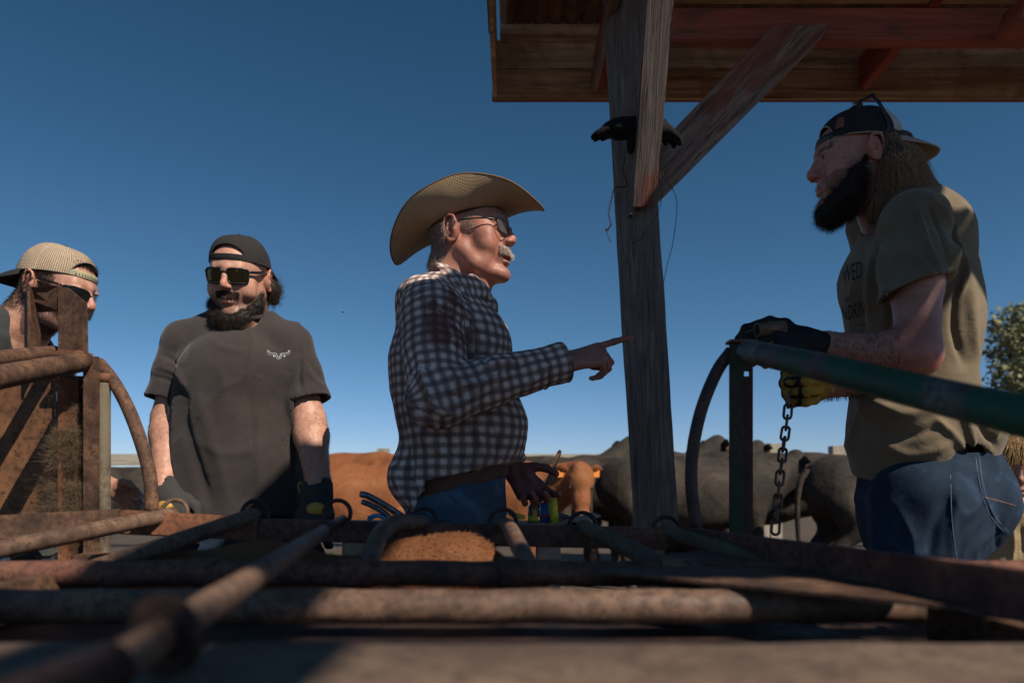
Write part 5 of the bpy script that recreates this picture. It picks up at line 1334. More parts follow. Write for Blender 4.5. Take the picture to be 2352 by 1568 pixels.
    # ---- shirt
    F = Field(rng_axis(-1.18, -.46, .0040), rng_axis(1.74, 2.28, .0042), rng_axis(.80, 1.52, .0040))
    rr = [.055, .098, .172, .176, .180, .185, .188]
    F.chain(spine, rr, .04, flat=.66, fdir=f)
    F.ell(P(550, 850, D-.05), (.15, .075, .10), .05); F.ell(P(546, 1050, D-.04), (.14, .09, .12), .05)
    for a, e, sg in ((shR, elR, -1), (shL, elL, 1)):
        F.cone(P(555, 752, D+.02), a+Vector((-.012*sg, 0, .0)), .060, .066, .03); F.cone(P(555+sg*60, 745, D+.02), a+Vector((-.02*sg, 0, .004)), .040, .062, .02)
        d = (e-a).normalized(); tip = a+d*.175
        F.chain([a, a.lerp(tip, .5)+Vector((.004*sg, 0, 0)), tip+Vector((.010*sg, 0, 0)), tip+d*.05+Vector((.012*sg, 0, 0))], [.066, .064, .064, .065], .02)
    X = F.ax[0][:, None, None]; Y = F.ax[1][None, :, None]; Z = F.ax[2][None, None, :]
    for a, e, sg in ((shR, elR, -1), (shL, elL, 1)):
        d = (e-a).normalized(); tip = a+d*.175; dd = (X-tip.x)*d.x+(Y-tip.y)*d.y+(Z-tip.z)*d.z
        near = ((X-tip.x)**2+(Y-tip.y)**2+(Z-tip.z+.05)**2 < .024) & ((X-P(547+sg*143, 900, D).x)*sg > 0)
        F.F = np.where(near, np.maximum(F.F, dd), F.F)
        F.cone(tip-d*.04+Vector((.008*sg, 0, 0)), tip+d*.05+Vector((.012*sg, 0, 0)), .054, .060, .006, op='s')
    F.cone(M @ Vector((0, .03, -.02)), P(556, 724, D+.0), .060, .070, .012, op='s'); F.cone(M @ Vector((0, -.05, -.10)), P(556, 722, D-.055), .05, .046, .012, op='s')
    F.cut(P(545, 1186, D-.12), (0, 0, -1)); F.cone(spine[-1], spine[-2]+Vector((0, 0, -.015)), .180, .176, .01, op='s', flat=.64, fdir=f)
    folds = [([(418, 800), (412, 850), (432, 905)], 7, .010), ([(405, 790), (385, 830), (372, 880)], 9, -.004), ([(430, 880), (420, 960), (455, 1080), (490, 1180)], 14, -.012),
             ([(445, 870), (470, 960), (510, 1080), (520, 1170)], 16, .007), ([(360, 840), (395, 852), (422, 872)], 5, .004), ([(350, 862), (385, 872), (420, 890)], 4, -.004), ([(370, 812), (400, 828), (420, 848)], 5, -.004),
             ([(692, 800), (688, 860), (690, 900)], 6, -.010), ([(680, 880), (660, 960), (640, 1100)], 14, .006), ([(650, 870), (620, 980), (610, 1120)], 16, -.005),
             ([(500, 830), (515, 900), (500, 980)], 14, .004), ([(560, 860), (575, 960), (560, 1060)], 18, -.004), ([(590, 930), (600, 1040), (590, 1160)], 13, .004),
             ([(700, 815), (725, 850), (750, 880)], 6, -.004), ([(705, 850), (730, 878), (755, 892)], 5, .004), ([(470, 770), (520, 800), (580, 805)], 9, .003), ([(450, 1010), (520, 1040), (600, 1030)], 12, .004), ([(640, 1100), (670, 1120), (690, 1180)], 10, .005)]
    for sx, y0 in ((-1, 0), (1, 0)): pass
    o, VS, QS = garment('shirt', root, M_blacktee, F, folds, .0030, None, 2, None, 14, None, .0045)
    # collar rib, sleeve and hem stitch
    cp = []
    for a in np.linspace(0, 2*math.pi, 40, endpoint=False):
        q = P(556, 722, D+.01)+Vector((.082*math.cos(a), .070*math.sin(a), -.030*(math.sin(a) < 0)*abs(math.sin(a))+.012*max(0, math.sin(a)))); cp.append(q)
    MB().tube(cp, .0065, 8, closed=True).build('collar', M_blacktee, o)
    # longhorn emblem on the chest: drawn as a raised white line following the cloth
    lay = lambda pts, nm, r, mt, closed=False: laid(VS, QS, pts, nm, r, mt, o, closed)
    lay([(617, 804), (619, 809), (626, 811), (633, 811), (636, 814), (638, 820), (642, 820), (644, 814), (648, 811), (655, 811), (661, 809), (663, 804)], 'emblem', .0008, M_white)
    lay([(614, 803), (616, 812), (625, 815), (632, 815), (634, 821), (640, 824), (646, 820), (647, 815), (656, 814), (664, 812), (666, 803)], 'emblem', .0005, M_white)
    for cx, cy in ((629, 818), (653, 818)):
        lay([(cx-2, cy), (cx+2, cy)], 'star', .0013, M_white); lay([(cx, cy-2), (cx, cy+2)], 'star', .0013, M_white)
    Fj = Field(rng_axis(-1.08, -.55, .006), rng_axis(1.80, 2.25, .006), zax(.02, .7, .99, .014, .006)); stdlegs(root, hip, feet, Fj, M_denim, P(545, 1180, D), f, .66)
    boots(root, feet, f, M_leather)
    arm_hair(root, V, Q, elR, wrR, .07, 1300, 11, .013); arm_hair(root, V, Q, elL, wrL, .07, 1300, 12, .013)
    # ---- gloves
    for (w, e, sg, hd) in ((wrR, elR, 1, P(395, 1180, 1.86)), (wrL, elL, -1, P(728, 1185, 1.82))):
        Fg = Field(rng_axis(w.x-.10, w.x+.12, .003), rng_axis(w.y-.24, w.y+.08, .003), rng_axis(w.z-.20, w.z+.03, .003))
        d = (hd-w).normalized(); Fg.cone(w+d*.002, w+d*.050, .040, .040, .012, flat=.85, fdir=(0, 1, 0))
        hand(Fg, w+d*.035, d, (0, -1, .25), (sg, 0, 0), [(4, 30, 50, 30), (1, 34, 52, 30), (-2, 36, 54, 30), (-6, 38, 54, 30)], TH_REL, 1.10, .007, 1.18)
        Fg.cut(w+d*.002, -d); Fg.cone(w-d*.01, w+d*.02, .034, .034, .003, op='s')
        g, VG, QG = garment('glove', root, M_glove_g, Fg, [], .0012, None, 1, None, 40)
        MB().tube([w+d*.028+Vector((.0405*math.cos(t), .036*math.sin(t), 0)) for t in np.linspace(0, 2*math.pi, 30, endpoint=False)], .0018, 6, closed=True).build('cuff_seam', M_glove, g)
        q = w+d*.0+Vector((sg*.042, -.01, -.004)); MB().tube(bez([q, q+Vector((sg*.006, 0, .010)), q+Vector((sg*.010, 0, -.006)), q+Vector((sg*.004, 0, -.022))], 10), .0018, 6).build('pull_tab', M_glove_y, g)
        c = w+d*.092+Vector((-sg*.004, -.026, 0)); bm = MB(); bmesh.ops.create_uvsphere(bm.bm, u_segments=16, v_segments=10, radius=1, matrix=Matrix.Translation(c) @ Matrix.Diagonal((.026, .010, .018, 1))); bm.build('knuckle_patch', M_glove_y, g, smooth=True)
    return root
beard_man()

# ================================================================== PERSON: man in tan cap at the left edge
def left_man():
    s = 1.03; yaw, pit = 85, 16
    M0 = frameM((0, 0, 0), yaw, pit, 0, s)
    M = frameM(Vector(P(70, 648, 1.93))-(M0 @ Vector((-.080, .012, .004))), yaw, pit, 0, s)
    root = thing('person', (-1.48, 2.05, 0), 'man in tan backwards cap and dark wraparound sunglasses bending behind the rusty gate frame', 'person')
    hm = M.translation; f = Vector((1, 0, 0))
    neck = M @ Vector((0, .055, -.11)); ch = neck+Vector((-.12, .03, -.10))
    spine = [neck+Vector((-.03, 0, -.01)), ch, ch+Vector((-.03, .02, -.18)), ch+Vector((-.03, .02, -.38)), ch+Vector((0, .02, -.55))]
    F = Field(rng_axis(-2.02, -1.05, .0036), rng_axis(1.60, 2.50, .0040), zax(-.01, .80, 1.72, .016, .0036))
    F.chain(spine, [.075, .15, .165, .155, .155], .04, flat=.7, fdir=f)
    head(F, M, fat=.003, nose=1.05)
    F.cone(M @ Vector((0, .03, -.04)), spine[1]+Vector((.04, 0, .04)), .060, .078, .03)
    sh = ch+Vector((.01, -.19, .01)); el = sh+Vector((.02, -.02, -.28)); wr = el+Vector((.20, .0, -.10)); sh2 = ch+Vector((.01, .21, .0)); el2 = sh2+Vector((0, .04, -.28)); wr2 = el2+Vector((.20, -.02, -.10))
    for a, e, w in ((sh, el, wr), (sh2, el2, wr2)):
        F.chain([a, e, w], [.058, .046, .030], .03)
        hand(F, w, (w-e), (0, -1 if a is sh else 1, .2), (0, 0, 1), [(3, 30, 40, 20), (0, 30, 40, 20), (-3, 30, 40, 20), (-7, 30, 40, 20)], TH_REL)
    hip = [spine[-1]+Vector((0, -.09, -.05)), spine[-1]+Vector((0, .09, -.05))]; feet = [(hip[0].x, hip[0].y, 0), (hip[1].x+.1, hip[1].y, 0)]; legs(F, hip, feet, .085, .06, .055)
    V, Q = F.mesh(1); N = normals(V, Q); L = to_local(V, M); Rh = np.array(M.to_3x3().normalized())
    def ex(V, C):
        L = to_local(V, M); d = ((L[:, 2] < -.012+.4*(L[:, 1]+.02)) & (L[:, 1] < .03) & (L[:, 2] > -.14)).astype(float)*.82
        d = np.maximum(d, ((L[:, 1] > -.035) & (L[:, 2] > .0) & (np.abs(L[:, 0]) < .0785)).astype(float)*.55)
        C[:] = C*(1-d[:, None])+np.array((.07, .045, .035))*d[:, None]
    me = mesh_np('body', V, Q, M_skin); setcol(me, skin_colors(V, [M], (.62, .33, .23), (.68, .24, .18), ex)); place('body', me, root)
    m = (((L[:, 2] < .07) & (L[:, 2] > -.075) & (L[:, 1] > .018+.15*np.abs(L[:, 2]))) | ((L[:, 2] > .005) & (L[:, 2] < .075) & (L[:, 1] > -.045) & (L[:, 1] < .012) & (np.abs(L[:, 0]) > .055))).astype(float)
    p, nn = sample(V, Q, N, m, 4200, 1); hair('hair', root, p, nn*.4+(Rh@np.array([0, .5, -.9])), .016, M_h_dark, .00045, .4, 1, (0, 0, -1), .3, 4)
    m = ((L[:, 2] > .085) & (L[:, 1] < -.03)).astype(float)
    p, nn = sample(V, Q, N, m, 1800, 2); hair('fringe', root, p, nn*1.0, .016, M_h_black, .0006, .5, 2, (0, 0, 1), .1, 4)
    m = (((L[:, 2] < -.028) & (L[:, 2] > -.046) & (L[:, 1] < -.078) & (np.abs(L[:, 0]) < .032)) | ((L[:, 2] < -.078) & (L[:, 1] < -.055))).astype(float)
    p, nn = sample(V, Q, N, m, 2600, 3); hair('goatee', root, p, nn*.8+(Rh@np.array([0, -.2, -.6])), .017, M_h_black, .0005, .5, 3, (0, 0, -1), .3, 4)
    m = ((L[:, 2] < -.012+.3*(L[:, 1]+.02)) & (L[:, 1] < .02) & (L[:, 1] > -.075) & (L[:, 2] > -.12)).astype(float)
    p, nn = sample(V, Q, N, m, 4200, 8); hair('stubble', root, p, nn*.8+(Rh@np.array([0, 0, -.5])), .008, M_h_dark, .0003, .4, 8, (0, 0, -1), .2, 2)
    mc = capmat('tan_cap_mesh', (.56, .43, .30), (.20, .14, .09)); mp = capmat('brown_cap_panel', (.12, .085, .06), (.05, .03, .02), False); mb = capmat('black_bill_cloth', (.02, .02, .02), (.01, .01, .01), False); ms = plain('olive_strap', (.42, .40, .24), .6)
    cap(root, M, mc, mp, mb, split=.070, front=.060, back=.020, label='backwards tan mesh cap with black bill', m_strap=ms, bill_drop=.55)
    glasses(root, M, .062, .043, .006, -.108, .012, .020, M_frame_bk, M_lens2, .0026, sq=.6, temple_z=.021)
    F = Field(rng_axis(-2.04, -1.05, .0045), rng_axis(1.60, 2.52, .0050), rng_axis(.72, 1.56, .0045))
    F.chain(spine, [.085, .165, .184, .178, .178], .04, flat=.72, fdir=f)
    F.chain([sh, sh.lerp(el, .75)], [.082, .078], .03); F.chain([sh2, sh2.lerp(el2, .75)], [.082, .078], .03); F.cone(spine[0]+Vector((-.02, 0, -.02)), sh, .07, .07, .03); F.cone(spine[0]+Vector((-.02, 0, -.02)), sh2, .07, .07, .03)
    F.cone(M @ Vector((0, .02, -.03)), neck+Vector((-.005, 0, -.03)), .062, .074, .012, op='s')
    garment('shirt', root, M_greytee, F, [([(0, 760), (30, 790), (50, 830)], 10, .004)], .0025, None, 2, None, 14)
    Fj = Field(rng_axis(spine[-1].x-.3, spine[-1].x+.4, .007), rng_axis(1.8, 2.4, .007), zax(.02, .7, 1.0, .014, .007)); stdlegs(root, hip, feet, Fj, M_denim, spine[-1]+Vector((0, 0, .03)), f, .7)
    boots(root, feet, f, M_leather)
left_man()

# ================================================================== PERSON: long haired man on the right holding the chain
RM = {}
def right_man():
    s = .97; yaw, pit = -99, 5
    M0 = frameM((0, 0, 0), yaw, pit, 0, s)
    M = frameM(Vector(P(2008, 338, 1.62))-(M0 @ Vector((.080, .012, .004))), yaw, pit, 0, s)
    hm = M.translation
    root = thing('person', (1.0, 1.75, 0), 'long haired man in olive t-shirt gripping a chain with yellow and black gloves', 'person')
    f = Vector((-.86, -.10, 0)).normalized(); D = 1.72
    sh, el, wr = P(2100, 512, 1.56), P(2110, 815, 1.43), P(1893, 794, 1.55)
    sh2, el2, wr2 = P(2020, 520, 1.90), P(2050, 865, 1.86), P(1882, 884, 1.60)
    spine = [P(2062, 455, D), P(2078, 545, D), P(2085, 640, D), P(2086, 740, D), P(2090, 860, D), P(2097, 960, D), P(2108, 1060, D)]
    F = Field(rng_axis(.44, 1.32, .0033), rng_axis(1.33, 2.05, .0036), zax(-.01, .80, 1.96))
    F.chain(spine, [.055, .085, .125, .130, .130, .130, .130], .04, flat=.72, fdir=f)
    head(F, M, fat=.0, nose=1.05, lips=.9)
    F.cone(M @ Vector((0, .03, -.04)), spine[1]+Vector((-.03, 0, .03)), .058, .070, .03)
    F.chain([sh, sh.lerp(el, .5), el, el.lerp(wr, .25), wr], [.060, .050, .041, .043, .030], .022)
    F.chain([sh2, el2, wr2], [.060, .046, .031], .03)
    F.cone(wr, wr+(wr-el).normalized()*.05, .028, .027, .02); F.cone(wr2, wr2+(wr2-el2).normalized()*.04, .028, .027, .02)
    hip = [P(2125, 1150, D-.10), P(2125, 1150, D+.10)]; feet = [(hip[0].x-.05, 1.62, 0), (hip[1].x+.05, 1.90, 0)]
    legs(F, hip, feet, .09, .06, .055)
    V, Q = F.mesh(1); N = normals(V, Q); L = to_local(V, M); Rh = np.array(M.to_3x3().normalized())
    def ex(V, C):
        L = to_local(V, M); d = ((L[:, 2] < -.03) & (L[:, 1] < .02) & (L[:, 2] > -.12) & (np.abs(L[:, 0]) > .03)).astype(float)*.6
        C[:] = C*(1-d[:, None])+np.array((.05, .03, .025))*d[:, None]
        e = np.array(el); d = np.exp(-(((V-e)/.09)**2).sum(1))*.55; C[:] = C*(1-d[:, None])+np.array((.46, .10, .07))*d[:, None]
    me = mesh_np('body', V, Q, M_skin); setcol(me, skin_colors(V, [M], (.52, .25, .18), (.58, .16, .12), ex)); place('body', me, root)
    eyes(root, M)
    m = ((L[:, 2] < .043) & (L[:, 2] > .031) & (L[:, 1] < -.064) & (np.abs(L[:, 0]) > .013) & (np.abs(L[:, 0]) < .052)).astype(float)
    p, nn = sample(V, Q, N, m, 1100, 4); hair('eyebrows', root, p, nn*.25+(Rh@np.array([0, .8, .1])), .009, M_h_black, .00022, .4, 4, (0, 0, 1), .1, 3)
    # beard
    Fb = Field(rng_axis(hm.x-.24, hm.x+.10, .003), rng_axis(hm.y-.14, hm.y+.16, .003), rng_axis(hm.z-.30, hm.z+.04, .003)); Fb.frame(M)
    for sg in (-1, 1):
        Fb.chain([(sg*.066, -.004, -.012), (sg*.064, -.022, -.050), (sg*.050, -.050, -.085), (sg*.020, -.082, -.110)], [.007, .012, .018, .022], .02)
        Fb.chain([(sg*.026, -.060, -.100), (sg*.016, -.072, -.120)], [.024, .020], .02)
    for sg in (-1, 1): Fb.ell((sg*.030, -.040, -.098), (.028, .038, .030), .02); Fb.ell((sg*.056, -.030, -.060), (.013, .024, .030), .02)
    Fb.chain([(0, -.080, -.100), (0, -.082, -.118), (0, -.076, -.136)], [.020, .023, .015], .02)
    Fb.frame(); VB, QB = Fb.mesh(2); NB = normals(VB, QB); VB = VB+NB*(nz(VB, 170)*.003)[:, None].astype(f32); bo = place('beard', mesh_np('beard', VB, QB, M_h_black), root)
    p, nn = sample(VB, QB, NB, np.ones(len(VB)), 260, 25); hair('stray_hairs', bo, p, nn*.8+np.array([.0, 0, -.5]), .036, M_h_dark, .0003, .9, 25, (0, 0, -1), .5, 7, wavy=.8)
    p, nn = sample(VB, QB, NB, np.ones(len(VB)), 9500, 5); hair('beard_curls', bo, p, nn*.7+np.array([.0, 0, -.6]), .018, M_h_dark, .00030, .9, 5, (0, 0, -1), .4, 5, wavy=.9)
    m = (((L[:, 2] < -.028) & (L[:, 2] > -.047) & (L[:, 1] < -.076) & (np.abs(L[:, 0]) < .036)) | ((L[:, 2] < -.078) & (L[:, 1] < -.055)) | ((np.abs(L[:, 0]) > .045) & (L[:, 2] < .0) & (L[:, 2] > -.10) & (L[:, 1] < .005) & (L[:, 1] > -.062+.5*np.abs(L[:, 2]+.01))) | ((np.abs(L[:, 0]) > .027) & (L[:, 2] < -.055) & (L[:, 2] > -.10) & (L[:, 1] < -.05))).astype(float)
    p, nn = sample(V, Q, N, m, 5200, 6); hair('moustache', root, p, nn*.5+(Rh@np.array([0, 0, -.8])), .012, M_h_black, .0004, .4, 6, (0, 0, -1), .3, 4)
    # long hair falling from under the cap
    Fh = Field(rng_axis(hm.x-.10, hm.x+.25, .004), rng_axis(hm.y-.16, hm.y+.14, .004), rng_axis(hm.z-.25, hm.z+.10, .004)); Fh.frame(M)
    for sg in (-1, 1):
        Fh.chain([(sg*.066, .048, .030), (sg*.072, .055, -.03), (sg*.064, .060, -.095), (sg*.050, .050, -.150)], [.022, .026, .026, .016], .025)
        Fh.chain([(sg*.040, .088, .020), (sg*.042, .100, -.05), (sg*.035, .100, -.11)], [.030, .030, .024], .03)
    Fh.chain([(.060, .030, -.060), (.056, .020, -.120), (.050, .0, -.165)], [.016, .017, .010], .02)
    Fh.chain([(0, .100, .02), (0, .108, -.06), (0, .10, -.12)], [.03, .03, .024], .03); Fh.frame()
    VH, QH = Fh.mesh(2); NH = normals(VH, QH); ho = place('hair', mesh_np('hair', VH, QH, M_h_dark), root)
    LH = to_local(VH, M); m = (LH[:, 2] > -.13).astype(float)
    p, nn = sample(VH, QH, NH, m, 7500, 7); hair('hair_strands', ho, p, nn*.20+(Rh@np.array([0, .10, -1.0])), .10, M_h_brown, .00042, .12, 7, (0, 0, -1), .35, 7, wavy=.12)
    p, nn = sample(VH, QH, NH, (LH[:, 2] < -.08).astype(float), 500, 8); hair('loose_strands', ho, p, nn*.5+np.array([0, 0, -.6]), .07, M_h_brown, .0004, .6, 8, (.2, 0, -1), .3, 7, wavy=.6)
    mc = capmat('black_mesh_cap', (.016, .014, .015), (.007, .006, .006)); mp = capmat('grey_cap_panel', (.52, .46, .42), (.3, .3, .3), False); mbl = capmat('grey_bill_cloth', (.36, .30, .25), (.3, .3, .3), False); mst = plain('black_strap', (.012, .012, .013), .5)
    cp = cap(root, M, mc, mp, mbl, split=.055, front=.058, back=.022, label='backwards black mesh cap with pale panel and bill', m_strap=mst, bill_drop=.38, bill_len=.078)
    # leather patch near the forehead
    patch = []
    for (u_, t_) in ((1.5*math.pi+R(44), .14), (1.5*math.pi+R(56), .14), (1.5*math.pi+R(56), .34), (1.5*math.pi+R(46), .40)):
        zz = (.058+.022)/2-(.058-.022)/2*math.sin(u_); pr = math.cos(t_*np.pi/2)**.72; patch.append(M @ Vector((.0845*1.015*math.cos(u_)*pr, .008+.1025*1.01*math.sin(u_)*pr, zz+(.134-zz)*math.sin(t_*np.pi/2)**.95)))
    MB().prism(patch, (M.to_3x3() @ Vector((.6, -.7, .1))).normalized(), .0025).build('leather_patch', plain('brown_leather_patch', (.20, .07, .045), .7), cp)
    # sunglasses pushed up on the cap
    G = M @ Matrix.Translation((0, .040, .062)) @ Matrix.Rotation(R(-74), 4, 'X')
    g = glasses(root, G, .054, .036, .0, -.098, .014, .012, M_frame_bk, M_lens2, .0028, sq=.5, temple_z=.008)
    # ---- shirt
    F = Field(rng_axis(.52, 1.34, .0040), rng_axis(1.40, 2.10, .0042), rng_axis(.88, 1.76, .0040))
    F.chain(spine, [.065, .118, .154, .155, .150, .154, .166], .04, flat=.80, fdir=f)
    F.ell(P(2040, 640, D-.02), (.10, .13, .10), .06); F.ell(P(2075, 1010, D-.02), (.105, .15, .13), .06); F.ell(P(2178, 1000, D-.02), (.10, .15, .09), .05)
    F.ell(P(2118, 560, D), (.080, .15, .11), .05); F.cone(P(2085, 470, D-.04), P(2140, 520, D-.08), .055, .06, .03); F.ell(P(2125, 740, D-.02), (.105, .14, .16), .05)
    d = (el-sh).normalized(); tip = sh+d*.245
    F.chain([sh+Vector((-.005, 0, .0)), sh.lerp(tip, .5), tip, tip+d*.04], [.062, .072, .074, .074], .025)
    F.cone(P(2070, 480, D), sh+Vector((0, 0, .0)), .062, .066, .03); F.cone(P(2070, 480, D), sh2, .062, .07, .03)
    d2 = (el2-sh2).normalized(); F.chain([sh2, sh2+d2*.2], [.078, .078], .03)
    X = F.ax[0][:, None, None]; Y = F.ax[1][None, :, None]; Z = F.ax[2][None, None, :]
    tipc = P(2105, 655, 1.46); dn = Vector((.30, -.15, -1)).normalized()
    dd = (X-tipc.x)*dn.x+(Y-tipc.y)*dn.y+(Z-tipc.z)*dn.z
    axd = (tip-sh); t = ((X-sh.x)*axd.x+(Y-sh.y)*axd.y+(Z-sh.z)*axd.z)/axd.length_squared
    rad = np.sqrt((X-sh.x-t*axd.x)**2+(Y-sh.y-t*axd.y)**2+(Z-sh.z-t*axd.z)**2)
    near = (rad < .10) & (Z > .95) & (Y < 1.565)
    F.F = np.where(near, np.maximum(F.F, dd), F.F)
    F.cone(tip-d*.06, tip+d*.03, .058, .070, .006, op='s')
    F.cone(M @ Vector((0, .03, -.03)), P(2062, 462, D), .058, .070, .012, op='s'); F.cone(M @ Vector((0, -.03, -.10)), P(2030, 505, D-.02), .04, .045, .012, op='s')
    # hem, tilted down toward the back
    F.cut(P(2120, 1096, 1.56), Vector((.22, 0, -1))); F.cone(spine[-1]+Vector((0, 0, -.06)), spine[-1]+Vector((0, 0, .0)), .176, .176, .01, op='s', flat=.76, fdir=f)
    folds = [([(2105, 470), (2130, 560), (2168, 640)], 6, .010), ([(2125, 455), (2165, 540), (2185, 620)], 5, -.008), ([(2140, 450), (2190, 540), (2195, 640)], 6, .010), ([(2090, 580), (2125, 610), (2150, 640)], 6, .008),
             ([(2035, 470), (2020, 560), (2028, 650)], 8, .008), ([(2060, 450), (2052, 540), (2060, 640)], 10, -.005), ([(2190, 560), (2215, 620), (2195, 700)], 7, .012), ([(2205, 640), (2190, 740), (2215, 840)], 9, -.010),
             ([(2225, 620), (2235, 740), (2240, 860)], 12, .008), ([(2010, 560), (1995, 660), (2005, 760)], 9, .009), ([(1985, 560), (1975, 680), (1985, 790)], 8, -.007), ([(1960, 620), (1955, 720), (1965, 790)], 5, .006), ([(2030, 660), (2040, 720), (2030, 780)], 10, -.012),
             ([(2000, 920), (2080, 950), (2180, 930)], 14, .008), ([(1990, 970), (2070, 1000), (2190, 970)], 13, -.007), ([(2010, 1010), (2100, 1045), (2200, 1010)], 12, .007), ([(2200, 920), (2225, 990), (2240, 1060)], 9, .012), ([(2225, 930), (2262, 990), (2290, 1030)], 9, -.010), ([(2150, 960), (2190, 1000), (2230, 1060)], 9, .009), ([(1960, 880), (1985, 960), (2000, 1050)], 10, .005), ([(2250, 1045), (2280, 1010), (2295, 960)], 6, .008)]
    o, VS, QS = garment('shirt', root, M_olive, F, [(p_, w_, a_*1.25) for p_, w_, a_ in folds], .0032, None, 2, None, 15, None, .0050)
    print_on(VS, QS, o)
    # ---- jeans with back pocket
    Fj = Field(rng_axis(.78, 1.36, .0050), rng_axis(1.42, 2.02, .0055), zax(.02, .66, 1.03, .014, .0050))
    w = P(2125, 1085, D)
    Fj.chain([w+Vector((-.004, 0, .03)), w+Vector((-.004, 0, -.10))], [.170, .174], .02, flat=.82, fdir=f); Fj.ell(P(2225, 1150, D-.03), (.09, .13, .12), .05)
    legs(Fj, hip, feet, .118, .100, .078, .04); Fj.cut(w+Vector((0, 0, .05)), (0, 0, 1))
    fj = [([(2240, 1050), (2250, 1110), (2290, 1200), (2320, 1230)], 3, .004), ([(2255, 1140), (2300, 1155), (2335, 1160)], 2, .0025), ([(2240, 1075), (2190, 1180), (2190, 1300)], 10, .006), ([(1990, 1120), (2030, 1200), (2060, 1300)], 12, .008), ([(2280, 1220), (2240, 1260), (2250, 1310)], 9, .008), ([(2200, 1120), (2150, 1200), (2130, 1310)], 14, -.006), ([(2260, 1180), (2225, 1230), (2200, 1310)], 7, .006), ([(2300, 1190), (2290, 1250), (2300, 1310)], 7, -.006)]
    j, VJ, QJ = garment('jeans', root, M_denim, Fj, fj, .0025, None, 2, None, 18, None, .006)
    M_thread = plain('orange_stitching', (.34, .16, .07), .8); M_thread2 = plain('blue_stitching', (.13, .17, .24), .8)
    for pts, m_ in (([(2256, 1140), (2290, 1148), (2332, 1160)], M_thread), ([(2241, 1050), (2250, 1110), (2272, 1180), (2316, 1232)], M_thread2), ([(2249, 1048), (2258, 1110), (2282, 1180), (2318, 1222)], M_thread2), ([(2183, 1090), (2187, 1200), (2200, 1300)], M_thread2)):
        laid(VJ, QJ, pts, 'stitching', .0007, m_, j)
    boots(root, feet, f, M_leather)
    arm_hair(root, V, Q, el, wr, .075, 1100, 11, .013); arm_hair(root, V, Q, sh.lerp(el, .7), el, .08, 300, 14, .010)
    # ---- gloves
    hd = P(1742, 762, 1.50); d = (hd-wr).normalized()
    Fg = Field(rng_axis(.50, .80, .003), rng_axis(1.36, 1.70, .003), rng_axis(1.10, 1.36, .003))
    Fg.cone(wr+d*.0, wr+d*.06, .037, .037, .012, flat=.85, fdir=(0, 0, 1))
    hand(Fg, wr+d*.045, P(1790, 762, 1.50)-wr, (.08, -.80, .60), (.30, .60, .75), [(4, 45, 55, 35), (1, 50, 58, 35), (-2, 54, 60, 35), (-6, 56, 60, 35)], [(.020, .018, -.004), (.040, .040, -.004), (.047, .070, -.012), (.040, .094, -.022)], 1.12, .007, 1.2)
    Fg.cut(wr+d*.002, -d)
    def yl(thr, fn):
        def cb(V, Q, N, me):
            C = np.tile(np.array((.014, .015, .019)), (len(V), 1)); m = fn(V, N); C[m] = (.42, .24, .035); setcol(me, C)
        return cb
    gl, VG, QG = garment('glove', root, M_glovecol, Fg, [], .0014, None, 1, None, 40, yl(0, lambda V, N: (N@np.array((-.2, .25, .9)) > .72) | (N@np.array((0, -.1, -1)) > .75)))
    RM['hand'] = wr+d*.12
    d2 = (P(1790, 890, 1.51)-wr2).normalized(); Fg = Field(rng_axis(.50, .84, .003), rng_axis(1.36, 1.72, .003), rng_axis(1.02, 1.26, .003))
    Fg.cone(wr2, wr2+d2*.05, .036, .036, .012)
    hand(Fg, wr2+d2*.03, d2, (.25, .9, .1), (0, .1, 1), [(3, 78, 78, 40), (0, 80, 80, 40), (-2, 82, 80, 40), (-5, 82, 80, 40)], [(.018, .018, -.012), (.034, .040, -.030), (.030, .066, -.044), (.014, .082, -.046)], 1.12, .007, 1.2)
    Fg.cut(wr2+d2*.002, -d2)
    gl2, VG, QG = garment('glove', root, M_glovecol, Fg, [], .0014, None, 1, None, 40, yl(0, lambda V, N: (N@np.array((.1, -1, -.1)) > .35) | ((nz(V, 40) > .5))))
    RM['fist'] = P(1813, 915, 1.50)
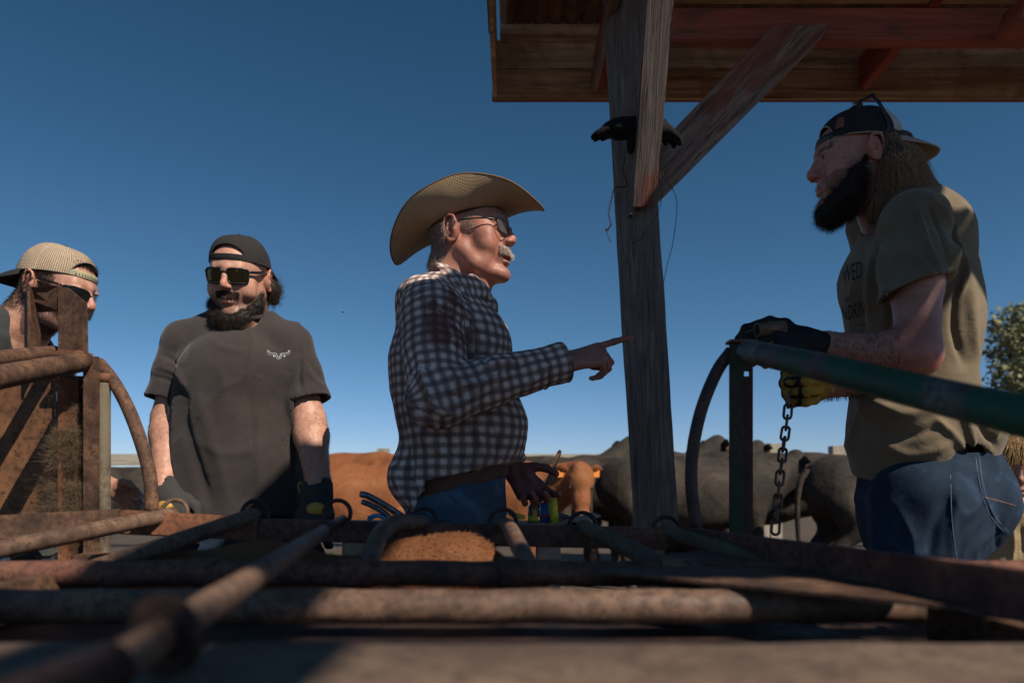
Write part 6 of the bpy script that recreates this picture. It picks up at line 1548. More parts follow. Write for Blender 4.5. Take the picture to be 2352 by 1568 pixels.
def print_on(V, Q, o):
    """faded lettering across the chest, cut from text and laid on the cloth"""
    key = id(V)
    if key not in laid.c: laid.c[key] = BVHTree.FromPolygons([tuple(v) for v in V.tolist()], Q.tolist()); laid.keep.append(V)
    bv = laid.c[key]; cam0 = Vector((0, 0, .95))
    rows = [('WED', 1935, 612, 1980, 650, 38, -38, 'word'), ('BY', 1943, 683, 1953, 697, 13, -20, 'word'), ('ANDRIN', 1922, 708, 1986, 728, 34, -16, 'word'), ('EST. 1921', 1927, 772, 1972, 780, 10, -10, 'line')]
    for txt, x0, y0, x1, y1, h, ang, nm in rows:
        cu = bpy.data.curves.new('t', 'FONT'); cu.body = txt; cu.size = 1; cu.resolution_u = 3; to = bpy.data.objects.new('t', cu); link(to)
        dg = bpy.context.evaluated_depsgraph_get(); me = bpy.data.meshes.new_from_object(to.evaluated_get(dg)); bpy.data.objects.remove(to)
        bm = bmesh.new(); bm.from_mesh(me); bmesh.ops.triangulate(bm, faces=bm.faces); bmesh.ops.subdivide_edges(bm, edges=bm.edges, cuts=2, use_grid_fill=True)
        xs = [v.co.x for v in bm.verts]; W_ = max(xs); H_ = max(v.co.y for v in bm.verts); ok = True
        for v in bm.verts:
            u = v.co.x/W_; w = v.co.y/H_
            px = x0+(x1-x0)*u**1.0; py = y0+(-(x1-x0)*math.tan(R(ang*-1))*u*.35*-1)+(1-w)*h-(x1-x0)*0+0
            dpy = -(x1-x0)*.30*u
            hit = bv.ray_cast(cam0, (P(px, y0+dpy+(1-w)*h, 1.0)-cam0).normalized())
            if hit[0] is None: v.co = Vector((0, 0, -99)); continue
            v.co = hit[0]+hit[1]*.0008*(1 if hit[1].dot(hit[0]-cam0) < 0 else -1)
        bmesh.ops.delete(bm, geom=[v for v in bm.verts if v.co.z < -50], context='VERTS')
        bmesh.ops.delete(bm, geom=[e for e in bm.edges if e.calc_length() > .03], context='EDGES')
        m2 = bpy.data.meshes.new('print'); bm.to_mesh(m2); bm.free(); m2.materials.append(M_print); place('print_'+nm, m2, o)
    laid(V, Q, [(1924, 757), (1950, 750), (1990, 742)], 'print_line', .0008, M_print, o)
def _gc():
    t = NT('two_tone_glove'); a = t.n.new('ShaderNodeAttribute'); a.attribute_name = 'Col'; n = t.noise(t.co(), 35, 5, .6); w = t.noise(t.co(), 500, 3)
    m = t.out(t.mix(.45, a.outputs['Color'], t.ramp(n, [(.3, .3), (.65, 1)]), 'MULTIPLY'), .7, 0, t.bump(w, .3, .001, t.bump(n, .4, .004))); t.b.inputs['Specular IOR Level'].default_value = .25; return m
M_glovecol = _gc()
right_man()
# ================================================================== PERSON: child half hidden at the right edge
def child():
    D = 2.15; yaw, pit = -34, 10
    M = frameM(Vector(P(2340, 1082, D)), yaw, pit, 0, .90)
    root = thing('person', (M.translation.x, D+.04, 0), 'blond child in tan shirt peering out at the right edge of the picture', 'person')
    n = M @ Vector((0, .03, -.10)); c = n+Vector((.02, .03, -.10)); f = Vector((-.4, -.9, 0)); lat = Vector((.9, -.4, 0)).normalized()
    spine = [n, c, c+Vector((0, 0, -.15)), c+Vector((0, 0, -.28))]
    F = Field(rng_axis(1.30, 1.98, .0045), rng_axis(1.92, 2.45, .0045), zax(-.01, .45, 1.16, .014, .0045))
    F.chain(spine, [.040, .085, .085, .085], .03, flat=.7, fdir=f); head(F, M, fat=.002, nose=.85)
    F.cone(M @ Vector((0, .02, -.04)), c, .040, .05, .02)
    for sg in (-1, 1):
        sh = c+lat*.12*sg+Vector((0, 0, .02)); el = sh+Vector((.02*sg, 0, -.17)); wr = el+Vector((0, -.05, -.13)); F.chain([sh, el, wr], [.038, .028, .020], .02)
        hand(F, wr, (0, -.1, -1), (sg*.9, 0, 0), (0, -1, 0), [(3, 20, 20, 20), (0, 20, 20, 20), (-3, 20, 20, 20), (-6, 20, 20, 20)], TH_REL, .72, .005)
    hip = [spine[-1]+lat*.05*sg+Vector((0, 0, -.03)) for sg in (-1, 1)]; feet = [(h.x, h.y, 0) for h in hip]; legs(F, hip, feet, .055, .04, .036)
    V, Q = F.mesh(1); N = normals(V, Q); me = mesh_np('body', V, Q, M_skin); setcol(me, skin_colors(V, [M], (.62, .34, .25))); place('body', me, root); eyes(root, M)
    L = to_local(V, M); Rh = np.array(M.to_3x3().normalized()); m = (((L[:, 2] > .045+.3*np.maximum(0, -L[:, 1]-.03)) | ((L[:, 1] > .01) & (L[:, 2] > -.06)))).astype(float)*(L[:, 2] > -.07)
    Vh = V+N*.004; p, nn = sample(Vh, Q, N, m, 5200, 3); out = to_local(p, M); dr = np.stack([out[:, 0]*5, out[:, 1]*4-.15, -1.0+out[:, 2]*4], 1)@Rh.T
    hair('hair', root, p, nn*.08+dr, .055, hairmat('blond_hair', (.20, .11, .045), (.50, .33, .16)), .0009, .2, 3, (0, 0, -1), .5, 6)
    F = Field(rng_axis(1.30, 1.98, .005), rng_axis(1.92, 2.45, .005), rng_axis(.52, 1.02, .005)); F.chain(spine, [.048, .10, .105, .11], .03, flat=.72, fdir=f)
    for sg in (-1, 1):
        sh = c+lat*.12*sg+Vector((0, 0, .02)); F.cone(sh, sh+Vector((.02*sg, 0, -.12)), .052, .052, .02); F.cone(n+Vector((0, 0, -.03)), sh, .04, .045, .02)
    F.cone(M @ Vector((0, .02, -.04)), n+Vector((0, 0, -.02)), .046, .048, .01, op='s')
    garment('shirt', root, M_tan_tee, F, [([(2320, 1180), (2330, 1240), (2325, 1300)], 5, .006), ([(2345, 1200), (2350, 1280)], 5, -.005)], .003, None, 2)
    F = Field(rng_axis(1.34, 1.94, .007), rng_axis(1.95, 2.42, .007), zax(.02, .3, .64, .012, .007)); F.chain([spine[-1], hip[0].lerp(hip[1], .5)], [.10, .10], .02, flat=.75, fdir=f); legs(F, hip, feet, .068, .055, .05)
    garment('trousers', root, M_denim, F, [], .002, None, 1); boots(root, feet, (-.4, -.9, 0), M_leather)
child()

# ================================================================== CATTLE
def cowmat(name, c1, c2, dusty):
    t = NT(name); a = t.n.new('ShaderNodeAttribute'); a.attribute_name = 'Col'; co = t.co()
    n1 = t.noise(co, 3.2, 6, .62, .6); n2 = t.noise(t.co((1, 1, .35)), 60, 5, .7)
    col = t.mix(t.ramp(n1, [(.45, 0), (.70, .75)]), t.ramp(n2, [(.3, c1), (.7, c2)]), dusty); col = t.mix(1.0, col, a.outputs['Color'], 'MULTIPLY')
    m = t.out(col, .75, 0, t.bump(n2, .5, .006, t.bump(n1, .6, .05))); t.b.inputs['Specular IOR Level'].default_value = .25; return m
M_cow_black = cowmat('dusty_black_hide', (.016, .013, .011), (.034, .027, .022), (.085, .062, .045))
M_cow_brown = cowmat('red_brown_hide', (.17, .055, .02), (.27, .095, .035), (.30, .125, .05))
M_muzzle = plain('pale_muzzle', (.42, .28, .22), .5); M_tag = plain('orange_ear_tag', (.85, .26, .04), .5); M_hoof = plain('dark_hoof', (.03, .025, .02), .6)
def cow(label, mat, headyaw=0, headpitch=10, hz=0, seed=1, sc=1.0, group='cattle standing in the pen', tagged=True, muzzle=None):
    """body along +X (head at +X), feet on the ground"""
    root = bpy.data.objects.new('cow', None); link(root); tag(root, label, 'cow', group); root.empty_display_size = .2
    h = .014
    F = Field(rng_axis(-1.25, 1.75, h), rng_axis(-.75, .75, h), rng_axis(-.02, 1.60, h))
    F.chain([(-.78, 0, .98), (-.45, 0, .95), (0, 0, .90), (.42, 0, .92), (.68, 0, .98)], [.25, .30, .34, .31, .22], .08, flat=.86, fdir=(0, 1, 0))
    F.ell((-.72, 0, 1.10), (.24, .22, .13), .08); F.cone((-.5, 0, 1.17), (.45, 0, 1.15), .09, .10, .08); F.ell((.48, 0, 1.16), (.18, .10, .12), .08)
    F.ell((.05, 0, .74), (.50, .25, .18), .08)
    for sg in (-1, 1):
        F.ell((-.70, sg*.15, .92), (.20, .12, .26), .07); F.ell((.52, sg*.16, .90), (.16, .10, .26), .07); F.ell((-.52, sg*.20, 1.12), (.06, .05, .05), .05)
        F.chain([(-.72, sg*.17, .80), (-.66, sg*.17, .62), (-.80, sg*.17, .46), (-.76, sg*.17, .14), (-.72, sg*.17, .06)], [.15, .10, .058, .042, .050], .05)
        F.chain([(.52, sg*.15, .74), (.54, sg*.15, .50), (.53, sg*.15, .40), (.54, sg*.15, .12), (.56, sg*.15, .05)], [.12, .075, .055, .040, .050], .05)
    hy = R(headyaw); hd = Vector((.98+.10*math.cos(hy), .16*math.sin(hy)*1.4, 1.12+hz)); F.cone((.60, 0, 1.02), hd, .21, .15, .10, flat=.75, fdir=(0, 1, 0)); F.cone((.62, 0, .86), hd+Vector((0, 0, -.06)), .17, .11, .10, flat=.6, fdir=(0, 1, 0))
    MH = Matrix.Translation(hd) @ Matrix.Rotation(hy, 4, 'Z') @ Matrix.Rotation(R(headpitch), 4, 'Y')
    F.frame(MH)
    F.ell((.06, 0, .03), (.14, .115, .13), .05); F.chain([(.10, 0, .02), (.26, 0, -.05), (.38, 0, -.10)], [.10, .078, .066], .05); F.ell((.39, 0, -.105), (.062, .075, .060), .03)
    F.chain([(.02, 0, -.10), (.20, 0, -.13), (.34, 0, -.145)], [.06, .045, .035], .05); F.ell((.02, 0, .13), (.07, .07, .06), .04)
    for sg in (-1, 1):
        F.ell((.15, sg*.088, .035), (.035, .022, .026), .02); F.ell((.43, sg*.038, -.09), (.018, .014, .012), .01, op='s'); F.ell((.175, sg*.100, .030), (.022, .014, .016), .01, op='s')
    F.frame(); V, Q = F.mesh(2); N = normals(V, Q); V = V+N*(nz(V, 9, seed)*.008)[:, None].astype(f32)
    me = mesh_np('body', V, Q, mat); L = to_local(V, MH); C = np.ones((len(V), 3))
    if muzzle is not None:
        d = np.exp(-(((L-np.array((.43, 0, -.11)))/np.array((.05, .08, .06)))**2).sum(1)); C = C*(1-d[:, None])+np.array(muzzle)*d[:, None]
    setcol(me, C); body = place('body', me, root)
    for sg in (-1, 1):
        Fe = Field(rng_axis(hd.x-.5, hd.x+.5, .008), rng_axis(hd.y-.5, hd.y+.5, .008), rng_axis(hd.z-.2, hd.z+.3, .008)); Fe.frame(MH)
        Fe.chain([(.0, sg*.10, .07), (-.02, sg*.16, .075), (-.03, sg*.225, .055)], [.022, .040, .014], .03, flat=.4, fdir=(1, 0, .3)); Fe.frame()
        VE, QE = Fe.mesh(1)
        if len(VE): e = mesh_np('ear', VE, QE, mat); setcol(e, np.ones((len(VE), 3))*.8); eo = place('ear', e, root)
        if tagged and (sg == -1 or muzzle is not None):
            mb = MB(); q = MH @ Vector((.005, sg*.165, .05)); mb.box(q, (.008, .065, .085), Matrix.Rotation(hy+R(-50 if muzzle is None else 0), 3, 'Z'), .002); mb.build('ear_tag', M_tag, root)
        bm = MB(); q = MH @ Vector((.175, sg*.100, .032)); bmesh.ops.create_uvsphere(bm.bm, u_segments=12, v_segments=8, radius=.020, matrix=Matrix.Translation(q)); bm.build('eye', M_black, root, smooth=True)
    MB().tube(bez([(-1.0, 0, 1.10), (-1.07, 0, 1.02), (-1.08, .01, .75), (-1.06, .02, .50)], 14), [.035-.0018*k for k in range(13)], 10).build('tail', mat, root) if False else None
    pts = bez([(-.98, 0, 1.12), (-1.06, 0, 1.02), (-1.08, .01, .75), (-1.06, .02, .46)], 12)
    o = MB().tube(pts, [.035-.018*k/(len(pts)-1) for k in range(len(pts))], 10).build('tail', mat, root); setcol(o.data, np.ones((len(o.data.vertices), 3)))
    rg = np.random.default_rng(3); p = np.array([(-1.06, .02, .48)]*260)+rg.normal(size=(260, 3))*.012
    hair('tail_switch', root, p, np.tile((0, 0, -1.0), (260, 1)), .22, M_h_black if mat is M_cow_black else mat, .004, .15, 4, (0, 0, -1), .3, 4)
    for x, y in ((-.72, .17), (-.72, -.17), (.57, .15), (.57, -.15)):
        MB().tube([(x, y, -.01), (x, y, .075)], [.066, .052], 12).build('hoof', M_hoof, root)
    root.scale = (sc, sc, sc)
    return root
def cow_copy(src, label):
    r = src.copy(); COL.objects.link(r); r['label'] = label
    for ch in list(src.children):
        c = ch.copy(); COL.objects.link(c); c.parent = r
    return r
def put(o, px, D, yaw, z=0, sc=None):
    o.location = ((px-1176)/1568*D, D, z); o.rotation_euler = (0, 0, R(yaw))
    if sc: o.scale = (sc, sc, sc)
    return o
A = cow('black cow standing between the wooden post and the green gate post', M_cow_black, 20, 5, .05, 1)
put(A, 1600, 6.3, 8, 0, .93)
B = cow_copy(A, 'black cow with a lit muddy flank standing right behind the hanging chain'); put(B, 2100, 5.6, 6, 0, .93)
C_ = cow_copy(A, 'black cow partly hidden behind the slotted green gate post'); put(C_, 1760, 7.0, 172, 0, .98)
E_ = cow_copy(A, 'black cow seen between the rusty curved pipe and the grey post at left'); put(E_, 330, 6.6, 15, 0, .86)
G_ = cow('black cow farthest back, its raised head and tag just left of the post', M_cow_black, 40, 18, .24, 5); put(G_, 1255, 7.8, 10, 0, .98)
K_ = cow_copy(G_, 'black cow whose small dark head with tag shows right of the green gate post'); put(K_, 1560, 8.2, 5, 0, .96)
H_ = cow_copy(G_, 'black cow whose head with orange tag shows beside the arched pipe'); put(H_, 1425, 7.3, -6, 0, .95)
Br = cow('red brown cow standing broadside behind the two men at left', M_cow_brown, 30, 30, -.25, 2, 1.0, muzzle=(1.3, 1.5, 1.8)); put(Br, 800, 5.9, 4, 0, .87)
Bf = cow('red brown cow facing the viewer with pale muzzle and orange tags', M_cow_brown, -78, 48, .02, 3, 1.0, muzzle=(1.35, 2.2, 3.6)); put(Bf, 1092, 5.9, -6, 0, .88)
Bg = cow_copy(Br, 'red brown cow lifting only its ears above the broadside brown cow'); put(Bg, 790, 7.6, 160, 0, 1.0)

# calf lying in the table, seen between the bars
def calf():
    root = thing('calf', (-.25, 1.1, .62), 'orange brown calf held on its side beneath the bars of the table', 'calf')
    F = Field(rng_axis(-.75, .20, .006), rng_axis(.92, 1.27, .006), rng_axis(.55, .93, .006))
    F.chain([(-.62, 1.10, .76), (-.40, 1.10, .765), (-.22, 1.10, .755)], [.075, .080, .070], .05)
    F.cone((-.22, 1.10, .76), (-.08, 1.12, .81), .060, .055, .04); F.ell((-.115, 1.10, .822), (.078, .055, .040), .03); F.cone((-.10, 1.10, .80), (.03, 1.10, .785), .045, .030, .03)
    F.ell((-.17, 1.10, .835), (.04, .03, .02), .02)
    for x in (-.55, -.30):
        F.chain([(x, 1.05, .72), (x+.05, 1.0, .66), (x+.02, .97, .60)], [.035, .025, .02], .02)
    V, Q = F.mesh(2); N = normals(V, Q); me = mesh_np('body', V, Q, M_cow_brown); setcol(me, np.ones((len(V), 3))*.65); b = place('body', me, root)
    p, nn = sample(V, Q, N, (V[:, 2] > .74).astype(float), 9000, 4); hair('coat', b, p, nn*.5+np.array([.9, -.1, 0]), .007, hairmat('calf_hair', (.15, .055, .02), (.30, .135, .055), .6), .0006, .5, 4, (0, 0, -1), .2, 3)
calf()

# ================================================================== FENCES, TREES
def fence(name, label, a, b, posts, ztop, boards):
    root = thing(name, (a[0], a[1], 0), label, 'fence'); a = Vector(a); b = Vector(b)
    for k, (t, w, h) in enumerate(posts):
        q = a.lerp(b, t); mb = MB(); mb.box((q.x, q.y+.09, h/2), (w, .15, h), Matrix.Rotation(R(random.uniform(-2, 2)), 3, 'Y'), .008); mb.build('fence_post', M_fpost, root)
    for z, hh in boards:
        n = len(posts)
        MB().beam((a.x, a.y, z), (b.x, b.y, z+random.uniform(-.02, .02)), .04, hh, bev=.004).build('fence_board', M_fence, root)
x = lambda px, D: (px-1176)/1568*D
D = 9.6
L0, R0 = x(-300, D), x(2800, D)
ps = [((x(px, D)-L0)/(R0-L0), w, h) for px, w, h in ((100, .16, 1.35), (697, .15, 1.49), (877, .16, 1.43), (1120, .15, 1.35), (1755, .18, 1.50), (1784, .17, 1.50), (1935, .22, 1.47), (2200, .16, 1.42), (2500, .16, 1.4))]
fence('corral_fence', 'bleached wooden corral fence with tall square posts behind the cattle', (L0, D, 0), (R0, D, 0), ps, 1.3, ((1.27, .16), (.97, .14)))

def leafcloud(cs, n, size, mat, name, parent, seed=1):
    rg = np.random.default_rng(seed); V = []; 
    w = np.array([c[3]**2*c[4] for c in cs]); idx = rg.choice(len(cs), n, p=w/w.sum()); d = rg.normal(size=(n, 3)); d /= np.linalg.norm(d, axis=1, keepdims=True)
    rad = rg.random(n)**.45; cc = np.array([c[:3] for c in cs])[idx]; rr = np.array([[c[3], c[3], c[4]] for c in cs])[idx]
    p = cc+d*rad[:, None]*rr; p += rg.normal(size=(n, 3))*size*1.5
    a = rg.normal(size=(n, 3)); a /= np.linalg.norm(a, axis=1, keepdims=True); b = np.cross(a, rg.normal(size=(n, 3))); b /= np.linalg.norm(b, axis=1, keepdims=True)
    s = size*(.5+rg.random(n))[:, None]; V = np.stack([p-a*s-b*s*.35, p+a*s*.2-b*s*.6, p+a*s, p+a*s*.1+b*s*.6], 1).reshape(-1, 3)
    return place(name, mesh_np(name, V, np.arange(len(V)).reshape(-1, 4), mat, False), parent)
def leafmat(name, c1, c2):
    t = NT(name); n = t.noise(t.co(), 1.6, 4, .7); o = t.node('ShaderNodeObjectInfo'); m = t.out(t.ramp(n, [(.3, c1), (.7, c2)]), .7); t.b.inputs['Transmission Weight'].default_value = 0
    t.b.inputs['Subsurface Weight'].default_value = 0; return m
M_leaf = leafmat('dusty_green_leaf', (.09, .10, .045), (.27, .26, .12)); M_leaf2 = leafmat('far_green_leaf', (.05, .065, .04), (.10, .12, .07)); M_bark = wood('tree_bark', (.05, .04, .03), (.16, .13, .10), None, 'Z', grain=20)
def tree(label, px, D, cls, n, size, mat, seed, trunk=.12, group=None):
    X0 = x(px, D); root = thing('tree', (X0, D, 0), label, 'tree', group); cs = [(x(cx, D), D+dy, .95+(1107-cy)/1568*D, r/1568*D, r2/1568*D) for cx, cy, r, r2, dy in cls]
    leafcloud(cs, n, size, mat, 'crown', root, seed)
    mb = MB(); top = Vector(cs[0][:3]); mb.tube(bez([(X0, D, -.1), (X0+.1, D, top.z*.4), tuple(top)], 10), [trunk*(1-.06*k) for k in range(11)], 10)
    for c in cs[1:]: mb.tube(bez([(X0+.08, D, top.z*.38), tuple((Vector(c[:3])+Vector((X0, D, top.z*.5)))/2), c[:3]], 8), [trunk*.45*(1-.09*k) for k in range(9)], 7)
    mb.build('trunk', M_bark, root)
tree('tall dusty green tree at the right edge', 2440, 17, [(2330, 800, 60, 55, 0), (2375, 730, 55, 45, .5), (2300, 870, 45, 40, -.4), (2350, 905, 60, 35, .3), (2420, 850, 80, 90, 0), (2290, 745, 28, 30, 0), (2330, 985, 60, 25, .2), (2480, 760, 90, 90, 0), (2290, 1000, 40, 18, 0), (2400, 960, 70, 50, 0)], 9000, .075, M_leaf, 5, .22)
tree('small rounded green tree far behind the brown cow', 805, 60, [(805, 1066, 22, 12, 0), (790, 1070, 14, 9, 0), (822, 1064, 14, 12, 0), (842, 1072, 14, 8, 0)], 5000, .09, M_leaf2, 6, .15)
tree('thin grey green tree beside the far fence post', 871, 60, [(866, 1066, 9, 14, 0), (858, 1074, 9, 8, 0)], 2000, .09, M_leaf2, 7, .1)
tree('low dusty bush mass beyond the fence at left', 300, 70, [(290, 1090, 30, 8, 0), (335, 1092, 26, 7, 0), (370, 1088, 20, 8, 0)], 3000, .10, M_leaf2, 8, .1)
tree('distant olive tree behind the right end of the fence', 2250, 40, [(2280, 1035, 60, 20, 0), (2340, 1030, 50, 22, 0)], 5000, .10, M_leaf2, 9, .15)

# ================================================================== SMALL THINGS
def tools():
    # work stand with cardboard, bottle, marker, cutter
    st = thing('work_stand', (P(1240, 1195, 1.95).x, 1.97, 0), 'low stand carrying a torn cardboard sheet beside the pointing man', 'stand')
    c = P(1245, 1203, 1.95)
    MB().box(c+Vector((.0, .05, -.012)), (.30, .22, .016), None, .003).build('stand_top', M_rust, st)
    MB().box((c.x+.02, c.y+.06, (c.z-.02)/2), (.07, .07, c.z-.02), None, .004).build('stand_leg', plain('concrete', (.32, .26, .22), .9, bump=.5, bscale=120), st)
    cb = MB(); n = 16; g = []
    for i in range(n+1):
        u = i/n; row = []
        for j in range(7):
            v = j/6; row.append(cb.bm.verts.new(c+Vector((-.12+.28*u, -.05+.19*v, .004+.030*max(0, u-.45)**1.6*2+.002*math.sin(u*20)))))
        g.append(row)
    for i in range(n):
        for j in range(6): cb.bm.faces.new((g[i][j], g[i+1][j], g[i+1][j+1], g[i][j+1]))
    o = cb.build('cardboard_sheet', plain('dirty_cardboard', (.26, .19, .13), .9, var=.4, bscale=60)); md = o.modifiers.new('t', 'SOLIDIFY'); md.thickness = .005
    tag(o, 'torn dirty cardboard sheet curling up at its right end under the man hand', 'cardboard')
    b = c+Vector((.006, .0, .004)); M_vial = NT('amber_vial').out((.30, .24, .08), .08, 0, None); M_vial.node_tree.nodes['Principled BSDF'].inputs['Transmission Weight'].default_value = .5
    r = thing('vaccine_bottle', b, 'small amber glass bottle with yellow and blue label on the cardboard', 'bottle')
    MB().tube([b+Vector((-.032, 0, .0)), b+Vector((-.032, 0, .046)), b+Vector((-.032, 0, .054)), b+Vector((-.032, 0, .060))], [.0145, .0145, .008, .008], 20).build('glass', M_vial, r)
    MB().tube([b+Vector((-.032, 0, .058)), b+Vector((-.032, 0, .068))], .0095, 16).build('cap', plain('grey_cap', (.2, .2, .22), .4), r)
    MB().pipe(b+Vector((-.032, 0, .004)), b+Vector((-.032, 0, .020)), .0149, .0146).build('label_band', plain('yellow_label', (.55, .45, .06), .6), r)
    r2 = thing('spray_can', b+Vector((.004, .02, 0)), 'blue tube with a red band standing behind the yellow comb', 'can')
    MB().tube([b+Vector((.002, .022, 0)), b+Vector((.002, .022, .058))], .014, 20).build('body', plain('blue_can', (.02, .14, .40), .4), r2)
    MB().pipe(b+Vector((.002, .022, .016)), b+Vector((.002, .022, .022)), .0145, .0138).build('band', plain('red_band', (.5, .03, .03), .5), r2)
    r3 = thing('yellow_marker', b+Vector((.028, -.002, 0)), 'bright yellow ridged marking stick standing upright on the cardboard', 'marker')
    MB().tube([b+Vector((.030, -.004, .002)), b+Vector((.023, -.004, .072))], .0125, 20).build('stick', plain('bright_yellow_wax', (.78, .68, .04), .5, bump=.6, bscale=900), r3)
    MB().tube([b+Vector((.030, -.004, -.001)), b+Vector((.030, -.004, .004))], .0135, 20).build('foot', plain('yellow_foot', (.5, .42, .03), .5), r3)
    y = P(1193, 1186, 1.93); r4 = thing('ear_cutter', y, 'yellow handled cutter lying beside the bottle', 'cutter')
    MB().beam(y+Vector((-.03, 0, .008)), y+Vector((.018, .0, -.002)), .012, .014, bev=.004).build('handle', plain('yellow_handle', (.75, .60, .03), .45), r4)
    MB().beam(y+Vector((-.05, 0, .012)), y+Vector((-.028, 0, .008)), .008, .006, bev=.002).build('blade', M_shine, r4)
    # grey glove lying behind
    hg = P(1290, 1176, 2.0); Fg = Field(rng_axis(hg.x-.14, hg.x+.14, .004), rng_axis(hg.y-.10, hg.y+.14, .004), rng_axis(hg.z-.06, hg.z+.08, .004))
    hand(Fg, hg+Vector((-.055, .03, -.004)), (1, .05, -.12), (0, 0, 1), (0, -1, 0), [(4, 10, 20, 20), (0, 12, 20, 18), (-3, 12, 22, 20), (-7, 10, 20, 20)], TH_REL, .62, .007, 1.3)
    V, Q = Fg.mesh(1); tag(place('work_glove', mesh_np('work_glove', V, Q, cloth('grey_brown_leather', (.16, .12, .10))), None), 'grey brown leather work glove lying on the cardboard before the brown cow', 'glove')
    # long handled tool standing behind the hand
    a, b_ = P(1262, 1095, 2.05), P(1284, 1040, 2.05); r = thing('prod_stick', (b_.x, 2.05, 0), 'slim wooden stick poking up beside the lowered hand', 'stick')
    d = (b_-a).normalized(); MB().tube([a-d*.18, b_], [.0065, .0070], 12).build('shaft', M_bar, r); MB().tube([b_-d*.002, b_+d*.010], [.0070, .004], 12).build('tip', M_dark, r)
    MB().tube([a-d*.18, a-d*.2], [.0065, .004], 10).build('ferrule', M_dark, r)
    # blue handled loppers
    lp = thing('dehorning_loppers', P(905, 1190, 1.62), 'steel and blue long handled loppers leaning toward the pointing man', 'loppers')
    M_blue = plain('blue_grip', (.06, .22, .42), .35, .3); piv = P(950, 1205, 1.60)
    def arm(pts, m, nm, r=.0072): MB().tube(bez([P(*q) for q in pts], 14), r, 14).build(nm, m, lp)
    arm([(828, 1134, 1.56), (845, 1138, 1.57), (885, 1160, 1.60), (935, 1192, 1.64)], M_bluesteel, 'handle', .0078); arm([(832, 1151, 1.60), (850, 1158, 1.61), (880, 1175, 1.62), (905, 1200, 1.64)], M_bluesteel, 'handle', .0068)
    arm([(935, 1192, 1.64), (955, 1206, 1.65)], M_rust, 'jaw', .009)
    # blue tool and rag on a box behind the far rail
    bx = thing('tool_box', (P(870, 1210, 1.62).x, 1.66, 0), 'tan covered tool box behind the far rail', 'box'); q = P(880, 1208, 1.62)
    MB().box((q.x, 1.68, q.z/2), (.20, .12, q.z), None, .01).build('body', plain('tan_canvas', (.30, .24, .17), .9), bx); MB().box((q.x, 1.68, q.z+.004), (.204, .124, .010), None, .003).build('lid', plain('pale_canvas', (.45, .38, .28), .9), bx)
    pl = thing('blue_pliers', P(870, 1190, 1.60), 'blue handled pliers lying on the tan box', 'pliers')
    for s_ in (0, 1): MB().tube(bez([P(845, 1194-6*s_, 1.60), P(868, 1184-2*s_, 1.60), P(895, 1196, 1.60)], 10), .0042, 10).build('handle', M_blue, pl)
    MB().tube([P(893, 1196, 1.60), P(905, 1192, 1.60)], [.006, .003], 10).build('jaw', M_dark, pl)
M_bluesteel = rust('blue_scuffed_steel', (.16, .22, .29), (.06, .08, .11), (.26, .32, .38), scale=12, rough=.35, metal=.7)
tools()

def chain():
    a = Vector(RM['fist']); b = P(1781, 1240, 1.42); root = thing('steel_chain', b, 'rusty steel chain hanging from the yellow gloved fist down to the rail', 'chain')
    pts = [P(1812, 905, 1.50), P(1808, 960, 1.49), P(1800, 1020, 1.47), P(1793, 1080, 1.45), P(1787, 1140, 1.44), P(1782, 1200, 1.43), P(1780, 1240, 1.42)]
    q = bez(pts, 120); L = [0]
    for i in range(1, len(q)): L.append(L[-1]+(q[i]-q[i-1]).length)
    step = .0262; n = int(L[-1]/step); src = None
    for k in range(n):
        s = (k+.5)*step; i = max(1, next(j for j in range(len(L)) if L[j] >= s)); c = q[i-1].lerp(q[i], (s-L[i-1])/(L[i]-L[i-1])); t = (q[i]-q[i-1]).normalized()
        u = t.cross(Vector((0, 1, 0))).normalized(); v = t.cross(u)
        ang = R(20 if k % 2 else 108)+.1*math.sin(k); w = u*math.cos(ang)+v*math.sin(ang); hl, hw = .0120, .0078; lk = []
        for m in range(24):
            th = 2*math.pi*m/24; cx = math.cos(th)*hw; cy = math.sin(th)*hw+math.copysign(hl-hw*.35, math.sin(th)); lk.append(c+w*cx+t*cy)
        MB().tube(lk, .0030, 8, closed=True).build('link', M_chain, root)
M_chain = rust('rusty_chain_steel', (.16, .095, .065), (.05, .03, .022), (.24, .13, .08), scale=40, rough=.4, metal=.6)
chain()
def lever():
    a, b = P(1738, 758, 1.49), P(1800, 752, 1.50); r = thing('lever_handle', a, 'short brown pipe handle gripped in the near glove', 'handle')
    MB().pipe(a, b, .0155, .0125, 24).build('tube', M_bar, r); MB().tube([a+Vector((.03, .004, -.012)), a+Vector((.034, .01, -.05))], .007, 12).build('stem', M_dark, r)
lever()
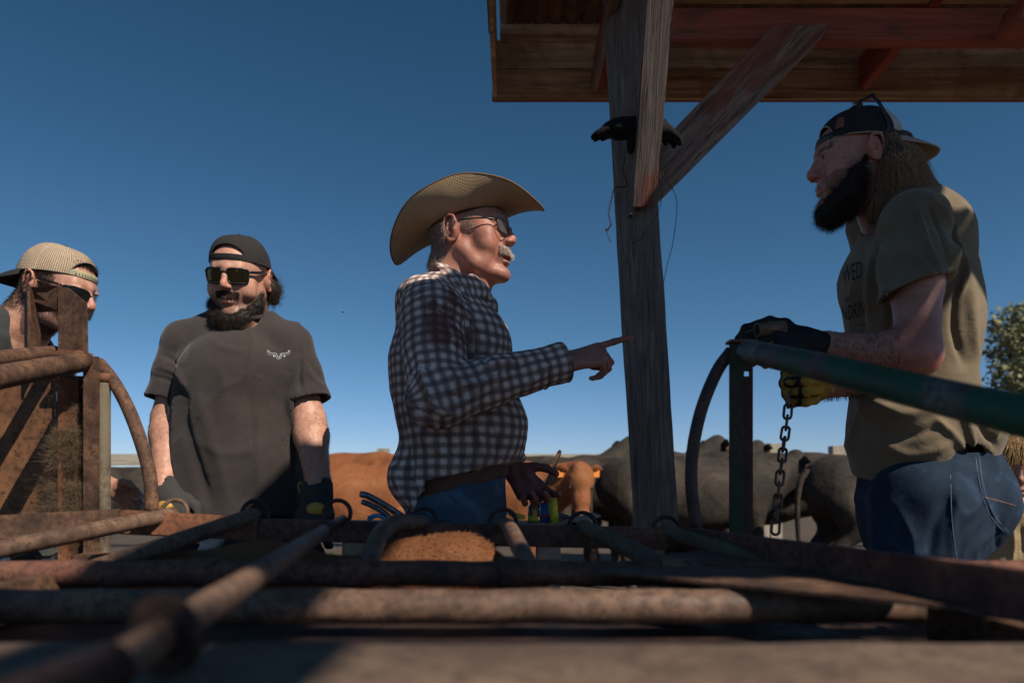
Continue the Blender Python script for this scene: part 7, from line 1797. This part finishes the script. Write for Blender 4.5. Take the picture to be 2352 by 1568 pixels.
def postgloves():
    """dark gloves tucked behind the thin brace on the post"""
    r = thing('work_gloves', P(1440, 300, 2.24), 'pair of black gloves tucked between post and thin brace', 'gloves')
    for k, (w, d, nrm, fg) in enumerate(((P(1470, 292, 2.20), (-1, .0, -.06), (0, -.4, 1), [(4, 4, 10, 8), (1, 8, 12, 8), (-2, 12, 12, 8), (-5, 16, 14, 10)]), (P(1460, 300, 2.19), (1, .0, .02), (0, -.5, 1), [(3, 10, 20, 14), (1, 14, 24, 14), (-2, 20, 26, 18), (-5, 24, 26, 18)]))):
        w = Vector(w); F = Field(rng_axis(w.x-.26, w.x+.26, .0045), rng_axis(w.y-.14, w.y+.14, .0045), rng_axis(w.z-.16, w.z+.12, .0045))
        d = Vector(d); F.cone(w-d*.05, w+d*.02, .040, .038, .015, flat=.6, fdir=(0, 0, 1)); hand(F, w, d, nrm, (0, -1, -.4), fg, [(.018, .018, -.006), (.032, .030, -.030), (.036, .038, -.058), (.036, .044, -.084)], .80, .014, 1.7); F.ell(w+d*.045, (.07, .045, .030), .02)
        V, Q = F.mesh(1); V = V+normals(V, Q)*(nz(V, 60)*.002)[:, None].astype(f32); place('glove', mesh_np('glove', V, Q, M_pglove), r)
M_pglove = cloth('black_glove_cloth', (.006, .006, .007), fuzz=.1)
postgloves()
def wires():
    M_wire = rust('rusty_wire', (.07, .04, .028), (.03, .02, .015), (.11, .06, .035), scale=60, metal=.4)
    def W(name, pts, D, r=.0011, twist=False, label=None, cat='wire'):
        p = bez([P(a, b, D+dz) for a, b, dz in pts], 60)
        mb = MB()
        if twist:
            for s in (0, math.pi): mb.tube([q+Vector((math.cos(k*.9+s)*.0024, math.sin(k*.9+s)*.0024, 0)) for k, q in enumerate(p)], r, 6)
        else: mb.tube(p, r, 6)
        o = mb.build(name, M_wire); tag(o, label, cat); return o
    W('wire', [(1434, 360, 0), (1432, 395, 0), (1440, 425, .0), (1412, 432, 0), (1405, 455, 0), (1398, 490, 0), (1403, 515, 0), (1392, 530, 0)], 2.24, .0012, True, 'twisted rusty wire hanging off the left side of the post')
    W('wire', [(1403, 515, 0), (1397, 528, 0), (1391, 524, 0), (1398, 545, 0), (1403, 556, 0)], 2.24, .0012, False, 'loose curled end below the twisted wire on the post')
    W('wire', [(1505, 355, .0), (1528, 410, 0), (1548, 440, 0), (1555, 480, 0), (1545, 560, 0), (1533, 605, 0), (1524, 650, 0)], 2.26, .0011, False, 'long single wire dangling free to the right of the post')
    W('wire', [(1502, 350, .0), (1516, 400, 0), (1520, 450, 0), (1510, 490, 0), (1490, 520, -.02), (1470, 548, -.04), (1450, 560, -.05)], 2.23, .0011, False, 'curved wire sweeping across the front of the post')
    W('wire', [(1524, 745, 0), (1531, 752, 0)], 2.30, .0009, False, 'tiny wire stub on the right edge of the post')
    tf = tufts('cobweb_straw', [(tuple(P(1408, 30, 2.30)-Vector((0, 0, .03))), tuple(P(1480, 10, 2.36)))], 160, .04, M_hay, SHEL, .0004, 9); tf['kind'] = 'stuff'
wires()
def fly():
    r = thing('fly', P(787, 716, 1.7), 'tiny dark insect hovering against the sky between two men', 'insect'); c = P(787, 716, 1.7)
    bm = MB(); bmesh.ops.create_uvsphere(bm.bm, u_segments=10, v_segments=8, radius=1, matrix=Matrix.Translation(c) @ Matrix.Diagonal((.0022, .003, .0018, 1))); bm.build('body', M_black, r, smooth=True)
    for s in (-1, 1): MB().prism([c, c+Vector((s*.005, 0, .003)), c+Vector((s*.003, .001, .0045))], (0, 1, 0), .0003).build('wing', M_clear, r)
fly()
